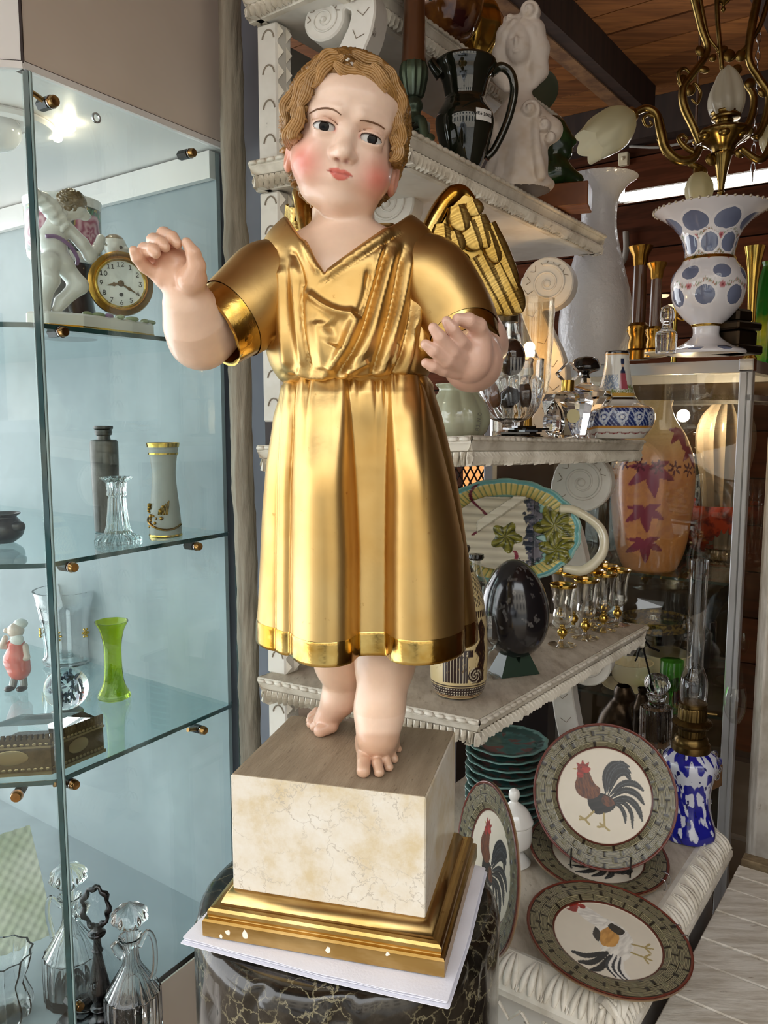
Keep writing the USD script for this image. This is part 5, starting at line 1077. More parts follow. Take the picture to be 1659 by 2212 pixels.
# porcelain clock with two putti, and the flowered cachepot behind it, on the top shelf
z = ZS[0]
def vpos(px, back):                             # a place on the top shelf, so far behind the slanting pane
    q = onplane(px, 700, [*A, 0], [*nAB, 0])[:2]; q = q * (1 + back / np.linalg.norm(q)); return np.array([q[0], q[1], ZS[0]])
def cach(v, s):
    a = np.arctan2(v[:, 1], v[:, 0]); h = v[:, 2] / s - 96; c = np.tile(np.array(srgb('e6e6e4')), (len(v), 1))
    c[h < 58] = srgb('3a3230'); bd = (h > 78) & (h < 168); c[bd] = srgb('23352f')
    g = fbm(np.stack([a * 9, h * 0.12, h * 0], 1), 3, 2); c[bd & (g > 0.52)] = srgb('3d6b52'); c[bd & (g > 0.62)] = srgb('b79a55'); c[bd & (g < 0.34)] = srgb('6f6a78')
    sc = np.abs(np.sin(a * 22)); c[(h > 150) & (h < 150 + 16 * sc)] = srgb('4c8a6c'); c[(h > 168) & (h < 171)] = srgb('15201c')
    for a0, h0, R in ((-1.95, 120, 44), (-0.45, 118, 40), (1.2, 120, 42), (2.7, 120, 42), (-2.9, 112, 26)):
        da = ((a - a0 + PI) % (2 * PI) - PI) * 76; dd = np.hypot(da, (h - h0)); ang = np.arctan2(h - h0, da); rr_ = dd / R + 0.10 * np.sin(ang * 5); k = rr_ < 1
        sw_ = 0.5 + 0.5 * np.sin(rr_ * 15 + ang * 1.0); c[k] = (np.array(srgb('e2b6c4'))[None] * sw_[k, None] + np.array(srgb('a6496c'))[None] * (1 - sw_[k, None]))
    return c
lathed('flowered_cachepot', 'white porcelain cachepot with a dark band of pink roses behind the clock', 'cachepot', 146, 612, z, [('body', np.array([(r_, h_ + 96) for r_, h_ in [(60, -96), (62, -60), (54, 0), (56, 50), (70, 66), (76, 80), (77, 110), (77, 140), (77.5, 172), (79, 182), (79, 190), (74, 189)]]), 'painted_gloss', {'n': 300, 'm': 12, 'paint': cach})], p=vpos(146, 0.26))
p = vpos(196, 0.085); s = scale_at(p)
ck = thing('porcelain_clock', 'porcelain mantel clock with two putti around a gilt drum and white dial', 'clock', p)
RX, RY = np.array([*uAB, 0]), np.array([*(-nAB), 0])                 # along the pane, and into the vitrine
def K(a, h, d=0.0): return (RX * (a * s * 1.30) + RY * (d * s) + UP * ((h + 30) * s))
def kc(m): return m
def loft_plate():
    q = Polygon([(-120, -30), (-60, -52), (60, -50), (125, -38), (140, 0), (120, 40), (-110, 40), (-135, 5)]).buffer(12).buffer(-4); m = prism(Polygon([(x * s * 1.05, y * s) for x, y in q.exterior.coords]), 30 * s, 0, 0.004); return frame(m, (0, 0, 0), RX, RY, UP)
part('base', loft_plate(), 'porcelain_white', ck); m = loft_plate(); mm = mv(m, (0, 0, 0), s=(1.012, 1.012, 0.16)); part('gilt_line', mv(mm, (0, 0, 1 * s)), 'gilt_bright', ck)
dc = K(60, 82, -8); dn = np.array([0.36, -0.93, 0.0]); dn /= np.linalg.norm(dn); dx_ = np.cross(UP, dn)
def dr(prof, n=64): return frame(lathe(np.array(prof, float) * s, n), dc, dx_, UP, dn)
part('drum', dr([(0, -70), (40, -70), (56, -62), (62, -30), (60, 0), (0, 0)]), 'pink_glaze', ck)
for h in (-48, -20): part('hoop', dr([(57.0 + (h > -30) * 4, h - 3), (61.5 + (h > -30) * 3, h - 2), (61.5 + (h > -30) * 3, h + 2), (57 + (h > -30) * 4, h + 3)]), 'pink_line', ck)
part('bezel', dr([(54, -6), (66, -8), (70, 2), (69, 12), (62, 19), (57, 20), (54, 14), (52, 10), (52, -6)]), 'gilt_dark', ck); part('inner_bezel', dr([(52, 8), (57, 12), (56, 17), (52, 19), (49, 15), (49, 8)]), 'gilt_bright', ck)
dial = part('dial', dr([(0, 0), (50, 0), (50, 10.5), (0, 11.5)]), 'dial_white', ck)
for h in range(1, 13):
    a = math.radians(90 - 30 * h); tx = str(h)
    tm = meshkit.text_mesh(tx, 10 * s, 0.0006); w_ = tm.bounds; c_ = (w_[0] + w_[1]) / 2
    part('numeral', frame(mv(tm, (41 * s * math.cos(a) - c_[0], 41 * s * math.sin(a) - c_[1], 11.3 * s)), dc, dx_, UP, dn), 'ink', dial, smooth=False)
def hand_(ang, L, w): 
    a = math.radians(ang); c_, s_ = math.cos(a), math.sin(a); q = [(0, -w), (L * 0.35, -w * 1.2), (L * 0.45, -w * 2.2), (L * 0.6, -w), (L, 0), (L * 0.6, w), (L * 0.45, w * 2.2), (L * 0.35, w * 1.2), (0, w), (-8, 0)]
    return frame(prism(Polygon([((x * c_ - y * s_) * s, (x * s_ + y * c_) * s) for x, y in q]), 1.2 * s, 12.6 * s), dc, dx_, UP, dn)
part('hour_hand', hand_(190, 32, 2.2), 'ink_gold', ck, smooth=False); part('minute_hand', hand_(-32, 44, 1.6), 'ink_gold', ck, smooth=False)
part('hub', dr([(0, 12), (7, 12), (6, 16), (0, 17)], 20), 'ink_gold', ck); part('key_hole', frame(lathe(np.array([(0, 0), (4.5, 0), (4.5, 1), (0, 1)]) * s, 18), dc + UP * (-24 * s) + dn * 11.4 * s, dx_, UP, dn), 'ink', ck)
# standing putto, seen from behind, leaning over the drum
def PT(a, h, d=0): return K(a, h, d) 
def putto(q):
    d = s_chain(q, [PT(-58, 118, 4), PT(-66, 150, 2), PT(-60, 178, -4)], [27 * s, 25 * s, 22 * s], 12 * s)
    d = smin(d, s_ball(q, PT(-76, 104, -10), 20 * s), 9 * s); d = smin(d, s_ball(q, PT(-54, 102, -14), 20 * s), 9 * s)
    d = smin(d, s_chain(q, [PT(-80, 100, -6), PT(-80, 66, -14), PT(-86, 30, 0), PT(-84, 8, 0)], [19 * s, 17 * s, 13 * s, 10 * s], 8 * s), 7 * s)
    d = smin(d, s_chain(q, [PT(-52, 100, -6), PT(-34, 62, -24), PT(-58, 26, -6), PT(-66, 8, -2)], [19 * s, 18 * s, 13 * s, 10 * s], 8 * s), 7 * s)
    d = smin(d, s_chain(q, [PT(-46, 176, -14), PT(-26, 148, -26), PT(-12, 126, -26), PT(8, 150, -22), PT(16, 168, -18)], [14 * s, 13 * s, 13 * s, 10 * s, 10 * s], 7 * s), 8 * s)
    d = smin(d, s_cap(q, PT(-56, 186, -4), PT(-38, 206, -8), 13 * s, 12 * s), 8 * s)
    d = smin(d, s_ball(q, PT(-28, 222, -8), 24 * s), 8 * s); d = smin(d, s_ball(q, PT(-10, 210, -12), 11 * s), 9 * s); d = smin(d, s_ball(q, PT(-1, 211, -11), 5 * s), 4 * s)
    for k in range(4): d = smin(d, s_cap(q, PT(12 + 3 * k, 170, -22 + 4 * k), PT(18 + 4 * k, 160, -24 + 4 * k), 3.2 * s), 2 * s)
    return d
pts = np.array([PT(a, h, dd) for a in (-125, 45) for h in (-40, 270) for dd in (-70, 50)])
part('putto', sdf_mesh(putto, pts.min(0), pts.max(0), 1.9 * s), 'porcelain_white', ck, smooth=True, label='winged porcelain putto leaning over the drum')
hv_, hf_ = sdf_mesh(lambda q: s_ell(q, PT(-32, 231, -6), (27 * s, 27 * s, 24 * s)), pts.min(0), pts.max(0), 2.0 * s)
nn_ = vnorm(hv_, hf_); w_ = np.abs(np.sin(fbm(hv_ / s * 0.05, 2, 4) * 24 + hv_[:, 0] / s * 0.25)); part('putto_hair', (hv_ + nn_ * (w_ * 4.5 * s)[:, None], hf_), 'hair_glaze', ck, smooth=True)
part('sash', tube(curve([PT(-90, 148, -22), PT(-72, 150, -27), PT(-50, 138, -27), PT(-34, 118, -22), PT(-28, 108, -10)], 6), 4.2 * s, 8), 'lilac_glaze', ck, smooth=True)
def wing_s(q): 
    d = s_chain(q, [PT(-66, 190, -22), PT(-82, 206, -26), PT(-104, 222, -24)], [17 * s, 19 * s, 14 * s], 8 * s); return smin(d, s_chain(q, [PT(-66, 200, -24), PT(-60, 180, -28), PT(-62, 164, -26)], [13 * s, 9 * s, 4 * s], 5 * s), 6 * s) + 2.2 * s * np.sin(q @ RX / s * 0.28) * np.sin(q[:, 2] / s * 0.25)
part('putto_wing', sdf_mesh(wing_s, pts.min(0), pts.max(0), 2 * s), 'porcelain_white', ck, smooth=True)
def putto2(q): 
    d = smin(s_ball(q, PT(72, 172, 26), 25 * s), s_ball(q, PT(80, 160, 16), 16 * s), 8 * s); d = smin(d, s_ball(q, PT(80, 164, -2), 4.5 * s), 4 * s)
    return smin(d, s_cap(q, PT(66, 130, 30), PT(60, 100, 30), 22 * s, 28 * s), 10 * s)
pts2 = np.array([PT(a, h, dd) for a in (25, 115) for h in (60, 205) for dd in (-25, 70)])
v2, f2 = sdf_mesh(putto2, pts2.min(0), pts2.max(0), 1.9 * s); c2 = np.tile(np.array(srgb('e6e2dc')), (len(v2), 1))
for a, h, r, col in ((70, 165, 4, '4a3a32'), (87, 168, 3.5, '4a3a32'), (81, 150, 4, 'a8433c'), (66, 150, 8, 'e0a898')):
    k = np.linalg.norm((v2 - PT(a, h, 2)) * 1.0, axis=1) < 0; dd = np.hypot((v2 - PT(a, h)) @ RX, v2[:, 2] - (h + 30) * s); k = (dd < r * s) & ((v2 @ RY) < 16 * s); c2[k] = srgb(col)
k = v2[:, 2] > (214 + 0 * v2[:, 0]) * s; c2[k] = srgb('8a7558'); part('putto', (v2, f2), 'painted_gloss', ck, smooth=True, color=c2, label='second putto looking over the drum')
fw = []
for k, (a, d) in enumerate(((-10, -42), (8, -48), (28, -50), (55, -48), (-30, -40), (90, -36), (105, -30))):
    m_ = ball((0, 0, 0), (15 * s, 8 * s, 6 * s), 2); part('modelled_leaf', mv(m_, K(a, 3, d), rz=0.5 + k), ('leaf_glaze', 'lilac_glaze')[k == 1], ck, smooth=True)
# ---------------------------------------------------------------- carved white shelf unit
TH = 0.052
def plan(z, c, l, r): return onz(*c, z)[:2], onz(*l, z)[:2], onz(*r, z)[:2]
C1, L1, R1 = plan(1.0, (1035, 1555), (558, 1462), (1397, 1350))
z3b, z4b = onz, None
Z3 = at(540, 412, L1[1] + 0.01)[2] + TH            # top of the fourth tier, from its left end
C3, L3, R3 = plan(Z3 - TH, (882, 350), (540, 412), (1305, 553))
Z4 = at(523, 46, L1[1] + 0.01)[2] + TH
C4, L4, R4 = plan(Z4 - TH, (715, -38), (523, 46), (1207, 298))
p2 = [at(1018, 940, C1[1]), at(556, 962, L1[1]), at(1390, 950, R1[1])]
C2, L2, R2 = [p[:2] for p in p2]; Z2 = p2[0][2]
et = thing('carved_shelf_unit', 'white painted shelf unit with carved leaf edges and scroll brackets', 'shelf', (C1[0], C1[1], 0))
def el(m): v, f = cat_(m); return v - [C1[0], C1[1], 0], f
def P2(*q): return Polygon([tuple(x[:2]) for x in q])
def tilt2(v):                                          # the sagging third tier
    n = np.cross(p2[1] - p2[0], p2[2] - p2[0]); n /= n[2]; d = v[:, :2] - p2[0][:2]; v = v.copy(); v[:, 2] += -(n[0] * d[:, 0] + n[1] * d[:, 1]); return v
def z2_at(p): return tilt2(np.array([[p[0], p[1], Z2]]))[0, 2]
def carved_edge(a, b, z, big=1.0, seed=0, tw=0.0125, mode='leaf'):
    """Edge of a tier from plan point a to b, front on the right hand: roped bead, fascia, a row of carved leaf tongues, lower fillet."""
    a, b = np.asarray(a), np.asarray(b); u = (b - a); L = np.linalg.norm(u); u /= L; n = np.array([u[1], -u[0]]); r = random.Random(seed)
    X, N = np.array([*u, 0]), np.array([*n, 0]); o = np.array([*a, z])
    prof = [(0.0, 0), (0.002, -0.001), (0.0035, -0.004), (0.0035, -0.007), (0.001, -0.010), (0.001, -0.012), (-0.001, -0.014), (-0.0045, -0.022), (-0.007, -0.0245), (-0.0135, -0.0262), (-0.0165, -0.048), (-0.018, -0.050), (-0.03, -0.050)]
    if mode != 'leaf': prof = [(-0.004, 0), (0.0, 0.002), (0.006, 0.0035), (0.010, 0.001), (0.022, -0.008), (0.034, -0.020), (0.043, -0.036), (0.046, -0.040), (0.046, -0.050), (0.02, -0.052)]
    prof = [(x * big, q * big) for x, q in prof]
    P = np.array([[o + X * t + N * x + UP * q for t in (0, L)] for x, q in prof]); base = sheet(P)
    beads, tongues = [], []
    k = int(L / (0.020 * big)); 
    for i in range(k):
        t = (i + 0.5) * L / k; c = o + X * t + N * 0.0030 * big + UP * (-0.0055 * big)
        beads.append(tube([c - X * 0.0088 * big + UP * 0.0018 * big * 0, c - X * 0.002 * big + N * 0.0012 * big, c + X * 0.0065 * big + N * 0.0010 * big, c + X * 0.0088 * big - UP * 0.002 * big], np.array([0.0022, 0.0044, 0.0040, 0.0010]) * big, 7))
    k = int(L / (tw * big)); w = L / k
    for i in range(k):
        t = (i + 0.5) * w; s = 1 + r.uniform(-0.07, 0.07)
        def q(x, zz, d): return o + X * (t + x * w) + UP * (zz * big) + N * (d * big)
        if mode == 'leaf':
            v = np.array([q(-0.40, -0.0262, -0.0085), q(0.40, -0.0262, -0.0085), q(0.0, -0.0262, -0.0045), q(-0.34, -0.036, -0.0105), q(0.34, -0.036, -0.0105), q(0.0, -0.036, 0.0015), q(-0.08, -0.0490 * s, -0.0130), q(0.08, -0.0490 * s, -0.0130), q(0, -0.0475 * s, -0.0030)])
            f = np.array([[0, 3, 5], [0, 5, 2], [2, 5, 4], [2, 4, 1], [3, 6, 8], [3, 8, 5], [5, 8, 7], [5, 7, 4]])
            tongues.append((v, f))
            e = 0.5; v = np.array([q(e - 0.14, -0.0485, -0.015), q(e + 0.14, -0.0485, -0.015), q(e, -0.0300, -0.0135), q(e, -0.047, -0.0065)]); tongues.append((v, np.array([[0, 3, 2], [3, 1, 2], [0, 1, 3]])))
        else:                                          # large acanthus leaves lying on a cove
            for j, (dx, sz) in enumerate(((-0.30, 0.8), (0, 1.0), (0.30, 0.8))):
                tongues.append(tube(curve([q(dx * 0.3, 0.0015, 0.008), q(dx * 0.7, -0.0045, 0.020), q(dx, -0.016, 0.0325), q(dx * 1.2, -0.033, 0.0425)], 4), np.interp(np.linspace(0, 1, 13), [0, 0.4, 0.8, 1], [0.0024, 0.0058, 0.0064, 0.0026]) * big * sz, 6))
            for sg in (-0.5, 0.5): tongues.append(tube(curve([q(0, 0.002, 0.009), q(sg * 0.7, -0.012, 0.029), q(sg, -0.034, 0.0435)], 4), 0.0017 * big, 5))
    return base, cat_(*beads), cat_(*tongues)
def tier(C, L, R, z, big=1.0, left=True, tl=None, mode='leaf', tw=0.0125, th=TH, inset=0.0):
    B = np.asarray(L) + np.asarray(R) - np.asarray(C)
    fx = (lambda m: (tl(cat_(m)[0]), cat_(m)[1])) if tl else (lambda m: m)
    full = P2(C, R, B, L); core = full.buffer(-0.024, join_style=2)
    bd = part('shelf_board', el(fx(prism(full.buffer(-0.0015, join_style=2), 0.0085, z - 0.0085))), 'shelf_top', et, smooth=False); part('under_board', el(fx(prism(core, th - 0.012, z - th + 0.004))), 'shelf_white', bd, smooth=False)
    inn_ = P2(C, R, B, L).buffer(-0.022, join_style=2); line = inn_.difference(inn_.buffer(-0.0016))
    part('inlaid_line', el(fx(prism(line, 0.0012, z - 0.0016))), 'bare_edge', bd, smooth=False)
    for k, (a, b) in enumerate(((L, C), (C, R))):
        if mode != 'leaf': a, b = ((L, C + (C - L) / np.linalg.norm(C - L) * 0.040), (C - (R - C) / np.linalg.norm(R - C) * 0.040, R))[k]
        m = carved_edge(a, b, z, big, 10 * k + int(z * 100), tw, mode)
        e = part('edge_moulding', el(fx(m[0])), 'shelf_paint', et, smooth=25); part('bead_row', el(fx(m[1])), 'shelf_paint', e, smooth=True, kind='stuff'); part('leaf_carving', el(fx(m[2])), 'shelf_paint', e, smooth=False if mode == 'leaf' else True, kind='stuff')
    uR = (R - C) / np.linalg.norm(R - C); nb = np.array([*(R + (B - R) / np.linalg.norm(B - R) * 0.06)])
    m = carved_edge(R, nb, z, big, 77, tw, mode); part('edge_return', el(fx(cat_(*m))), 'shelf_paint', et, smooth=25, kind='stuff')
    nb = L + (B - L) / np.linalg.norm(B - L) * 0.07; m = carved_edge(nb, L, z, big, 78, tw, mode); part('edge_return', el(fx(cat_(*m))), 'shelf_paint', et, smooth=25, kind='stuff')
    return B
B1 = tier(C1, L1, R1, 1.0); B2 = tier(C2, L2, R2, Z2, tl=tilt2); B3 = tier(C3, L3, R3, Z3); B4 = tier(C4, L4, R4, Z4)
# base: a table-high tier with large leaves along its edge
ZB = 0.60
CB_ = onz(1352, 2205, ZB)[:2]; RB_ = onz(1585, 1800, ZB)[:2]; LB_ = CB_ + D2[:2] * 0.62
CBi, RBi, LBi = CB_ + (D1 + D2)[:2] * 0.048, RB_ + D2[:2] * 0.048, LB_ + D1[:2] * 0.048
BB_ = tier(CBi, LBi, RBi, ZB, big=1.05, mode='acanthus', tw=0.040, th=0.06)
bp = P2(CB_, RB_, BB_, LB_).buffer(-0.03, join_style=2); part('base_cabinet', el(prism(bp, ZB - 0.07, 0.0)), 'shelf_white', et, smooth=False)
zz = []; un = (CB_ - LB_) / np.linalg.norm(CB_ - LB_); nn2 = np.array([un[1], -un[0]])
for k in range(14):
    t = 0.03 + k * 0.042; a = LB_ + un * t + nn2 * 0.004
    zz.append(tube([(*a, ZB - 0.062), (*(a + un * 0.020), ZB - 0.085), (*(a + un * 0.040), ZB - 0.062)], 0.003, 5))
part('zigzag_carving', el(cat_(*zz)), 'shelf_paint', et, kind='stuff')
# carved posts at the left corner between the tiers
LP = np.asarray(L1) + D1[:2] * 0.030 + (C1 - L1) / np.linalg.norm(C1 - L1) * 0.016
e1_ = np.array([*((C1 - L1) / np.linalg.norm(C1 - L1)), 0]); e2_ = np.array([*D1[:2], 0])
def post(z0, z1):
    o = np.array([*LP, 0]); w = 0.044
    p_ = part('carved_post', el(frame(bx(0, 0.022, (z0 + z1) / 2, w, 0.040, z1 - z0, 0.003), o, e1_, e2_, UP)), 'shelf_white', et, smooth=False)
    ar, zg = [], []; n = max(int((z1 - z0) / 0.052), 1)
    for k in range(n):
        z = z0 + (k + 0.5) * (z1 - z0) / n; t = np.linspace(0.2, PI - 0.2, 9)
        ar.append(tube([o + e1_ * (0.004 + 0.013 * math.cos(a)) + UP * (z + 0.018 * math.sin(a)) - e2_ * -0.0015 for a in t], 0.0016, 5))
    m = int((z1 - z0) / 0.030)
    for k in range(m):
        z = z0 + k * (z1 - z0) / m; h = (z1 - z0) / m; x = w / 2 + 0.0006
        for y0, y1 in ((0.004, 0.018), (0.026, 0.040)):
            v = np.array([o + e1_ * x + e2_ * y0 + UP * (z + h * 0.08), o + e1_ * x + e2_ * y1 + UP * (z + h * 0.5), o + e1_ * x + e2_ * y0 + UP * (z + h * 0.95), o + e1_ * (x + 0.009) + e2_ * (y0 * 0.6 + y1 * 0.4) + UP * (z + h * 0.5)])
            zg.append((v, np.array([[0, 1, 3], [1, 2, 3], [2, 0, 3]])))
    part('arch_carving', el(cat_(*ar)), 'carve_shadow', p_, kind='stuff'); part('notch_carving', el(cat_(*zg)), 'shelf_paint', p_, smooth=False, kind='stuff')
post(ZB, 1.0 - TH); post(1.0, Z2 - TH - 0.01); post(Z2 + 0.02, Z3 - TH); post(Z3, Z4 - TH)
# grey back board behind the two upper tiers
part('back_board', el(slab(L4 + D1[:2] * 0.07, L4 + D1[:2] * 0.62, 0.012, Z3, Z4 - TH, 0.0)), 'plaster_grey', et, smooth=False)
# scroll brackets, cut from board and carved with a volute
def scroll(c, r, leg, z0=None, t=0.050, face=None, mat_='shelf_white', lean=None):
    """c: (px, py, depth) of the volute's centre, r its radius in px, leg: [(px, py, width px)] down its back to the foot."""
    o = at(*c); s = scale_at(o); X, N = -D2, -D1                     # the board stands across the shelf, face towards us
    X = np.array([0.90, -0.43, 0]) / np.linalg.norm([0.90, -0.43]); N = np.array([-X[1] * -1, -X[0], 0]); N = np.array([X[1], -X[0], 0])
    kx = 1.0 / (X[0] - X[1] * (c[0] - 829.5) / FPX)
    disc = Point(0, 0).buffer(r * s, 24); disc = Polygon([(x * kx, y) for x, y in disc.exterior.coords])
    lp = curve([((q[0] - c[0]) * s * kx, (c[1] - q[1]) * s, q[2] * s * kx) for q in leg], 6); tg = np.gradient(lp[:, :2], axis=0); tg /= np.linalg.norm(tg, axis=1, keepdims=True); nm = np.stack([-tg[:, 1], tg[:, 0]], 1)
    lg = Polygon(np.vstack([lp[:, :2] + nm * lp[:, 2:] / 2, (lp[:, :2] - nm * lp[:, 2:] / 2)[::-1]])).buffer(0)
    sh = unary_union([disc, lg]).buffer(0.004).buffer(-0.004); sh = max(sh.geoms, key=lambda g: g.area) if hasattr(sh, 'geoms') else sh
    sh = Polygon(sh.exterior).simplify(0.0004)
    m = frame(prism(sh, t, -t, 0.003), o, X, UP, N); b = part('scroll_bracket', el(m), mat_, et, smooth=40)
    th_ = np.linspace(0, 4.2 * PI, 90); rr = r * s * (0.10 + 0.62 * th_ / th_[-1])
    sp = np.stack([rr * np.cos(th_ + 1.2) * kx, rr * np.sin(th_ + 1.2), np.full(90, 0.0006)], 1); part('spiral', el(frame(tube(sp, np.linspace(0.0014, 0.0036, 90) * (r * s / 0.06), 7), o, X, UP, N)), mat_, b, smooth=True)
    part('boss', el(frame(ball((0, 0, 0), (r * s * 0.14 * kx, r * s * 0.14, 0.006), 2), o, X, UP, N)), mat_, b, smooth=True)
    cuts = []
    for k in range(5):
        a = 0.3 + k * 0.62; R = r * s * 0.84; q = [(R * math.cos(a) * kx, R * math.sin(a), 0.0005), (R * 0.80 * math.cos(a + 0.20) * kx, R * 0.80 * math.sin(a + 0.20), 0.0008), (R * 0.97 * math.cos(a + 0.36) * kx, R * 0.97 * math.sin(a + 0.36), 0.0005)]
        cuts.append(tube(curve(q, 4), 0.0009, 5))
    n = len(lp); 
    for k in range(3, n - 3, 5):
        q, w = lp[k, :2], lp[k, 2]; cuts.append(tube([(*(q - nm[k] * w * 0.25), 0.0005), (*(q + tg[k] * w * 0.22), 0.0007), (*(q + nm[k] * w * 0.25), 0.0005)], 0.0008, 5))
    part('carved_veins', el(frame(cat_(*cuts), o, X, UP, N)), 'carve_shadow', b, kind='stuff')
    return b
scroll((699, 42, 1.50), 43, [(745, -6, 50), (780, 25, 50), (776, 75, 52), (750, 130, 56), (735, 200, 60), (740, 262, 62)])
scroll((835, 440, 1.62), 58, [(800, 470, 50), (805, 560, 55), (830, 680, 60), (835, 800, 60), (830, 905, 62)])
scroll((1182, 612, 1.93), 56, [(1146, 600, 42), (1142, 650, 44), (1170, 720, 48), (1196, 780, 50), (1200, 840, 48), (1180, 900, 46), (1165, 935, 60)])
scroll((1256, 1042, 1.90), 64, [(1212, 1040, 44), (1212, 1100, 46), (1235, 1170, 48), (1250, 1240, 48), (1240, 1310, 50), (1225, 1372, 60)])
scroll((1268, 1432, 1.80), 52, [(1232, 1440, 44), (1215, 1490, 48), (1222, 1550, 50), (1236, 1620, 50), (1235, 1700, 60)])
scroll((760, 1085, 1.50), 58, [(715, 1090, 44), (712, 1180, 46), (722, 1280, 50), (712, 1370, 54), (690, 1440, 64)])
# white plank bench beside it
zbn = ZB - 0.075
q0 = onz(1372, 2230, zbn)[:2] ; bn = thing('plank_bench', 'bench of worn white painted planks beside the carved shelves', 'bench', (q0[0], q0[1], 0)); rp = random.Random(12)
def bl(m): v, f = cat_(m); return v - [q0[0], q0[1], 0], f
wv_, uv_ = -D2[:2], D1[:2]; e0 = RB_ + wv_ * 0.012
ws = [0.052, 0.058, 0.095, 0.105, 0.075, 0.11, 0.12]; t = 0.02
for k, w in enumerate(ws):
    a = e0 + uv_ * (0.030 - t); b = a - uv_ * (w - 0.0035); L = 0.235 + 0.004 * rp.random()
    sk_ = uv_ * 0.012 * (rp.random() - 0.5)
    part('plank', bl(prism(Polygon([a, a + wv_ * L + sk_, b + wv_ * L + sk_, b]), 0.018, zbn - 0.018 + 0.003 * rp.random(), 0.002)), 'plank_paint', bn, smooth=False); t += w
part('end_board', bl(prism(Polygon([e0 + uv_ * 0.03 + wv_ * 0.2395, e0 + uv_ * 0.03 + wv_ * 0.34, e0 - uv_ * 0.62 + wv_ * 0.34, e0 - uv_ * 0.62 + wv_ * 0.2395]), 0.020, zbn - 0.018, 0.002)), 'plank_paint', bn, smooth=False)
part('side_board', bl(prism(Polygon([e0 + uv_ * 0.065, e0 + uv_ * 0.065 + wv_ * 0.34, e0 + uv_ * 0.032 + wv_ * 0.34, e0 + uv_ * 0.032]), 0.024, zbn - 0.018, 0.002)), 'bare_edge', bn, smooth=False)
part('trestle', bl(prism(Polygon([e0 - uv_ * 0.02, e0 - uv_ * 0.02 + wv_ * 0.32, e0 - uv_ * 0.58 + wv_ * 0.32, e0 - uv_ * 0.58]), zbn - 0.02, 0)), 'beam_dark', bn, smooth=False)
# ---------------------------------------------------------------- aluminium and glass display case behind the shelves
K0 = np.array([*at(1626, 800, 2.0)[:2]]); ZK = at(1626, 776, 2.0)[2]
K1 = K0 + D2[:2] * 0.74; K3 = K0 + D1[:2] * 0.60; K2 = K1 + D1[:2] * 0.60
case = thing('display_case', 'glass display case with aluminium frame behind the carved shelves', 'display case', (K0[0], K0[1], 0))
def kl(m): v, f = cat_(m); return v - [K0[0], K0[1], 0], f
def kpost(p, w=0.030):
    q = part('frame_post', kl(frame(bx(0, 0, ZK / 2, w, w, ZK, 0.002), (*p, 0), D1, D2, UP)), 'aluminium', case, smooth=False)
for p in (K0 + (D1 + D2)[:2] * 0.015, K1 + (D1 - D2)[:2] * 0.015, K2 + (-D1 - D2)[:2] * 0.015, K3 + (-D1 + D2)[:2] * 0.015): kpost(p)
def krail(a, b, z, h=0.030, w=0.030): part('frame_rail', kl(slab(a, b, w, z - h, z)), 'aluminium', case, smooth=False)
for z in (ZK, 0.12):
    krail(K0, K1, z); krail(K0, K3, z); krail(K1, K2, z); krail(K3, K2, z)
krail(K0, K3, ZK - 0.085, 0.014, 0.014); krail(K3, K2, ZK - 0.085, 0.016)
part('corner_cap', kl(frame(bx(0, 0, ZK - 0.012, 0.034, 0.034, 0.030, 0.002), (*(K0 + (D1 + D2)[:2] * 0.015), 0), D1, D2, UP)), 'chrome', case, smooth=False)
part('top_board', kl(prism(P2(K0, K1, K2, K3).buffer(-0.02), 0.006, ZK - 0.007)), 'pane_case', case, smooth=False)
for a, b in ((K0, K1), (K0, K3)): part('glass_pane', kl(slab(a, b, 0.004, 0.13, ZK - 0.03, 0.010)), 'pane_case', case, smooth=False)
part('back_mirror', kl(slab(K1 + D1[:2] * 0.04, K2, 0.006, 0.13, ZK - 0.03, 0.0)), 'mirror_dark', case, smooth=False); part('back_mirror', kl(slab(K3, K2, 0.006, 0.13, ZK - 0.03, 0.0)), 'mirror_dark', case, smooth=False)
KZ = [onz(1400, 1236, 0)[2], 0, 0]
zA = at(1400, 1233, 2.22)[2]; zBk = 0.72
for z in (zA, zBk):
    s_ = part('glass_shelf', kl(prism(P2(K0, K1, K2, K3).buffer(-0.03), 0.007, z - 0.007)), 'pane_case', case, smooth=False); part('shelf_edge', kl(prism(P2(K0, K1, K2, K3).buffer(-0.029).difference(P2(K0, K1, K2, K3).buffer(-0.032)), 0.0074, z - 0.0072)), 'glass_edge_dark', s_, smooth=False)
part('bottom_board', kl(prism(P2(K0, K1, K2, K3).buffer(-0.02), 0.02, 0.10)), 'dark_wall', case, smooth=False)
def in_case(px, Y, z): x = ray(px, 1100); return np.array([x[0] / x[1] * Y, Y, z])
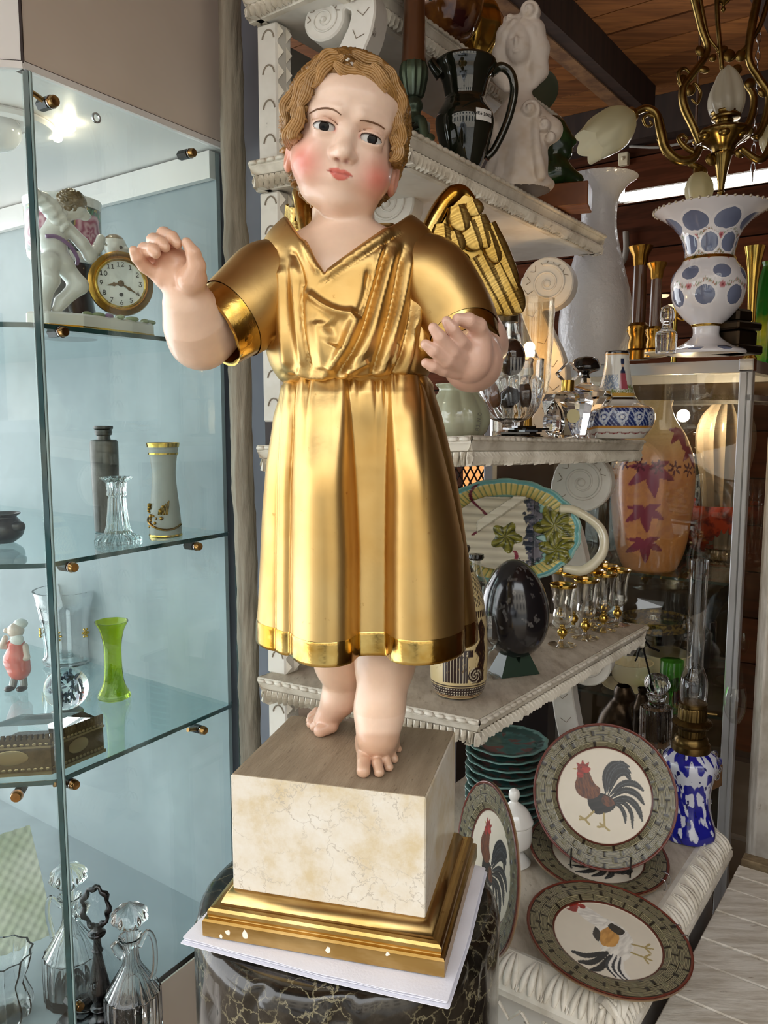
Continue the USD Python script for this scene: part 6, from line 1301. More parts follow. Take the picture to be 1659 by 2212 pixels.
# orange leaf vase
leaf5 = [(-72, 34), (-38, 40), (0, 46), (38, 40), (72, 34)]
def leaf_shape(cx, cy, R, ang=0.0):
    L = []
    for a, k in ((-100, 0.62), (-52, 0.85), (0, 1.0), (52, 0.85), (100, 0.62)):
        t = math.radians(a - 90 + ang); n = Point(0, 0).buffer(1, 8); q = [(R * k * (0.5 + 0.5 * x), R * k * 0.19 * y * (1 - 0.45 * x)) for x, y in n.exterior.coords]
        L.append(Polygon([(cx + x * math.cos(t) - y * math.sin(t), cy + x * math.sin(t) + y * math.cos(t)) for x, y in q]).buffer(0))
    return unary_union(L)
def inside(poly, x, y):
    import shapely
    return shapely.contains_xy(poly, x, y)
def leafvase(v, s):
    a = np.arctan2(v[:, 1], v[:, 0]); a = (a + PI / 2 + PI) % (2 * PI) - PI; h = v[:, 2] / s; r = np.hypot(v[:, 0], v[:, 1]) / s; x = np.sin(a) * r; front = np.cos(a) > -0.3
    c = np.array(srgb('cf8e58')) * np.ones((len(v), 1)); k = sstep(h, 210, 320)[:, None]; c = c * (1 - k) + np.array(srgb('d8bf8f')) * k
    g = fbm(v / s * 0.35, 3, 2); c *= (0.88 + 0.24 * g)[:, None]
    g2 = fbm(v / s * 0.09 + 7, 2, 4) - 0.5; m = np.clip((g2 - 0.05) * 4 + 0.5, 0, 1)[:, None] * (np.abs(h - 140) < 60)[:, None]; c = c * (1 - 0.35 * m) + np.array(srgb('b06a58')) * 0.35 * m
    for sgn in (1, -1):
        f_ = (np.cos(a) * sgn > -0.2)
        for q in ((-30, 225, 62), (-38, 140, 50), (-34, 72, 48), (38, 300, 44), (60, 262, 40)): c[f_ & inside(leaf_shape(*q, ang=8), x * sgn, h)] = srgb('8a3a4c')
    for k_ in range(9):
        ac = -1.9 + k_ * 0.42
        for j in range(6):
            t = j * PI / 3 + 0.3; da = (a - ac) * 82; dh = h - (238 - 3 * k_); u = da * math.cos(t) + dh * math.sin(t); w = -da * math.sin(t) + dh * math.cos(t); c[(u > 3) & (u < 15) & (np.abs(w) < 2.2)] = srgb('5a2030')
    return c
lathed('leaf_vase', 'tall orange cameo glass vase with plum red leaves inside the display case', 'vase', 1402, 1230, zA, [('body', [(48, 0), (58, 10), (72, 50), (81, 110), (86, 180), (84, 230), (66, 285), (44, 320), (34, 345), (36, 362)], 'painted_orange', {'n': 320, 'm': 22, 'hollow': 4, 'paint': leafvase})])
def simple(name, lab, px, py, z, prof, m, cat=None, p=None, **k): return lathed(name, lab, cat or name.split('_')[-1], px, py, z, [('body', prof, m, k)], p=p)
simple('red_bowl', 'red orange lacquer bowl with gold rim beside the leaf vase', 1535, 1196, zA, [(18, 0), (40, 10), (80, 40), (100, 88), (103, 112)], 'red_bowl', 'bowl', hollow=4)
simple('glass_dome_shade', 'large clear glass dome shade behind the leaf vase neck', 1500, 1150, zA, [(68, 0), (78, 40), (88, 110), (82, 170), (62, 220), (30, 255), (10, 268)], 'clear_thin', 'shade', p=in_case(1500, 2.50, zA))
lp_ = onz(1475, 1160, zA); single('lit_bulb', 'bright lit bulb inside the display case', 'bulb', ball(at(1476, 898, 2.36), 0.018, 3), 'bulb_case', smooth=True)
simple('ribbed_shade', 'grey ribbed glass shade on the case shelf at the right', 1552, 1120, zA, [(30, 0), (34, 60), (46, 160), (60, 250), (52, 300), (30, 330)], 'ribbed_grey', 'shade', flute=fl(16, -0.12), n=96, p=in_case(1560, 2.42, zA))
# cups and glasses on the lower shelf
z = zBk
def cup(px, py, w, h, lab, m='cream', nm='cup'): simple(nm, lab, px, py, z, [(w * 0.55, 0), (w * 0.85, h * 0.2), (w, h * 0.6), (w * 1.02, h)], m, nm, hollow=3)
lathed('amber_rim_bowl', 'clear glass bowl with a wide gilt rim behind the gold rimmed goblets', 'bowl', 1412, 1452, z, [('body', [(34, 0), (40, 8), (52, 40), (66, 100), (72, 116)], 'clear_warm', {'hollow': 3}), ('gilt_rim', [(68, 100), (73, 114), (73, 122), (71, 122)], 'gilt_scroll', {'cap': False, 'smooth': False})])
cup(1437, 1462, 50, 54, 'cream porcelain cup under the lamp chimney'); cup(1364, 1478, 44, 50, 'cream pot beside the carved shelf corner', nm='pot')
simple('cream_saucer', 'cream saucer under the pot', 1364, 1486, z, [(20, 0), (58, 6), (62, 9), (56, 9)], 'cream', 'saucer')
simple('mint_glass', 'mint green flared glass on a stem', 1442, 1440, z, [(28, 0), (26, 4), (5, 10), (4, 70), (12, 90), (28, 108)], 'mint_thin', 'glass'); simple('green_goblet', 'bright green wine glass with yellow glint', 1447, 1535, z, [(24, 0), (22, 4), (5, 10), (5, 40), (20, 52), (24, 80), (24, 112)], 'green_thin', 'glass')
simple('amber_beaker', 'amber glass beaker beside the green goblet', 1472, 1530, z, [(18, 0), (20, 30), (20, 62)], 'amber_thin', 'glass', hollow=2); simple('purple_beaker', 'purple glass beaker behind the lamp chimney', 1527, 1420, z, [(14, 0), (18, 40), (17, 80)], 'purple_thin', 'glass', hollow=2)
simple('dark_bottle', 'dark glass bottle at the case post', 1508, 1445, z, [(24, 0), (25, 70), (18, 90), (8, 104), (8, 130)], 'black_glass', 'bottle'); simple('silver_salt', 'small silver salt cellar by the case post', 1537, 1400, z, [(8, 0), (14, 6), (6, 14), (16, 26), (16, 34)], 'chrome', 'cellar')
simple('brown_jug', 'brown glazed jug at the back of the case', 1405, 1340, z, [(24, 0), (34, 20), (36, 50), (24, 80), (20, 96)], 'brown_glaze', 'jug'); simple('pale_plaque', 'pale flowered cachepot at the back of the case', 1368, 1330, z, [(26, 0), (32, 60), (34, 84)], 'cream', 'cachepot', hollow=2)
rq = random.Random(21); W = [('clear_thin', 'clear'), ('clear_warm', 'smoky')]
spots = [(1300, 1190, 'tall clear glass vase between asparagus dish and leaf vase', 38, 190), (1330, 1210, 'clear glass carafe left of the leaf vase', 26, 120), (1595, 1010, 'bubbled glass vase right of the case post', 34, 130), (1632, 1080, 'clear glass jar at the right edge', 40, 190), (1640, 1240, 'rumpled clear glass shell at the right edge', 44, 110), (1560, 1235, 'glass dish right of the red bowl', 40, 40)]
for k, (px, py, lab, w, h) in enumerate(spots): simple('glass_vase', lab, px, py, zA, [(w * 0.7, 0), (w * 0.8, h * 0.06), (w * 0.5, h * 0.2), (w, h * 0.6), (w * 0.7, h * 0.85), (w * 0.95, h)], W[k % 2][0], 'vase', flute=fl(12, -0.1), n=96, p=in_case(px, (2.40, 2.52, 2.40, 2.32, 2.45, 2.30)[k], zA))
for k, (px, py, w, h, m, lab) in enumerate(((1600, 1420, 30, 60, 'green_thin', 'green glass bowl beyond the case post'), (1612, 1330, 26, 110, 'clear_warm', 'smoky glass carafe beyond the case post'), (1585, 1560, 24, 80, 'clear_thin', 'clear tumbler low beyond the case post'), (1490, 1330, 30, 70, 'black_glass', 'dark glass bowl under the leaf vase shelf'))):
    simple('glass_bowl', lab, px, py, z, [(w * 0.5, 0), (w * 0.9, h * 0.3), (w, h * 0.7), (w * 0.8, h)], m, 'bowl')
# ---- on top of the case
z = ZK + 0.001
def flowers(v, s):
    a = np.arctan2(v[:, 1], v[:, 0]) + PI / 2; h = v[:, 2] / s; c = np.tile(np.array(srgb('e9e7ec')), (len(v), 1))
    for n, h0, amp, off in ((7, 246, 14, 0.5), (8, 205, 10, 0.0), (7, 143, 12, 0.5)):
        t = ((a * n / (2 * PI) + off) % 1.0) - 0.5; y = h0 + amp * (4 * t * t - 0.5)
        d = np.abs(h - y); g = noise(np.stack([a * 90, h * 0.9, h * 0], 1), 3); c[(d < 4.5) & (g > 0.45)] = srgb('7f8f6c'); c[(d < 3.5) & (g > 0.72)] = srgb('a86b52')
        dd = np.hypot(t * 2 * PI / n * 78, h - (h0 - amp * 0.5)); c[dd < 6.5] = srgb('c9828a'); c[dd < 2.5] = srgb('8a3a3e')
    return c
o, p, s = lathed('overlay_vase', 'white overlay glass vase cut with blue grey windows and flower garlands', 'vase', 1523, 766, z, [('body', [(82, 0), (80, 8), (52, 20), (30, 36), (27, 50), (31, 62), (48, 78), (68, 105), (76, 140), (72, 168), (55, 192), (50, 206), (52, 225), (62, 252), (84, 278), (110, 297), (116, 302)], 'painted_gloss', {'n': 320, 'm': 9, 'hollow': 4, 'paint': flowers}), ('gilt_ring', [(28.5, 58), (31, 60), (32, 63), (30, 65)], 'gilt_bright', {'cap': False, 'smooth': False}), ('gilt_ring', [(54, 196), (53, 199), (52, 202)], 'gilt_bright', {'cap': False, 'smooth': False})])
vp = rprof([(82, 0), (80, 8), (52, 20), (30, 36), (27, 50), (31, 62), (48, 78), (68, 105), (76, 140), (72, 168), (55, 192), (50, 206), (52, 225), (62, 252), (84, 278), (110, 297), (116, 302)], 14)
def on_prof(h): i = int(np.argmin(np.abs(vp[:, 1] - h))); i = min(max(i, 1), len(vp) - 2); t = vp[i + 1] - vp[i - 1]; t /= np.linalg.norm(t); return vp[i], t
for h, n, rw, rh, off in ((268, 7, 28, 23, 0.1), (226, 8, 17, 20, 0.5), (165, 7, 19, 15, 0.0), (118, 7, 20, 20, 0.5), (10, 8, 16, 12, 0.2)):
    for k in range(n):
        q, t = on_prof(h); a = (k + off) * 2 * PI / n - PI / 2; er = np.array([math.cos(a), math.sin(a), 0]); ea = np.array([-math.sin(a), math.cos(a), 0]); et_ = er * t[0] + UP * t[1]; en = np.cross(ea, et_)
        cpt = er * q[0] * s + UP * q[1] * s
        for nm, f_, m, dz in (('window_rim', 1.22, 'porcelain_rim', 0.3), ('cut_window', 1.0, 'blue_glass', 0.9)):
            P = []
            for rr in np.linspace(0, 1, 6):
                row_ = []
                for b in np.linspace(0, 2 * PI, 26)[:-1]:
                    x, y = rw * f_ * rr * math.cos(b), rh * f_ * rr * math.sin(b); qq, _ = on_prof(h + y * t[1]); aa = a + x / max(qq[0], 1); row_.append((qq[0] * s * math.cos(aa) + er[0] * dz * s * (1.2 - rr * rr) , qq[0] * s * math.sin(aa) + er[1] * dz * s * (1.2 - rr * rr), qq[1] * s + en[2] * dz * s * (1.2 - rr * rr)))
                P.append(row_)
            part(nm, sheet(np.array(P), True), m, o, smooth=True)
part('rim_beads', cat_(*[ball((117 * s * math.cos(a), 117 * s * math.sin(a), 302 * s), 3.0 * s, 1) for a in np.arange(44) / 44 * 6.283]), 'gilt_pearl', o, kind='stuff')
def column(px, py, H, w, lab):
    o, p, s = lathed('column_lamp', lab, 'lamp', px, py, z, [('plinth', [(w * 1.5, 0), (w * 1.5, H * .08), (w * 1.2, H * .1), (w * 1.25, H * .14), (w * 1.05, H * .2), (w * 1.3, H * .24), (w * 1.35, H * .30), (w * 1.0, H * .33)], 'gilt_dark', {'smooth': False, 'n': 40}), ('shaft', [(w * .86, H * .32), (w * .86, H * .6), (w * .78, H * .84)], 'brown_shaft', {'smooth': False, 'n': 30}), ('capital', [(w * .85, H * .83), (w * .95, H * .86), (w * 1.0, H * .92), (w * 1.5, H * .985), (w * 1.55, H)], 'gilt_dark', {'smooth': False, 'n': 40, 'flute': fl(12, -0.08)})])
    lv = [ball((w * 1.22 * s * math.cos(a), w * 1.22 * s * math.sin(a), H * s * (.26 + .03 * (k % 2))), (w * .22 * s,) * 3, 1) for k, a in enumerate(np.arange(12) / 12 * 6.283)]; part('leaf_ring', cat_(*lv), 'gilt_dark', o, kind='stuff')
column(1376, 778, 238, 17, 'taller gilt and brown column lamp base on the case top'); column(1412, 772, 198, 14, 'shorter gilt and brown column lamp base on the case top')
opal = [(58, 0), (68, 20), (77, 60), (78, 95), (72, 140), (60, 190), (47, 240), (38, 285), (37, 320), (42, 352), (62, 377), (78, 388)]
def relief(v, s): return np.tile(np.array(srgb('dcdce2')), (len(v), 1))
o_, p_, s_ = lathed('opaline_vase', 'large milky white opaline vase with flared rim and raised relief', 'vase', 1284, 790, z, [('body', opal, 'opaline', {'n': 120, 'm': 6, 'hollow': 4})])
simple('crystal_perfume', 'faceted crystal flask between the columns and the overlay vase', 1438, 764, z, [(22, 0), (24, 40), (14, 50), (10, 60), (16, 75), (12, 96), (0, 104)], 'crystal', 'flask', flute=fl(8, -0.08), n=48); simple('mint_dish', 'pale green dish under the crystal flask', 1428, 770, z, [(20, 0), (34, 6), (36, 9)], 'cream', 'dish')
simple('green_vase', 'tall green to yellow glass vase at the right edge', 1648, 800, z, [(30, 0), (34, 8), (40, 60), (34, 120), (22, 180), (12, 215), (14, 228)], 'green_amber', 'vase', flute=fl(10, -0.08), n=64); simple('gold_trumpet', 'slim gold trumpet vase behind the green vase', 1618, 775, z, [(16, 0), (10, 20), (9, 120), (14, 190), (22, 235)], 'gilt_bright', 'vase')
bb_ = onz(1590, 766, z); single('bronze_block', 'dark bronze inkstand block behind the overlay vase', 'inkstand', mv(cat_(bx(0, 0, 0.010, 0.10, 0.07, 0.02, 0.003), bx(0, 0, 0.035, 0.075, 0.055, 0.035, 0.004), bx(0, 0, 0.062, 0.095, 0.065, 0.018, 0.004), bx(0, 0, 0.085, 0.06, 0.04, 0.03, 0.006)), bb_, rz=0.6), 'dark_bronze', smooth=False)
# gilt candelabrum beyond the case, with lit candle cups
pcx = at(1455, 780, 2.62); pcx[2] = ZK; s = scale_at(pcx); cd = thing('candelabrum', 'gilt candelabrum with glass pans behind the overlay vase', 'candelabrum', pcx)
part('stem', lathe(rprof([(24, 0), (20, 8), (8, 16), (5, 60), (9, 75), (5, 90), (5, 170), (8, 180), (3, 200)]) * s, 24), 'gilt_bright', cd)
for k in range(6):
    a = k * PI / 3; e = np.array([math.cos(a), math.sin(a), 0]); part('arm', tube(curve([UP * 120 * s, UP * 112 * s + e * 18 * s, UP * 135 * s + e * 28 * s], 5), 1.8 * s, 6), 'gilt_bright', cd); part('pan', mv(lathe(rprof([(0, 0), (9, 1), (13, 5), (12, 6), (0, 3)]) * s, 16), e * 28 * s + UP * (135 + 24 * (k % 2)) * s), 'warm_pan', cd)

# more of the crowded glass inside the case
more = [(1330, 2.44, zA, 26, 150, 'clear_thin', 'tall fluted clear glass vase far left inside the case'), (1360, 2.60, zA, 30, 90, 'clear_warm', 'smoky footed glass at the back left of the case'), (1455, 2.62, zA, 26, 170, 'clear_thin', 'clear glass decanter behind the leaf vase'), (1528, 2.66, zA, 22, 120, 'amber_thin', 'amber glass flask behind the red bowl'), (1490, 2.46, zA, 16, 60, 'purple_thin', 'small purple glass beside the leaf vase'),
        (1340, 2.50, zBk, 34, 60, 'clear_thin', 'clear glass coupe at the back of the lower case shelf'), (1385, 2.58, zBk, 26, 110, 'clear_warm', 'smoky goblet at the back of the lower case shelf'), (1470, 2.56, zBk, 24, 150, 'clear_thin', 'tall clear flute behind the mint glass'), (1515, 2.62, zBk, 30, 80, 'green_thin', 'green glass at the back of the lower case shelf'), (1420, 2.66, zBk, 36, 70, 'amber_thin', 'amber coupe at the back of the lower case shelf')]
for px, Y, zz, w, h, m, lab in more: simple('stemmed_glass', lab, 0, 0, 0, [(w * 0.7, 0), (w * 0.65, h * 0.03), (w * 0.14, h * 0.08), (w * 0.14, h * 0.35), (w * 0.6, h * 0.45), (w, h * 0.75), (w * 0.95, h)], m, 'glass', p=in_case(px, Y, zz))
pc2 = at(1056, 1026, 2.75); s = scale_at(pc2); lt_ = thing('lattice_lantern', 'glowing orange lantern behind a wooden lattice, seen beyond the carved shelves', 'lantern', (pc2[0], pc2[1], 0))
part('stand', bx(0, 0.03, (pc2[2] - 0.06) / 2, 0.20, 0.06, pc2[2] - 0.06), 'beam_dark', lt_, smooth=False); part('glow_panel', bx(0, 0.02, pc2[2], 0.17, 0.01, 0.12), 'lantern_glow', lt_, smooth=False)
for k in range(-5, 6):
    for sg in (-1, 1): part('lattice_bar', tube([(k * 0.025 - sg * 0.03, 0.0, pc2[2] - 0.058), (k * 0.025 + sg * 0.03, 0.0, pc2[2] + 0.058)], 0.003, 4), 'beam_dark', lt_, smooth=False)
# ---------------------------------------------------------------- wares on the carved shelves
# -- lower tier (z = 1.0)
z = 1.001
def paint_poly(shapes, x, y, c):
    for col, pts in shapes:
        g = pts if hasattr(pts, 'area') else Polygon(pts).buffer(0); c[inside(g, x, y)] = srgb(col)
    return c
def greek(v, s):
    a = np.arctan2(v[:, 1], v[:, 0]) + PI / 2 - 0.25; a = (a + PI) % (2 * PI) - PI; h = v[:, 2] / s; x = a * 60
    cr, bk = np.array(srgb('cdb98a')), np.array(srgb('2a1712')); c = np.tile(cr, (len(v), 1))
    b = (h > 12) & (h < 30); c[b] = bk; dots = (np.hypot((x + 3) % 6 - 3, (h - 12) % 6 - 3) < 1.5) & b; c[dots] = srgb('d9d2c0')
    c[(h > 8) & (h < 10)] = srgb('6d2a22'); c[(h > 33) & (h < 35)] = bk; c[h < 3] = bk
    col = (np.abs(x + 28) < 26) & (h > 42) & (h < 96); c[col] = bk; c[col & (np.abs(((x + 28) / 6.5) % 1 - 0.5) < 0.09)] = srgb('d8cdb0')
    cap = (h > 96) & (h < 112) & (np.abs(x + 24) < 34); c[cap] = bk; c[cap & (np.abs(np.hypot((x + 24) % 34 - 17, h - 104) - 5) < 1)] = srgb('d8cdb0')
    fig = Polygon([(22, 40), (40, 44), (38, 70), (46, 100), (40, 130), (48, 150), (36, 172), (26, 160), (30, 130), (16, 110), (28, 92), (20, 70)]).buffer(2); c[inside(fig, x, h)] = bk
    sh_ = Point(16, 56).buffer(17); k = inside(sh_, x, h); c[k] = bk; c[k & (np.sin(np.hypot(x - 16, h - 56) * 0.9 + 3 * np.arctan2(h - 56, x - 16)) > 0.55)] = srgb('d8cdb0')
    g = fbm(np.stack([x * 0.28, h * 0.28, h * 0], 1), 2, 6); c[(g > 0.60) & (g < 0.625) & (h > 60) & (h < 170)] = srgb('8a6d3a')
    m = (h > 176) & (h < 190); c[m] = bk; c[m & (np.abs((x / 7) % 1 - 0.5) < 0.18)] = srgb('cdb98a')
    fr = (h > 200) & (h < 265); c[fr & (np.abs((x / 5.5) % 1 - 0.5) < 0.26) & (np.sin(h * 0.5 + np.floor(x / 5.5) * 2) > -0.5)] = bk
    c[(h > 268) & (h < 282)] = bk; c[h > 300] = bk; return c
lathed('greek_style_vase', 'cream vase with dark painted column and figures in ancient Greek style', 'vase', 990, 1497, z, [('body', [(40, 0), (50, 5), (58, 22), (61, 50), (61, 110), (57, 170), (50, 215), (40, 250), (24, 280), (17, 300), (22, 316), (20, 322)], 'painted', {'n': 320, 'm': 20, 'paint': greek})])
pe = onz(1110, 1452, z); s = scale_at(pe)
st = thing('egg_stand', 'small dark green notched stone stand under the fossil egg', 'stand', pe, 0.35)
v = np.array([(-46, -30, 0), (46, -30, 0), (46, 30, 0), (-46, 30, 0), (-26, -16, 46), (26, -16, 46), (26, 16, 46), (-26, 16, 46)]) * s
part('block', m3.Manifold.hull_points(v) - m3.Manifold.hull_points(np.array([(-18, -60, 60), (18, -60, 60), (0, -60, 26), (-18, 60, 60), (18, 60, 60), (0, 60, 26)]) * s), 'green_stone', st, smooth=False)
ev, ef = cat_(trimesh.creation.icosphere(subdivisions=5)); ez = ev[:, 2]; ev = ev * np.array([72, 72, 108]) ; ev[:, :2] *= (1 - 0.13 * np.clip(ez, -1, 1))[:, None]
ce = np.tile(np.array(srgb('17161a')), (len(ev), 1)); g = fbm(ev * 0.05, 4, 2); ce *= (0.6 + 1.0 * g)[:, None]
rr_ = np.random.RandomState(6)
for k in range(90):
    d = rr_.normal(size=3); d /= np.linalg.norm(d); c0_ = d * [72, 72, 108]; t1 = np.cross(d, [0.3, 0.2, 1]); t1 /= np.linalg.norm(t1); t2 = np.cross(d, t1); th0 = rr_.uniform(0, PI); A_, B_ = rr_.uniform(2.0, 9) * (1 if k > 12 else 1.7), rr_.uniform(1.2, 4.5)
    q = ev - c0_; u_, w_ = q @ (t1 * math.cos(th0) + t2 * math.sin(th0)), q @ (t2 * math.cos(th0) - t1 * math.sin(th0)); e = (u_ / A_) ** 2 + (w_ / B_) ** 2; m = (e < 1) & (np.abs(q @ d) < 20)
    ce[m] = np.array(srgb('6d6a68')) * (0.5 + 0.6 * e[m, None]) * rr_.uniform(0.5, 1.1)
tag(part('fossil_egg', (mv((ev * s, ef), (0, 0, 0), rx=0.08, ry=-0.06)[0] + pe + UP * (36 + 104) * s + np.array([0.0, 0.002, 0]), ef), 'painted_gloss', None, color=ce), 'large polished black stone egg with pale fossils', 'stone egg')
lathed('wine_glass', 'clear wine glass half hidden behind the fossil egg', 'glass', 1052, 1462, z, [('body', [(26, 0), (24, 3), (4, 10), (4, 52), (12, 60), (27, 84), (28, 116), (22, 140)], 'clear_thin', {'hollow': 1.5, 'floor': 62})])
lathed('stoppered_bottle', 'narrow clear bottle with dark lid standing behind the Greek style vase', 'bottle', 1026, 1420, z, [('body', [(24, 0), (26, 30), (26, 150), (14, 185), (9, 215)], 'clear_thin', {'hollow': 2}), ('lid', [(14, 214), (17, 218), (16, 226), (0, 228)], 'black_glass', {'smooth': False})])
GOB = [(1214, 1393), (1264, 1378), (1303, 1361), (1333, 1349), (1238, 1362), (1275, 1350), (1307, 1338), (1212, 1352), (1252, 1338), (1285, 1326)]
first = None; ORD = [f'{a} from the stone egg in the {b} row' for b, n in (('front', 4), ('middle', 3), ('back', 3)) for a in ('first', 'second', 'third', 'fourth')[:n]]
for k, (px, py) in enumerate(GOB):
    p = onz(px, py, z)
    if first is None:
        s = scale_at(p); lab = f'gold rimmed goblet, {ORD[0]}'
        first, _, _ = lathed('gilt_goblet', lab, 'goblet', px, py, z, [('bowl', [(5, 42), (14, 48), (21, 58), (21, 70), (19, 80), (22, 108), (29, 132)], 'clear_goblet', {'hollow': 1.2, 'floor': 4, 'n': 40}), ('foot', [(30, 0), (29, 2), (12, 5), (6, 10), (5, 16)], 'clear_goblet', {'n': 40}), ('gilt_ball', [(4, 14), (5, 18), (9, 22), (11, 28), (9, 34), (5, 38), (6, 42)], 'gilt_bright', {'n': 24}), ('gilt_rim', [(28.2, 128), (29.4, 132), (29.2, 134), (28.2, 133)], 'gilt_bright', {'cap': False, 'smooth': False, 'n': 40})], group='gold rimmed goblets in rows on the lower shelf')
    else: dup(first.GetPrim(), p, 0, f'gold rimmed goblet, {ORD[k]}')
# -- asparagus dish
pc_ = at(1086, 1262, 1.70); s = scale_at(pc_)
N_ = np.array([-0.22, -0.93, 0.30]); N_ /= np.linalg.norm(N_); X_ = np.cross(UP, N_); X_ = -X_ if X_[0] < 0 else X_; X_ /= np.linalg.norm(X_); Y_ = np.cross(N_, X_); Y_ = Y_ if Y_[2] > 0 else -Y_
RA, RB = 160.0, 114.0
nr, na = 120, 320; R_, T_ = np.meshgrid(np.linspace(0.002, 1, nr), np.arange(na) / na * 2 * PI, indexing='ij')
sc_ = 1 + 0.022 * np.abs(np.sin(T_ * 9)) * R_ ** 6; x, y = RA * R_ * np.cos(T_) * sc_, RB * R_ * np.sin(T_) * sc_
hgt = 26 * sstep(R_, 0.66, 1.0) + 3.0 * np.abs(np.sin(T_ * 36)) * sstep(R_, 0.74, 0.80) * sstep(1 - R_, 0.05, 0.1) + 5 * np.exp(-((R_ - 0.97) / 0.025) ** 2)
col = np.tile(np.array(srgb('8fb7ae')), (nr, na, 1)); col[R_ < 0.97] = srgb('6aa8a8'); k = (R_ > 0.73) & (R_ < 0.92); col[k] = np.where((np.abs(np.sin(T_[k] * 36)) > 0.35)[:, None], srgb('d3bf74'), srgb('6f8a62'))
inn2 = R_ < 0.74; asp = inn2 & (x < 62) & (y < 78) & (x > -150); col[inn2] = srgb('86b0a8'); hgt += asp * (8 + 4.5 * np.abs(np.sin(y * 0.17 + 0.6 * np.sin(x * 0.01)))); col[asp] = (np.array(srgb('d8d0bc'))[None] * (0.78 + 0.22 * np.abs(np.sin(y[asp] * 0.17))[:, None]))
g = fbm(np.stack([x * 0.12, y * 0.12, x * 0], -1).reshape(-1, 3), 3, 4).reshape(x.shape); tip = inn2 & (np.abs(x - 62 + 10 * (g - 0.5) * 4) < 17); col[tip] = np.where((g[tip] > 0.5)[:, None], srgb('2c3340'), srgb('5d5a66')); hgt += tip * 5
for cx2, cy2, R2, an in ((4, -12, 36, 0.4), (106, 18, 46, 2.3), (112, -34, 40, 4.2)):
    ang = np.arctan2(y - cy2, x - cx2); d = np.hypot(x - cx2, y - cy2) / (R2 * (0.82 + 0.18 * np.cos(ang * 5 + an))); k = d < 1; ve = np.abs(np.sin(ang * 5 + an * 2 + d * 2)); col[k] = np.array(srgb('2f3312')) * (1 - ve[k, None]) + np.array(srgb('86822f')) * ve[k, None]; hgt += k * (8 * (1 - d ** 2).clip(0) + 2 * ve)
w1 = np.abs(x + 58 - 20 * np.sin(y * 0.06)) < 4; k = w1 & (y > -10) & (y < 112) & (R_ < 0.95); col[k] = srgb('6d2a3a'); k = (np.abs(x - 18 - 10 * np.sin(y * 0.09)) < 4) & (y < -40) & (R_ < 0.9); col[k] = srgb('8a3a4a')
bb2 = np.abs((x + 10) * 0.75 - (y - 46)) / 1.25 < 10; k = bb2 & (x > -60) & (x < 44) & (R_ < .74); col[k] = srgb('e2dccb'); hgt += k * 9
nrm = 1.0; V_ = np.stack([x, y, hgt], -1) * s; front = sheet(V_, True); bk_ = V_.copy(); bk_[..., 2] -= 6 * s; back = sheet(bk_, True)
D = np.concatenate([front[0], back[0]]); F_ = np.vstack([front[1][:, ::-1], back[1] + len(front[0])])
n0 = (nr - 1) * na; j = np.arange(na); F_ = np.vstack([F_, np.stack([n0 + j, n0 + (j + 1) % na, n0 + j + len(front[0])], 1), np.stack([n0 + (j + 1) % na, n0 + (j + 1) % na + len(front[0]), n0 + j + len(front[0])], 1)])
low = RB * 0.99 * s; o_d = UP * 0 + Y_ * low
gs = thing('dish_stand', 'plain dark stand holding up the asparagus dish behind the stone egg', 'plate stand', (pc_[0], pc_[1], z))
for sg in (-0.05, 0.05): part('upright', tube([X_ * sg + np.array([0, 0.01, 0]), X_ * sg + UP * (pc_[2] - z + 0.004) + np.array([0, 0.006, 0])], 0.004, 8), 'black_wire', gs); part('foot', tube([X_ * sg - Y_ * 0 + np.array([0, -0.03, 0.003]), X_ * sg + np.array([0, 0.05, 0.003])], 0.003, 8), 'black_wire', gs)
part('ledge', tube([X_ * -0.07 + UP * (pc_[2] - z - 0.002), X_ * 0.07 + UP * (pc_[2] - z - 0.002)], 0.004, 8), 'black_wire', gs)
ds = thing('asparagus_dish', 'oval majolica dish moulded with asparagus, leaves and a turquoise rim', 'dish', pc_)
dm = frame((D, F_), o_d, X_, Y_, N_); part('plate', dm, 'painted_gloss', ds, color=np.vstack([col.reshape(-1, 3), np.tile(srgb('8fb7ae'), (len(back[0]), 1))]))
for sg in (1, -1):
    hpts = curve([(sg * 118, 52, 24), (sg * 150, 46, 34), (sg * 200, 10, 34), (sg * 206, -40, 34), (sg * 170, -78, 30), (sg * 128, -76, 22)], 8) * s
    part('handle', frame(tube(hpts, np.interp(np.linspace(0, 1, len(hpts)), [0, .15, .5, .85, 1], [10, 9, 10, 11, 8]) * s, 12), o_d, X_, Y_, N_), 'cream_glaze', ds, smooth=True, label='white asparagus stalk handle')
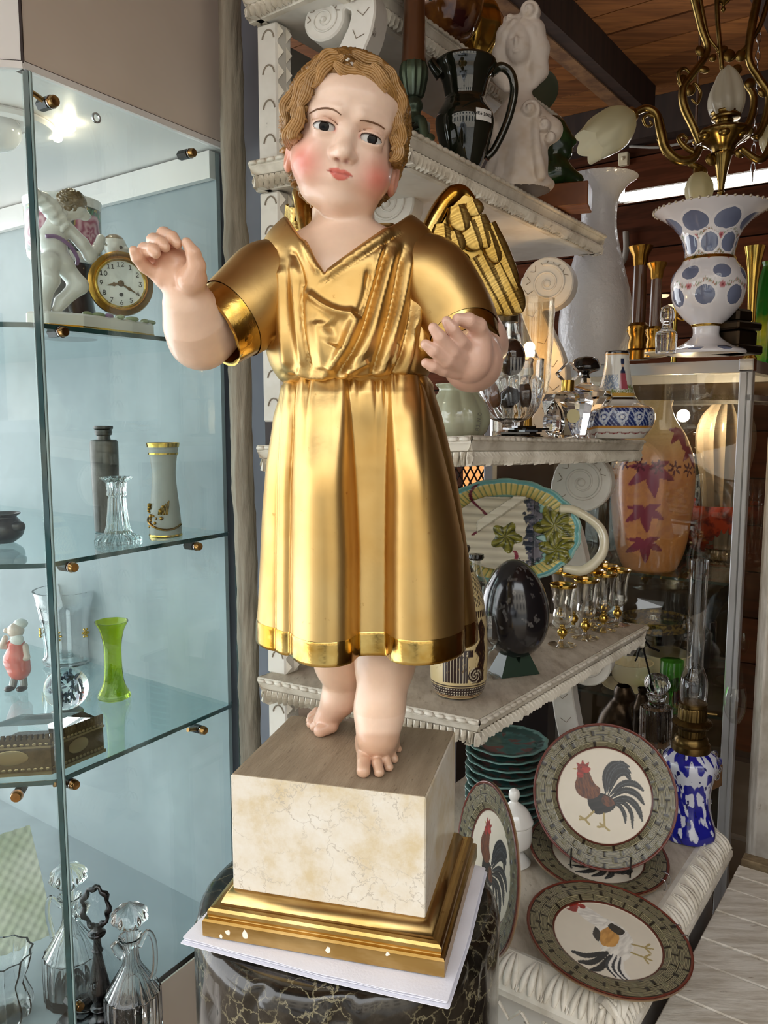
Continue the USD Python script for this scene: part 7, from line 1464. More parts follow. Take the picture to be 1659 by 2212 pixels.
# -- third tier
def p3(px, py, dY=None): 
    p = onz(px, py, Z2); p[2] = z2_at(p) + 0.001; return p
def on2(px, Y):         # a place on the third tier by column of the photograph and distance
    x = ray(px, 930); p = np.array([x[0] / x[1] * Y, Y, 0]); p[2] = z2_at(p) + 0.0015; return p
def L2(name, lab, cat, px, Y, parts, **k): return lathed(name, lab, cat, 0, 0, 0, parts, p=on2(px, Y), **k)
L2('celadon_vase', 'pale celadon shell shaped vase with swirling ribs behind the gilded robe', 'vase', 990, 1.42, [('body', [(48, 0), (60, 16), (66, 42), (58, 70), (44, 92), (40, 102), (48, 112), (46, 114)], 'celadon', {'n': 120, 'm': 8, 'flute': lambda th, t: 1 + 0.07 * np.abs(np.sin(th * 4.5 + t * 2.6)), 'hollow': 4})])
pv = on2(990, 1.42); s = scale_at(pv); tm = meshkit.text_mesh('81.N.0', 9 * s, 0.0008); single('inventory_mark', 'small dark inventory digits written upright on the celadon vase', 'mark', frame(mv(tm, (0, 0, 0)), pv + np.array([0.030, -0.0520, 0.010]), np.array([0.14, 0.05, 0.98]) / 0.991, np.array([-0.90, -0.40, 0.15]), np.array([0.42, -0.90, -0.02])), 'ink_faint', smooth=False)
o, p, s = L2('crystal_compote', 'cut crystal bowl on a low foot holding stone eggs', 'bowl', 1100, 1.58, [('bowl', [(16, 34), (40, 42), (58, 62), (67, 95), (70, 134), (71, 168)], 'crystal', {'hollow': 4, 'n': 96, 'm': 6, 'flute': lambda th, t: 1 + 0.035 * np.abs(np.sin(th * 9 + t * 9)) * (t < 0.42), 'sm': 25}), ('foot', [(40, 0), (38, 4), (12, 12), (10, 24), (18, 36)], 'crystal', {'n': 60})])
for k, (a, h, d, r, m, lab) in enumerate(((2, 172, 0, 40, 'brown_stone', 'large dark brown stone egg standing in the crystal bowl'), (-34, 92, 10, 26, 'amber_stone', 'amber stone egg low in the crystal bowl'), (30, 92, -6, 25, 'brown_stone2', 'brown stone egg low at the right in the crystal bowl'), (-4, 88, -24, 24, 'dark_stone', 'dark stone egg at the front of the crystal bowl'))):
    v_, f_ = ball((0, 0, 0), (r * 0.74, r * 0.74, r), 4); single('stone_egg', lab, 'stone egg', (v_ * s + p + np.array([a, d, h]) * s, f_), m, smooth=True)
o, p, s = L2('lit_tumbler_lamp', 'ribbed clear glass tumbler lamp with a lit bulb behind the crystal bowl', 'lamp', 1140, 1.86, [('shade', [(36, 100), (44, 120), (50, 230), (52, 300)], 'clear_warm', {'hollow': 2, 'floor': 3, 'n': 96, 'flute': lambda th, t: 1 + 0.02 * np.sin(t * 60)}), ('foot', [(38, 0), (36, 6), (12, 16), (10, 90), (30, 104)], 'gilt_dark', {'n': 32})])
part('bulb', ball((0, 0, 200 * s), 12 * s, 2), 'bulb_warm', o, smooth=True)
L2('capped_bottle', 'clear glass bottle with a dull brass cap under the wing tip', 'bottle', 1090, 1.72, [('body', [(30, 0), (32, 20), (32, 200), (24, 230), (20, 250)], 'clear_thin', {'hollow': 2}), ('cap', [(24, 250), (25, 255), (25, 282), (22, 286), (0, 286)], 'old_brass', {'smooth': False})])
psl = on2(1128, 1.47); sl = thing('slate_pile', 'small pile of flat black slate pieces at the shelf edge', 'slates', psl); r2 = random.Random(9)
for k in range(9):
    q = Polygon([(r2.uniform(.6, 1.1) * 0.034 * math.cos(t), r2.uniform(.6, 1.1) * 0.020 * math.sin(t)) for t in np.linspace(0, 6.2, 8)[:-1]]).convex_hull
    part('slate', mv(prism(q, 0.0035, 0, 0), (r2.uniform(-.020, .020), r2.uniform(-.012, .012), 0.0005 + 0.0037 * (k // 2 + (k % 2) * 0.1)), rz=r2.uniform(0, 3)), 'black_glass', sl, smooth=False)
# perfume bottles
def facet(pts): return m3.Manifold.hull_points(np.array(pts, float))
pb = on2(1224, 1.62); s = scale_at(pb); b = thing('perfume_bottle', 'clear square perfume bottle with gable stopper and round label', 'bottle', pb, 0.25)
part('flask', facet([(x * w, y * w * .6, h) for h, w in ((0, 26), (6, 34), (78, 46), (92, 40), (100, 16)) for x in (-1, 1) for y in (-1, 1)] and np.array([(x * w * s, y * w * .6 * s, h * s) for h, w in ((0, 26), (6, 34), (78, 46), (92, 40), (100, 16)) for x in (-1, 1) for y in (-1, 1)])), 'crystal', b, smooth=False)
part('collar', lathe(np.array([(0, 98), (14, 98), (14, 122), (0, 122)]) * s, 24), 'gilt_bright', b); part('stopper', facet(np.array([(x * w * s, y * 9 * s, h * s) for h, w in ((122, 12), (136, 26), (160, 2)) for x in (-1, 1) for y in (-1, 1)])), 'crystal', b, smooth=False)
part('label', frame(lathe(np.array([(0, 0), (15, 0), (15, 1), (0, 1)]) * s, 28), (0, -28 * s, 46 * s), (1, 0, 0), UP, (0, -1, 0)), 'label_cream', b, smooth=False)
L2('mushroom_bottle', 'clear faceted perfume bottle with a black mushroom stopper', 'bottle', 1262, 1.72, [('flask', [(24, 0), (30, 10), (62, 88), (58, 100), (24, 112), (12, 118), (10, 130)], 'crystal', {'n': 8, 'smooth': False, 'sm': 20}), ('stopper', [(10, 128), (9, 138), (29, 146), (30, 156), (22, 170), (0, 176)], 'black_glass', {'n': 36})])
L2('teardrop_bottle', 'small clear teardrop perfume bottle in front of the square one', 'bottle', 1196, 1.50, [('flask', [(10, 0), (20, 12), (24, 30), (18, 52), (6, 70), (0, 78)], 'crystal', {'n': 10, 'm': 3, 'sm': 20})])
def quimper(v, s):
    a = np.arctan2(v[:, 1], v[:, 0]) + PI / 2 - 0.12; a = (a + PI) % (2 * PI) - PI; h = v[:, 2] / s; c = np.tile(np.array(srgb('dcdad2')), (len(v), 1)); r = np.hypot(v[:, 0], v[:, 1]) / s
    b = (h > 26) & (h < 64); c[b] = srgb('1d2f6e'); u = (a * 7 / PI) % 1 - 0.5; d = np.hypot(u * 34, h - 45); w = b & ((np.abs(d - 9) < 2.2) | (np.abs(np.abs(u * 34) - (h - 26) * 0.45) < 1.8)); c[w] = srgb('c9d0dc'); c[b & (d < 4)] = srgb('e0e2e4'); c[b & (np.abs(np.sin(a * 28 + h * 0.3)) > 0.94)] = srgb('9fb0cf')
    for h0 in (24, 66): c[np.abs(h - h0) < 2] = srgb('c98f3a')
    c[np.abs(h - 12 - 1.2 * np.sin(a * 18)) < 1.1] = srgb('8a3a3a'); c[np.abs(h - 84) < 2.5] = srgb('2a2018'); c[(h > 88) & (h < 96)] = srgb('d0a24a'); x = a * 30
    gr = (h > 96) & (h < 112); g = noise(np.stack([a * 40, h * 0.6, h * 0], 1), 2); c[gr & (g > 0.4)] = srgb('7d8a4a'); c[(h > 104) & (h < 134) & (x < -8) & (g > 0.35)] = srgb('7a8aa0')
    fg_ = np.abs(x - 2) < np.interp(h, [104, 112, 140, 146, 150, 156, 160, 166], [8, 8, 6, 3, 3, 4, 5, 2]); c[fg_ & (h > 104) & (h < 140)] = srgb('a8525e'); c[fg_ & (h > 136) & (h < 160)] = srgb('28304f'); c[fg_ & (np.abs(h - 152) < 2)] = srgb('d9b79a'); c[(np.abs(x - 2) < 5) & (h > 158) & (h < 168)] = srgb('28304f')
    c[h > 179] = srgb('1d1a1e'); c[np.abs(h - 177) < 1.5] = srgb('c98f3a'); return c
L2('faience_vase', 'faience vase with a blue scroll band and a small painted figure on its neck', 'vase', 1328, 1.75, [('body', [(58, 0), (62, 3), (78, 26), (82, 45), (76, 64), (52, 74), (44, 84), (38, 96), (30, 130), (25, 165), (25, 180), (24, 184)], 'painted_gloss', {'n': 320, 'm': 14, 'hollow': 4, 'paint': quimper})])
# -- fourth tier
def on3(px, Y): x = ray(px, 400); return np.array([x[0] / x[1] * Y, Y, Z3 + 0.001])
def L3_(name, lab, cat, px, Y, parts, **k): return lathed(name, lab, cat, 0, 0, 0, parts, p=on3(px, Y), **k)
o, p, s = L3_('patinated_candlestick', 'tall green patinated bronze candlestick with a brown column and scrolled feet', 'candlestick', 893, 1.52, [('shaft', [(27, 190), (25, 215), (22, 330), (24, 335)], 'brown_shaft', {'smooth': False, 'n': 36}), ('knop', [(14, 120), (22, 126), (30, 160), (31, 178), (27, 192), (24, 196)], 'verdigris', {'n': 96, 'flute': fl(12, -0.12)}), ('stem', [(30, 62), (22, 74), (15, 90), (20, 104), (14, 122)], 'verdigris', {'n': 48}), ('capital', [(26, 332), (34, 338), (50, 352), (54, 366), (42, 372), (40, 384)], 'verdigris', {'n': 120, 'flute': fl(14, -0.14)})])
part('base', mv(frame(prism(Polygon([(0, -62), (64, 46), (-64, 46)]).buffer(-14).buffer(12), 26), (0, 0, 0), (s, 0, 0), (0, s, 0), (0, 0, s)), (0, 0, 0), rz=0.4), 'verdigris', o)
for k in range(3):
    a = 0.4 - PI / 2 + k * 2 * PI / 3; e = np.array([math.cos(a), math.sin(a), 0]); part('foot', tube(curve([UP * 70 * s + e * 14 * s, UP * 62 * s + e * 40 * s, UP * 30 * s + e * 56 * s, UP * 12 * s + e * 74 * s, UP * 16 * s + e * 88 * s], 6), np.linspace(11, 8, 25) * s, 10), 'verdigris', o, smooth=True)
lv = []
for k in range(14):
    a = k * 2 * PI / 14; e = np.array([math.cos(a), math.sin(a), 0]); lv.append(tube(curve([UP * 334 * s + e * 28 * s, UP * 350 * s + e * 44 * s, UP * 352 * s + e * 56 * s, UP * 340 * s + e * 60 * s], 4), np.linspace(6, 4, 13) * s, 6))
part('acanthus', cat_(*lv), 'verdigris', o, kind='stuff')
o, p, s = L3_('dark_pitcher', 'glossy dark green pottery pitcher with a white price label', 'pitcher', 1003, 1.60, [('body', [(34, 0), (36, 6), (50, 40), (62, 85), (62, 110), (48, 135), (43, 146), (45, 160), (52, 186), (62, 204), (66, 218), (60, 224)], 'dark_glaze', {'n': 72, 'hollow': 4, 'm': 8})], multi=True)
part('handle', tube(curve([(54, 0, 204), (78, 0, 212), (98, 0, 196), (104, 0, 160), (92, 0, 105), (66, 0, 48), (46, 0, 26)], 8) * s, np.interp(np.linspace(0, 1, 49), [0, .1, 1], [14, 10, 8]) * s, 12), 'dark_glaze', o, smooth=True)
part('spout', tube(curve([(-50, -6, 196), (-64, -8, 208), (-76, -10, 222)], 5) * s, np.linspace(18, 9, 11) * s, 12), 'dark_glaze', o, smooth=True)
A0 = -0.98; lb = []
for i in range(2):
    row_ = []
    for j in range(9): a = A0 + (j - 4) * 0.082; hh = 96 + (i * 2 - 1) * 12; rr = 65.2 if i == 0 else 64.6; row_.append((rr * s * math.cos(a), rr * s * math.sin(a), hh * s))
    lb.append(row_)
lbl = part('price_label', sheet(np.array(lb)), 'label_white', o, smooth=True, label='white paper label with dark printing')
tm = meshkit.text_mesh('ME6 1002/B', 6.2 * s, 0.0006); v, f = cat_(tm); w_ = v[:, 0].max(); a = A0 + (v[:, 0] - w_ / 2) / (63.5 * s); R3 = 65.6 * s + v[:, 2]; part('printing', (np.stack([R3 * np.cos(a), R3 * np.sin(a), v[:, 1] + 94 * s], 1), f), 'ink', lbl, smooth=False)
# plaster bust of a woman with flowers in her hair
pb = on3(1120, 1.74); s = scale_at(pb); NB = np.array([-0.35, -0.94, 0]) ; NB /= np.linalg.norm(NB); XB = np.array([-NB[1], NB[0], 0]); XB = XB if XB[0] > 0 else -XB
BM = np.stack([XB, -NB, UP]) * s
def tb(q): return (q - pb.astype(np.float32)) @ np.linalg.inv(BM).astype(np.float32)
def bust2(p):
    q = tb(p)
    d = s_ell(q, (0, -8, 296), (33, 38, 46)); d = smin(d, s_ell(q, (0, -30, 278), (21, 18, 26)), 12); d = smin(d, s_ell(q, (0, -49, 287), (4.5, 8, 11)), 5); d = smin(d, s_ell(q, (0, -47, 267), (8, 4, 3.5)), 3)   # head and face
    for sx in (-1, 1):
        d = smax(d, -s_ell(q, (sx * 12, -50, 298), (9, 7, 5)), 4)
        d = smin(d, s_chain(q, [(sx * 8, -6, 336), (sx * 28, -8, 318), (sx * 38, -4, 282), (sx * 38, 0, 240), (sx * 30, -4, 215)], [20, 21, 21, 19, 10], 12), 7)   # hair falling both sides
        d = smin(d, s_chain(q, [(sx * 10, -26, 332), (sx * 27, -26, 312), (sx * 33, -20, 286), (sx * 37, -14, 262)], [9, 9, 8, 6], 6), 4)
    d = smin(d, s_cap(q, (0, 0, 262), (2, 4, 170), 19, 23), 12)
    d = smin(d, s_chain(q, [(-66, 4, 120), (0, 6, 165), (66, 2, 118)], [26, 30, 26], 16), 16)
    d = smin(d, s_chain(q, [(-4, 0, 130), (6, -6, 60), (4, -6, 14)], [54, 52, 60], 20), 22)
    d = smin(d, s_ell(q, (4, -4, 8), (74, 56, 22)), 12)
    for k, (x0, x1, x2) in enumerate(((-50, -40, -62), (-20, -26, -36), (14, 8, 4), (40, 46, 58))): d = smin(d, s_chain(q, [(x0, -38, 128), (x1, -50, 70), (x2, -54, 14)], [8, 9, 11], 6), 8)
    for (x, y, zz, r) in ((20, -16, 352, 22), (30, -36, 150, 20), (58, -30, 120, 15), (70, -24, 96, 12), (-22, -12, 346, 13)): 
        f_ = s_ball(q, (x, y, zz), r) + 2.2 * np.sin(np.hypot(q[:, 0] - x, q[:, 2] - zz) * 0.55 + np.arctan2(q[:, 2] - zz, q[:, 0] - x)); d = smin(d, f_, 4)
    return d * s
vb, fb = sdf_mesh(bust2, pb + np.array([-0.16, -0.14, -0.004]), pb + np.array([0.16, 0.14, 0.405]), 0.0030)
q = tb(vb); cb = np.tile(np.array(srgb('dfd3c8')), (len(vb), 1)); n_ = vnorm(vb, fb); g = fbm(q * 0.05, 3, 3); dirt = np.clip((0.5 - g) * 2 + 0.9 * sstep(0.25 + 0.02 * q[:, 1], 0, 0.6) * 0 + (q[:, 2] < 160) * 0.25, 0, 1)[:, None]; cb = cb * (1 - 0.45 * dirt) + np.array(srgb('b99a66')) * 0.45 * dirt
tag(part('plaster_bust', (vb, fb), 'painted_matt', None, color=cb), 'cream plaster bust of a long haired woman with roses in her hair', 'bust')
pg = on3(1216, 1.90); s = scale_at(pg); bw = thing('wooden_block', 'orange brown wooden block under the green head', 'block', pg, -0.35); part('block', bx(0, 0, 24 * s, 116 * s, 80 * s, 48 * s, 0.002), 'orange_wood', bw, smooth=False)
pg2 = pg + UP * 48.5 * s + np.array([-0.012, 0, 0]); 
def gh(p):
    q = (p - pg2.astype(np.float32)) / s
    d = s_ell(q, (-14, 0, 108), (33, 34, 40)); d = smin(d, s_ell(q, (8, -6, 92), (22, 20, 28)), 12); d = smin(d, s_ell(q, (30, -8, 92), (7, 5, 9)), 6); d = smin(d, s_ball(q, (16, -4, 68), 12), 10)
    d = smin(d, s_cap(q, (-12, 0, 76), (-8, 0, 40), 20, 22), 10); d = smin(d, s_chain(q, [(-30, 0, 24), (0, 0, 32), (40, 0, 14)], [24, 26, 16], 12), 12)
    return (smax(d, -q[:, 2], 2) + 3.0 * (fbm(q * 0.10, 3, 4) - 0.5) * (q[:, 2] > 100)) * s
single('green_stone_bust', 'dark green stone head of a curly haired youth in profile', 'bust', sdf_mesh(gh, pg2 + np.array([-0.08, -0.06, -0.002]), pg2 + np.array([0.08, 0.06, 0.19]), 0.0026), 'green_stone_gloss', smooth=True)
# -- top tier
def on4(px, Y): x = ray(px, 100); return np.array([x[0] / x[1] * Y, Y, Z4 + 0.001])
lathed('gold_lustre_vase', 'bulging gold lustre vase at the top edge of the carved shelves', 'vase', 0, 0, 0, [('body', [(40, 0), (70, 30), (84, 70), (70, 110), (40, 130), (50, 150)], 'gilt_bright', {'n': 60, 'flute': fl(9, -0.10)})], p=on4(1010, 1.85))
lathed('dark_lustre_bowl', 'dark ruby and gold bowl behind the gold lustre vase', 'bowl', 0, 0, 0, [('body', [(30, 0), (60, 20), (80, 60), (86, 100)], 'ruby_lustre', {'n': 60, 'hollow': 4})], p=on4(960, 1.76))
pgp = at(1158, 168, 2.16); fw_ = np.array([-0.35, -0.90, 0.1]); fw_ /= np.linalg.norm(fw_); xx_ = np.cross(UP, fw_); xx_ /= np.linalg.norm(xx_); s = scale_at(pgp); pgp[2] = Z4 + 0.002 + 50 * s
single('green_glass_dish', 'grey green glass dish standing on edge behind the plaster bust', 'dish', frame(lathe(np.array([(0, 0), (34, 0), (50, 6), (50, 8), (34, 3), (0, 3)]) * s, 48), pgp, xx_, np.cross(fw_, xx_), fw_), 'olive_glass')
# ---------------------------------------------------------------- base tier: rooster plates, teal plates, jar, lamp
def plate_mesh(R, art, seed=0):
    """Dinner plate in its own plane (z forward) with a basket weave rim and a painted bird; art(x, y, c) paints in units of the well's radius."""
    nr, na = 130, 340; rr = np.linspace(0.002, 1, nr); R_, T_ = np.meshgrid(rr, np.arange(na) / na * 2 * PI, indexing='ij')
    h = np.where(R_ < 0.64, 0.010, 0.010 + 0.150 * sstep(R_, 0.62, 0.76) * 0.35 + 0.10 * np.clip(R_ - 0.7, 0, 1) * 0.6) + 0.012 * np.exp(-((R_ - 0.985) / 0.012) ** 2)
    x, y = R_ * np.cos(T_), R_ * np.sin(T_); c = np.tile(np.array(srgb('ded3c0')), (nr, na, 1))
    rim = (R_ > 0.675) & (R_ < 0.965); nrow = 4; q = (R_ - 0.675) / 0.29 * nrow; row_ = np.floor(q).astype(int); fr = q - row_
    ncol = 22; u = (T_ / (2 * PI) * ncol + 0.5 * (row_ % 2)) % 1.0; bar = np.abs(u - 0.5) < 0.115
    strand = np.abs(((fr * 5) % 1.0) - 0.5) < 0.24; bstr = np.abs(((u - 0.385) / 0.23 * 3) % 1 - 0.5) < 0.28
    base, dk = np.array(srgb('7d775a')), np.array(srgb('261f16')); lt = np.array(srgb('9a9170'))
    c[rim] = np.where(np.where(bar, bstr, strand)[rim][:, None], np.where(bar[rim][:, None], base * 0.8, lt), dk)
    c[(R_ > 0.965)] = srgb('6a2f22'); c[(R_ > 0.650) & (R_ < 0.675)] = srgb('5c2a1e')
    well = R_ < 0.65; xw, yw, cw = x[well] / 0.65, y[well] / 0.65, c[well]; art(xw, yw, cw); c[well] = cw
    h += rim * np.where(bar, 0.006, 0.003 * strand)
    V_ = np.stack([x, y, h], -1) * R; fr_, bk = sheet(V_, True), V_.copy(); bk[..., 2] -= 0.035 * R; bk = sheet(bk, True); n = len(fr_[0]); j = np.arange(na); e = (nr - 1) * na
    F = np.vstack([fr_[1][:, ::-1], bk[1] + n, np.stack([e + j, e + (j + 1) % na, e + j + n], 1), np.stack([e + (j + 1) % na, e + (j + 1) % na + n, e + j + n], 1)])
    return (np.vstack([fr_[0], bk[0]]), F), np.vstack([c.reshape(-1, 3), np.tile(srgb('8a7a5c'), (n, 1))])
def stroke(pts, w): return LineString(curve(pts, 5)[:, :2] if len(pts) > 2 else pts).buffer(w)
def taper(pts, w0, w1):
    c = curve(pts, 6)[:, :2]; return unary_union([LineString(c[i:i + 2]).buffer(w0 + (w1 - w0) * math.sin(PI * i / (len(c) - 1)) ** 0.8) for i in range(len(c) - 1)])
def streak(x, y, c, g, cols, sc=30, ang=0.0, seed=1):
    k = inside(g, x, y); xx = x * math.cos(ang) + y * math.sin(ang); yy = -x * math.sin(ang) + y * math.cos(ang)
    n = fbm(np.stack([xx[k] * sc * 0.25, yy[k] * sc, xx[k] * 0], 1), 3, seed)[:, None]; a, b = np.array(srgb(cols[0])), np.array(srgb(cols[1])); t = np.clip((n - 0.3) / 0.4, 0, 1); c[k] = a * (1 - t) + b * t
def rooster(x, y, c):           # dark cockerel walking left
    tails = [[(0.02, 0.02), (0.05, 0.45), (0.25, 0.72), (0.45, 0.70)], [(0.05, 0.05), (0.12, 0.50), (0.32, 0.66), (0.50, 0.58)], [(0.08, 0.02), (0.22, 0.45), (0.40, 0.55), (0.52, 0.42)], [(0.10, 0.00), (0.35, 0.30), (0.60, 0.36), (0.80, 0.26)], [(0.12, -0.05), (0.40, 0.18), (0.66, 0.16), (0.84, -0.02)], [(0.12, -0.10), (0.45, 0.02), (0.70, -0.10), (0.84, -0.36)], [(0.14, -0.14), (0.42, -0.08), (0.60, -0.25), (0.66, -0.55)], [(0.10, -0.16), (0.32, -0.14), (0.46, -0.30), (0.50, -0.48)], [(0.0, 0.1), (-0.02, 0.42), (0.08, 0.66), (0.24, 0.76)]]
    for k, t in enumerate(tails): streak(x, y, c, taper(t, 0.008, 0.070 if k < 6 or k == 8 else 0.045), ('0c0d10', '24292d') if k % 2 else ('08090b', '1a1d20'), 60, math.atan2(t[-1][1], t[-1][0]), k)
    for k, t in enumerate(tails): c[inside(stroke([np.array(p) + [0.012, 0.0] for p in t], 0.005), x, y)] = srgb('474d52')
    streak(x, y, c, Polygon(curve([(-0.36, -0.05), (-0.20, 0.02), (0.06, 0.02), (0.26, -0.10), (0.22, -0.26), (0.04, -0.38), (-0.14, -0.42), (-0.30, -0.28), (-0.36, -0.05)], 5)), ('0e0e11', '1f1d1e'), 20, 0.5, 3)
    streak(x, y, c, Polygon(curve([(-0.02, 0.00), (0.14, -0.02), (0.24, -0.14), (0.10, -0.22), (-0.04, -0.14), (-0.02, 0.0)], 5)), ('6d3a1e', '3d2418'), 40, -1.0, 5)
    streak(x, y, c, Polygon(curve([(-0.54, 0.44), (-0.40, 0.46), (-0.24, 0.22), (-0.10, 0.12), (-0.12, -0.04), (-0.30, -0.14), (-0.52, -0.10), (-0.64, 0.06), (-0.62, 0.26), (-0.54, 0.44)], 5)), ('7a4424', '4d2a1c'), 46, -1.2, 8)
    red = unary_union([Polygon(curve([(-0.62, 0.46), (-0.66, 0.58), (-0.58, 0.56), (-0.54, 0.66), (-0.48, 0.58), (-0.40, 0.64), (-0.40, 0.54), (-0.34, 0.50), (-0.42, 0.40), (-0.62, 0.46)], 4)), Point(-0.56, 0.34).buffer(0.075), Point(-0.54, 0.46).buffer(0.10)]); streak(x, y, c, red, ('b03428', '7d2018'), 20, 0, 2)
    c[inside(Polygon([(-0.66, 0.46), (-0.74, 0.43), (-0.64, 0.42)]), x, y)] = srgb('b59a5c'); c[inside(Point(-0.56, 0.48).buffer(0.016), x, y)] = srgb('201a14')
    for l in ([(-0.18, -0.38), (-0.26, -0.48), (-0.34, -0.58)], [(-0.34, -0.58), (-0.46, -0.54)], [(-0.34, -0.58), (-0.24, -0.66)], [(-0.34, -0.58), (-0.46, -0.60)], [(0.04, -0.38), (0.06, -0.52), (0.08, -0.64)], [(0.08, -0.64), (-0.06, -0.68)], [(0.08, -0.64), (0.18, -0.70)], [(0.08, -0.64), (-0.02, -0.60)]): c[inside(stroke(l, 0.022), x, y)] = srgb('a8935c')
def hen(x, y, c):               # white cockerel with black and orange saddle, feet along +y; drawn upright, the plate is turned
    streak(x, y, c, Polygon(curve([(-0.50, 0.10), (-0.36, 0.30), (-0.10, 0.20), (0.20, 0.10), (0.44, -0.06), (0.40, -0.30), (0.10, -0.42), (-0.24, -0.36), (-0.44, -0.16), (-0.50, 0.10)], 5)), ('efe9de', 'cfc8bd'), 24, 0.3, 2)
    streak(x, y, c, Polygon(curve([(-0.46, 0.06), (-0.62, 0.50), (-0.52, 0.62), (-0.36, 0.56), (-0.22, 0.24), (-0.46, 0.06)], 5)), ('f0eae0', 'd3ccc2'), 30, 1.2, 4)
    for k, t in enumerate(([(0.30, -0.05), (0.56, 0.22), (0.60, 0.44)], [(0.34, -0.06), (0.66, 0.12), (0.76, 0.30)], [(0.36, -0.10), (0.70, -0.02), (0.84, 0.10)])): c[inside(taper(t, 0.02, 0.055), x, y)] = srgb('1d1c20')
    for k in range(6): t = [(0.30, -0.14 - 0.03 * k), (0.60, -0.10 - 0.05 * k), (0.78, -0.26 - 0.06 * k)]; c[inside(taper(t, 0.008, 0.03), x, y)] = srgb('e6e0d6' if k % 2 else '34343a')
    streak(x, y, c, Polygon(curve([(-0.34, 0.02), (-0.10, 0.14), (0.18, 0.06), (0.10, -0.14), (-0.18, -0.16), (-0.34, 0.02)], 5)), ('b9823c', 'd39a4c'), 26, 0.2, 6)
    streak(x, y, c, Polygon(curve([(-0.20, 0.24), (0.02, 0.24), (0.14, 0.12), (-0.10, 0.14), (-0.20, 0.24)], 5)), ('1f1c1a', '3a332c'), 26, 0.2, 7); streak(x, y, c, Polygon(curve([(-0.44, 0.02), (-0.30, 0.04), (-0.20, -0.16), (-0.36, -0.22), (-0.44, 0.02)], 5)), ('241f1c', '3a2f26'), 26, 0.2, 9)
    red = unary_union([Polygon(curve([(-0.60, 0.60), (-0.64, 0.76), (-0.54, 0.70), (-0.50, 0.80), (-0.42, 0.72), (-0.36, 0.76), (-0.38, 0.60), (-0.60, 0.60)], 4)), Point(-0.58, 0.54).buffer(0.06)]); streak(x, y, c, red, ('b8352a', '8a241c'), 20, 0, 2); c[inside(Polygon([(-0.64, 0.62), (-0.74, 0.58), (-0.63, 0.57)]), x, y)] = srgb('b59a5c')
    for l in ([(-0.10, -0.38), (-0.14, -0.58)], [(-0.14, -0.58), (-0.26, -0.64)], [(-0.14, -0.58), (-0.06, -0.68)], [(-0.14, -0.58), (-0.18, -0.70)], [(0.10, -0.40), (0.10, -0.60)], [(0.10, -0.60), (-0.02, -0.68)], [(0.10, -0.60), (0.20, -0.68)], [(0.10, -0.60), (0.10, -0.72)]): c[inside(stroke(l, 0.018), x, y)] = srgb('a8935c')
def put_plate(lab, centre, R, n, up_ang, art, hanger=None, seed=0):
    """up_ang: turn of the painted bird in the plate's plane, radians clockwise as seen."""
    n = np.asarray(n, float); n /= np.linalg.norm(n); X = np.cross(UP, n); X /= np.linalg.norm(X); Y = np.cross(n, X); ca, sa = math.cos(up_ang), math.sin(up_ang); X2, Y2 = X * ca - Y * sa, X * sa + Y * ca
    m, c = plate_mesh(R, art, seed); t = thing('rooster_plate', lab, 'plate', centre); part('plate', frame(m, (0, 0, 0), X2, Y2, n), 'painted_plate', t, color=c)
    wires = []
    for a in hanger or ():
        e = X * math.cos(a) + Y * math.sin(a); tt = np.cross(n, e)
        for dt in (-0.012, 0.012): part('wire_clip', tube(curve([e * R * 0.93 + tt * dt + n * 0.034 * R * 3.2, e * R * 1.01 + tt * dt + n * 0.026 * R * 3.6, e * R * 1.03 + tt * dt - n * 0.004, e * R * 0.90 + tt * dt - n * 0.012], 5), 0.0011, 6), 'chrome', t, smooth=True)
    return t
zp = ZB + 0.001; TO = ('', 'second', 'third', 'fourth', 'fifth', 'sixth', 'seventh', 'eighth', 'ninth')
def lowest(R, n): n = np.asarray(n, float) / np.linalg.norm(n); return R * math.sqrt(max(1 - n[2] ** 2, 0))
# standing plate in a small wire easel
c = onz(1300, 1884, zp); n = np.array([-0.28, -0.86, 0.42]); R = 0.1385; ctr = at(1305, 1716, c[1] + 0.015); ctr[2] = zp + 0.028 + lowest(R, n)
put_plate('rooster plate with a dark walking cockerel, standing upright on a wire easel', ctr, R, n, 0.06, rooster)
ez_ = thing('plate_easel', 'small black wire easel holding the upright rooster plate', 'plate stand', (ctr[0], ctr[1], zp)); nn_ = n / np.linalg.norm(n); Xp = np.cross(UP, nn_); Xp /= np.linalg.norm(Xp); Yp = np.cross(nn_, Xp); b_ = -Yp * R - np.array([0, 0, ctr[2] - zp])*0
for sx in (-1, 1):
    foot = Xp * sx * 0.055; pb_ = (ctr - [ctr[0], ctr[1], zp]) - Yp * R * 0.90 + foot
    hz = np.array([nn_[0], nn_[1], 0]) / np.linalg.norm(nn_[:2])
    part('wire_leg', tube(curve([pb_ + nn_ * 0.030 + Yp * 0.020, pb_ + nn_ * 0.028 - Yp * 0.010, pb_ - Yp * 0.018 - nn_ * 0.004, np.array([*(pb_ - hz * 0.05)[:2], 0.003]), np.array([*(pb_ - hz * 0.10)[:2], 0.003])], 5), 0.0017, 6), 'black_wire', ez_, smooth=True)
    part('wire_leg', tube([np.array([*(pb_ - hz * 0.10)[:2], 0.003]), pb_ + Yp * 0.10 - nn_ * 0.03], 0.0016, 6), 'black_wire', ez_, smooth=True)
# plate lying behind it
c = onz(1290, 1866, zp); n = np.array([0.05, -0.10, 0.99]); R = 0.138; put_plate('rooster plate lying flat under the upright one', (c[0], c[1], zp + lowest(R, n) + 0.004), R, n, 2.4, rooster, hanger=(-1.1,))
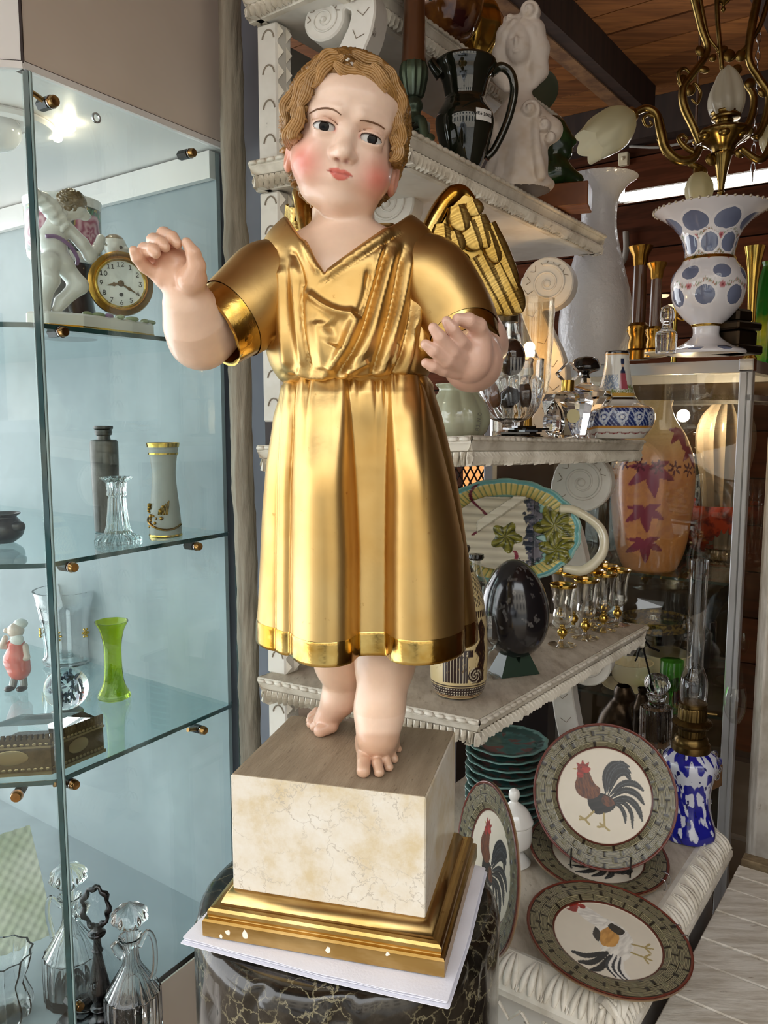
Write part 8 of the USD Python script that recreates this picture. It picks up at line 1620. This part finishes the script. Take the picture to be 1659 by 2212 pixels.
# front plate, tipped towards us
n = np.array([0.10, -0.10, 0.99]); R = 0.137; c = at(1312, 2028, 1.15); c[2] = zp + lowest(R, n) + 0.004; c = onz(1312, 2030, c[2]); put_plate('rooster plate with a white, black and orange cockerel, tipped forward at the front edge', c, R, n, -0.35, lambda x, y, c: hen(-x / 1.15, y / 1.15, c), hanger=(-0.62,))
# plate on edge behind the plinth
n = np.array([-0.96, -0.22, 0.14]); R = 0.139; c = at(1060, 1880, 1.30); c[2] = zp + lowest(R, n) + 0.003; put_plate('rooster plate standing on edge close behind the gilded plinth', c, R, n, 0.3, rooster, hanger=(-1.45,))
# teal plates in a stack
pt = onz(1092, 1762, zp); s = scale_at(pt); fp = None
def teal(v, s):
    r = np.hypot(v[:, 0], v[:, 1]) / s; a = np.arctan2(v[:, 1], v[:, 0]); c = np.tile(np.array(srgb('2f4f4c')), (len(v), 1)); c[r > 78] = srgb('6f9690'); g = fbm(np.stack([v[:, 0] / s * .06, v[:, 1] / s * .06, r * 0], 1), 3, 3); k = (r < 60) & (v[:, 2] > 2 * s); c[k] = np.array(srgb('4f7a76')) * (0.6 + 0.8 * g[k, None]); c[k & (g > 0.58)] = srgb('7d5a58'); return c
for k in range(10):
    loc = pt + UP * (k * 17.2 * s) + np.array([0.0015 * math.sin(k * 2.1), 0.0015 * math.cos(k * 3.3), 0])
    if fp is None:
        prof = rprof([(52, 0), (54, 0.5), (54, 3), (70, 7), (84, 13), (87, 15), (86.5, 17), (80, 16.2), (60, 8.5), (30, 7), (0, 7)], 5) * s; prof = np.vstack([[0, 0], prof]); m = lathe(prof, 144, lambda th, t: 1 + 0.018 * np.cos(th * 12) * (t > 0.2))
        t0 = thing('teal_plate', 'scalloped teal glazed plate, lowest of the stack under the shelf', 'plate', loc, 0, 'teal plates in a stack'); part('plate', m, 'painted_gloss', t0, color=teal(m[0], s)); fp = t0
    else:
        dup(fp.GetPrim(), loc, 0.35 * k, 'scalloped teal glazed plate with pink flowers, topmost of the stack' if k == 9 else f'scalloped teal glazed plate, {TO[9 - k]} from the top of the stack')
o, p, s = lathed('lidded_jar', 'white milk glass jar with a domed lid and knob', 'jar', 1108, 1862, zp, [('body', [(36, 0), (38, 4), (30, 14), (20, 26), (22, 34), (38, 46), (40, 80), (38, 90)], 'porcelain_white', {'n': 48}), ('lid', [(40, 90), (42, 93), (40, 99), (30, 118), (14, 132), (8, 138), (9, 142), (12, 150), (10, 162), (0, 168)], 'porcelain_white', {'n': 48})])
# blue and white oil lamp
def spatter(v, s):
    a = np.arctan2(v[:, 1], v[:, 0]); h = v[:, 2] / s; q = np.stack([np.cos(a + h * 0.004) * 2.3, np.sin(a + h * 0.004) * 2.3, h * 0.016], 1); g = noise(q * 2.6 + 0.7 * (fbm(q * 2, 2, 9)[:, None] - 0.5), 11); g2 = fbm(q * 4, 2, 5); th0 = np.interp(h, [0, 20, 60, 120, 190], [0.28, 0.40, 0.49, 0.54, 0.56])
    w = sstep(g, th0 - 0.02, th0 + 0.02)[:, None]; c = np.array(srgb('d6d8e4')) * (1 - w) + np.array(srgb('1c2090')) * w; c[(g2 > 0.72)] = srgb('101560'); return c
o, p, s = lathed('oil_lamp', 'blue and white spatter glass oil lamp with brass burner and tall chimney', 'oil lamp', 1484, 1802, zp, [
    ('font', [(52, 0), (57, 5), (57, 20), (50, 42), (45, 66), (44, 95), (48, 125), (57, 155), (57, 172), (46, 186), (37, 192)], 'painted_gloss', {'n': 260, 'm': 26, 'paint': spatter, 'flute': lambda th, t: 1 + 0.02 * np.sin(th * 7 + t * 5)}),
    ('collar', [(38, 190), (40, 193), (39, 205), (35, 209), (35, 216), (30, 222)], 'lamp_brass', {'smooth': False, 'n': 40}), ('burner', [(26, 220), (28, 226), (28, 238), (40, 246), (42, 252), (36, 258), (30, 260), (29, 282), (26, 286)], 'lamp_brass', {'smooth': False, 'n': 80, 'flute': fl(26, -0.05)}), ('gallery', [(27, 286), (29, 288), (29, 294), (26, 296)], 'lamp_brass', {'smooth': False, 'n': 40}),
    ('chimney', [(24, 292), (27, 304), (28, 330), (26, 350), (19, 370), (17, 395), (18.5, 600)], 'clear_chimney', {'cap': False, 'm': 5, 'n': 48})])
for k in range(7):
    a = -0.5 + k * 0.22; part('glass_prunt', ball((56 * s * math.cos(a), 56 * s * math.sin(a), (176 - 22 * (k % 3) - (90 if k > 3 else 0)) * s), (7 * s, 6 * s, 9 * s), 2), 'crystal', o, smooth=True)
part('wick_knob', tube([(30 * s, 0, 270 * s), (50 * s, -6 * s, 270 * s)], 3 * s, 8), 'lamp_brass', o)
o, p, s = lathed('swirl_bottle', 'swirled clear glass bottle with a ball stopper beside the upright plate', 'bottle', 1414, 1620, ZB + 0.06, [('body', [(30, 0), (33, 4), (33, 88), (30, 96), (18, 102), (18, 118), (22, 122)], 'crystal', {'n': 96, 'm': 4, 'flute': lambda th, t: 1 + 0.03 * np.sin(th * 12 + t * 14)}), ('stopper', [(10, 112), (10, 124), (20, 132), (26, 148), (20, 164), (0, 172)], 'crystal', {'n': 60, 'flute': lambda th, t: 1 + 0.05 * np.sin(th * 10 + t * 10)})])
bs_ = thing('wooden_riser', 'low dark wooden riser at the back of the carved base', 'riser', (p[0], p[1], zp), -0.94); part('board', bx(0, 0.0, 0.0295, 0.30, 0.13, 0.058, 0.003), 'beam_rough', bs_, smooth=False)
pk = at(1398, 1420, p[1] - 0.01); kk = thing('metal_tongs', 'dark wrought metal tongs leaning on the swirl bottle', 'tongs', pk)
def q_(px, py, d=0): return at(px, py, p[1] - 0.01 + d) - pk
part('arm', tube([q_(1386, 1380), q_(1392, 1410), q_(1412, 1490)], 0.0024, 7), 'black_wire', kk, smooth=True); part('arm', tube([q_(1388, 1376), q_(1404, 1398), q_(1424, 1406)], 0.0030, 7), 'black_wire', kk, smooth=True); part('claw', tube(curve([q_(1390, 1396), q_(1380, 1406), q_(1376, 1420), q_(1372, 1428)], 4), 0.0022, 7), 'black_wire', kk, smooth=True); part('ring', tube([q_(1388 + 6 * math.cos(a), 1382 + 7 * math.sin(a)) for a in np.arange(16) / 16 * 6.283], 0.0018, 6, closed=True), 'black_wire', kk, smooth=True)
# bronze animals on the riser
pa = onz(1325, 1632, ZB + 0.0595); s = scale_at(pa)
def bear(p_):
    q = (p_ - pa.astype(np.float32)) / s
    d = s_chain(q, [(-6, 0, 56), (0, -2, 80), (6, -6, 108)], [34, 30, 24], 14); d = smin(d, s_ell(q, (14, -10, 142), (20, 22, 24)), 10); d = smin(d, s_ell(q, (28, -18, 136), (10, 10, 9)), 8)
    for sx in (-1, 1): d = smin(d, s_ball(q, (8, sx * 16 - 6, 166), 7), 4); d = smin(d, s_chain(q, [(12, sx * 22, 100), (26, sx * 20 - 4, 50), (30, sx * 18 - 4, 8)], [14, 11, 10], 6), 8); d = smin(d, s_chain(q, [(-14, sx * 26, 40), (10, sx * 28, 22), (16, sx * 28, 8)], [20, 13, 9], 6), 8)
    return smax(d, -q[:, 2], 2) * s
single('bronze_animal', 'dark bronze seated animal in the shade under the lower shelf', 'figurine', sdf_mesh(bear, pa + np.array([-0.06, -0.06, -0.002]), pa + np.array([0.06, 0.06, 0.17]), 0.0026), 'dark_bronze', smooth=True)
pa2 = onz(1382, 1588, ZB + 0.0595); s2_ = scale_at(pa2)
def fig(p_):
    q = (p_ - pa2.astype(np.float32)) / s2_
    d = s_chain(q, [(0, 0, 12), (0, 0, 60), (2, 0, 84)], [17, 14, 12], 8); d = smin(d, s_ball(q, (2, -3, 104), 11), 6); d = smin(d, s_chain(q, [(8, -6, 82), (14, -14, 62), (4, -18, 52)], [6, 5, 5], 4), 5); return smax(smin(d, s_ell(q, (0, 0, 4), (22, 20, 8)), 6), -q[:, 2], 2) * s2_
single('bronze_figure', 'small dark bronze standing figure behind the swirl bottle', 'figurine', sdf_mesh(fig, pa2 + np.array([-0.04, -0.04, -0.002]), pa2 + np.array([0.04, 0.04, 0.12]), 0.0024), 'dark_bronze', smooth=True)
# ---------------------------------------------------------------- chandelier, tube light, wires
YC = 2.35
def cp(px, py, d=0.0): return at(px, py, YC + d)
cz = cp(1556, 300); ch = thing('chandelier', 'scrolled brass chandelier with tulip and flame glass shades', 'chandelier', cz); s = scale_at(cz)
def c_(*a): return cp(*a) - cz
def sp(pts, r, m='chand_brass', nm='arm', n=9): 
    c = curve([c_(*p) for p in pts], 7); part(nm, tube(c, np.interp(np.linspace(0, 1, len(c)), np.linspace(0, 1, len(np.atleast_1d(r))), np.atleast_1d(r)) * s if np.ndim(r) else r * s, n), m, ch, smooth=True)
def lt(px, py, prof, m, nm, n=40, fl_=None, d=0.0, sm=40): part(nm, mv(lathe(rprof(np.array(prof, float), 5) * s, n, fl_), c_(px, py, d)), m, ch, sm)
lt(1556, 445, [(0, 0), (5, 6), (3, 20), (8, 28), (6, 34), (10, 60), (20, 104), (26, 108), (22, 112), (30, 124), (56, 142), (60, 152), (50, 158), (30, 166), (18, 172), (24, 184), (30, 192), (26, 198), (20, 204)], 'chand_brass', 'body', 48, fl(16, -0.05))
for k in range(7): a = k * 2 * PI / 7; part('leaf', ball(np.array([math.cos(a) * 46 * s, math.sin(a) * 46 * s, 0]) + c_(1556, 300), (12 * s, 12 * s, 8 * s), 2), 'chand_brass', ch, smooth=True)
lt(1568, 256, [(0, 0), (24, 2), (34, 22), (35, 48), (26, 78), (14, 98), (3, 108), (0, 110)], 'shade_glass', 'flame_shade', 60, lambda th, t: 1 + 0.10 * np.sin(th * 7 + t * 5.5))
lt(1568, 262, [(0, 0), (26, 2), (30, 10), (22, 20), (14, 22)], 'chand_brass', 'cup')
sp([(1560, 150), (1555, 100), (1550, 40), (1548, -20)], [5, 5, 5, 5], nm='rod')
lt(1562, 28, [(0, 0), (5, 6), (3, 14), (12, 22), (18, 34), (12, 46), (18, 60)], 'chand_brass', 'finial')
for pts, r in (([(1495, -20), (1515, 60), (1528, 110), (1500, 155), (1476, 190), (1478, 230), (1498, 275), (1512, 310)], [8, 8, 7, 8, 9, 10, 9, 8]), ([(1510, -20), (1518, 30), (1530, 80), (1552, 110), (1560, 140)], [4, 5, 4, 3, 3]),
               ([(1640, -20), (1622, 70), (1618, 130), (1640, 170), (1662, 210), (1650, 270), (1630, 300)], [9, 9, 8, 8, 9, 10, 9]), ([(1660, 0), (1640, 60), (1612, 100), (1580, 130)], [6, 5, 4, 3]),
               ([(1512, 318), (1498, 342), (1466, 346), (1438, 322), (1428, 286), (1418, 248), (1396, 234), (1370, 244)], [8, 9, 10, 11, 11, 9, 8, 8]), ([(1500, 330), (1480, 318), (1466, 300), (1474, 292), (1484, 300), (1480, 312)], [6, 6, 5, 4, 3, 3]), ([(1420, 256), (1402, 248), (1390, 256), (1396, 272), (1408, 270), (1404, 260)], [4, 4, 4, 3, 3, 2]), ([(1476, 200), (1466, 160), (1478, 148), (1490, 158)], [5, 5, 4, 3]), ([(1490, 200), (1500, 180), (1514, 200), (1506, 224), (1494, 214)], [3, 3, 3, 3, 2])):
    sp(pts, r)
for pts, d in (([(1512, 320), (1490, 350), (1520, 370), (1512, 392)], 0.12), ([(1600, 320), (1640, 345), (1662, 320), (1668, 280)], -0.1), ([(1590, 300), (1620, 260), (1628, 210), (1610, 180)], 0.1)): sp([(x, y, d) for x, y in pts], [7, 8, 8, 6])
lf = random.Random(4)
for px, py in ((1428, 300), (1440, 330), (1476, 175), (1512, 110), (1540, 125), (1575, 120), (1560, 108), (1600, 120), (1520, 150), (1620, 180), (1646, 200), (1490, 195), (1536, 345), (1600, 330), (1592, 150)):
    e = c_(px, py); part('leaf', mv(ball((0, 0, 0), (lf.uniform(8, 14) * s, 4 * s, lf.uniform(7, 15) * s), 2), e, ry=lf.uniform(-1, 1)), 'chand_brass', ch, smooth=True)
def tulip(px, py, L, w, dirv, nm='tulip_shade', d=0.0, m='shade_cream'):
    dv = np.asarray(dirv, float); dv /= np.linalg.norm(dv); X = np.cross(dv, UP if abs(dv[2]) < 0.9 else np.array([1.0, 0, 0])); X /= np.linalg.norm(X); Y = np.cross(dv, X)
    pr = rprof([(w * .30, 0), (w * .62, L * .12), (w * .95, L * .40), (w, L * .66), (w * .86, L * .90), (w * .80, L)], 6) * s; n = 72; th = np.arange(n) / n * 2 * PI; P = []
    for i, (r, h) in enumerate(pr):
        t = i / (len(pr) - 1); rr = r * (1 + 0.05 * np.cos(th * 6) * (t > .1)); hh = h + (t > 0.75) * (t - 0.75) * 4 * L * 0.10 * s * np.abs(np.cos(th * 3)) ; P.append(c_(px, py, d) + rr[:, None] * (np.cos(th)[:, None] * X + np.sin(th)[:, None] * Y) + hh[:, None] * dv)
    part(nm, sheet(np.array(P), True), m, ch, smooth=True); part('shade_cap', frame(lathe(np.array([(0, -10), (w * .34, -8), (w * .40, 2), (w * .3, 8), (0, 6)]) * s, 24), c_(px, py, d), X, Y, dv), 'chand_brass', ch)
tulip(1362, 250, 118, 46, (-0.80, -0.28, -0.62)); tulip(1508, 372, 66, 30, (0.10, 0, -1), d=0.12); tulip(1668, 262, 60, 28, (0.2, 0.1, -1))
lt(1510, 478, [(0, 0), (10, 4), (12, 14), (6, 26), (0, 38)], 'shade_cream', 'candle_bulb', 20, d=0.2)
# hanging chain at the right
hg = at(1634, 210, YC + 0.05); cn = thing('hanging_chain', 'steel chain hanging beside the chandelier', 'chain', hg)
for k in range(17):
    a = at(1640 - 0.9 * k, 60 + 20 * k, YC + 0.22) - hg; t = np.arange(14) / 14 * 2 * PI; X = np.array([1, 0, 0]) if k % 2 else np.array([0.3, 0.95, 0])
    part('link', tube([a + X * 5 * s * math.cos(q) + UP * 12 * s * math.sin(q) for q in t], 1.6 * s, 6, closed=True), 'chrome', cn, smooth=True)
# fluorescent tube on the far wall
t0, t1 = at(1338, 428, 3.05), at(1690, 372, 2.55); ax_ = t1 - t0; L_ = np.linalg.norm(ax_); ax_ /= L_; ft = thing('tube_light', 'lit white fluorescent tube behind the chandelier', 'lamp', t0)
part('tube', tube([np.zeros(3), ax_ * L_], 0.015, 14), 'tube_light', ft, smooth=True); part('batten', tube([ax_ * 0.0 + D1 * 0.05 + UP * 0.012, ax_ * L_ + D1 * 0.05 + UP * 0.012], 0.022, 4), 'wire_grey', ft, smooth=False)
for e in (0.0, 1.0): part('lamp_holder', bx(*(ax_ * L_ * e + UP * 0.02), 0.03, 0.03, 0.07), 'laminate_white', ft, smooth=False)
part('hanger_rod', tube([ax_ * L_ * 0.5 + UP * 0.05, np.array([*(ax_ * L_ * 0.5)[:2], CEIL - t0[2]])], 0.004, 6), 'chrome', ft)
# wires and switch on the boarded wall
nW = -D1
def onwall(px, py, off=0.03): return onplane(px, py, WB + nW * (0.0 + off), nW)
for k, (pts, lab) in enumerate((([(1170, 300), (1250, 282), (1340, 268), (1430, 240), (1500, 238), (1520, 262), (1508, 318)], 'pale electric wire looping along the upper boards'), ([(1360, 316), (1420, 318), (1470, 310), (1510, 300)], 'pale wire running straight under the loop'), ([(1300, 588), (1340, 570), (1352, 545), (1352, 500)], 'bent grey conduit behind the opaline vase'))):
    single('wall_wire', lab, 'wire', tube(curve([onwall(*p) for p in pts], 7), 0.006 if k < 2 else 0.014, 7), 'wire_grey', smooth=True)
sb = onwall(1348, 344, 0.012); single('wall_switch', 'small square white switch box on the boarded wall', 'switch', cat_(frame(bx(0, 0, 0, 0.045, 0.055, 0.03, 0.004), sb, D2, UP, nW), frame(ball((0, 0, 0.016), 0.008, 2), sb, D2, UP, nW)), 'cream', smooth=False)
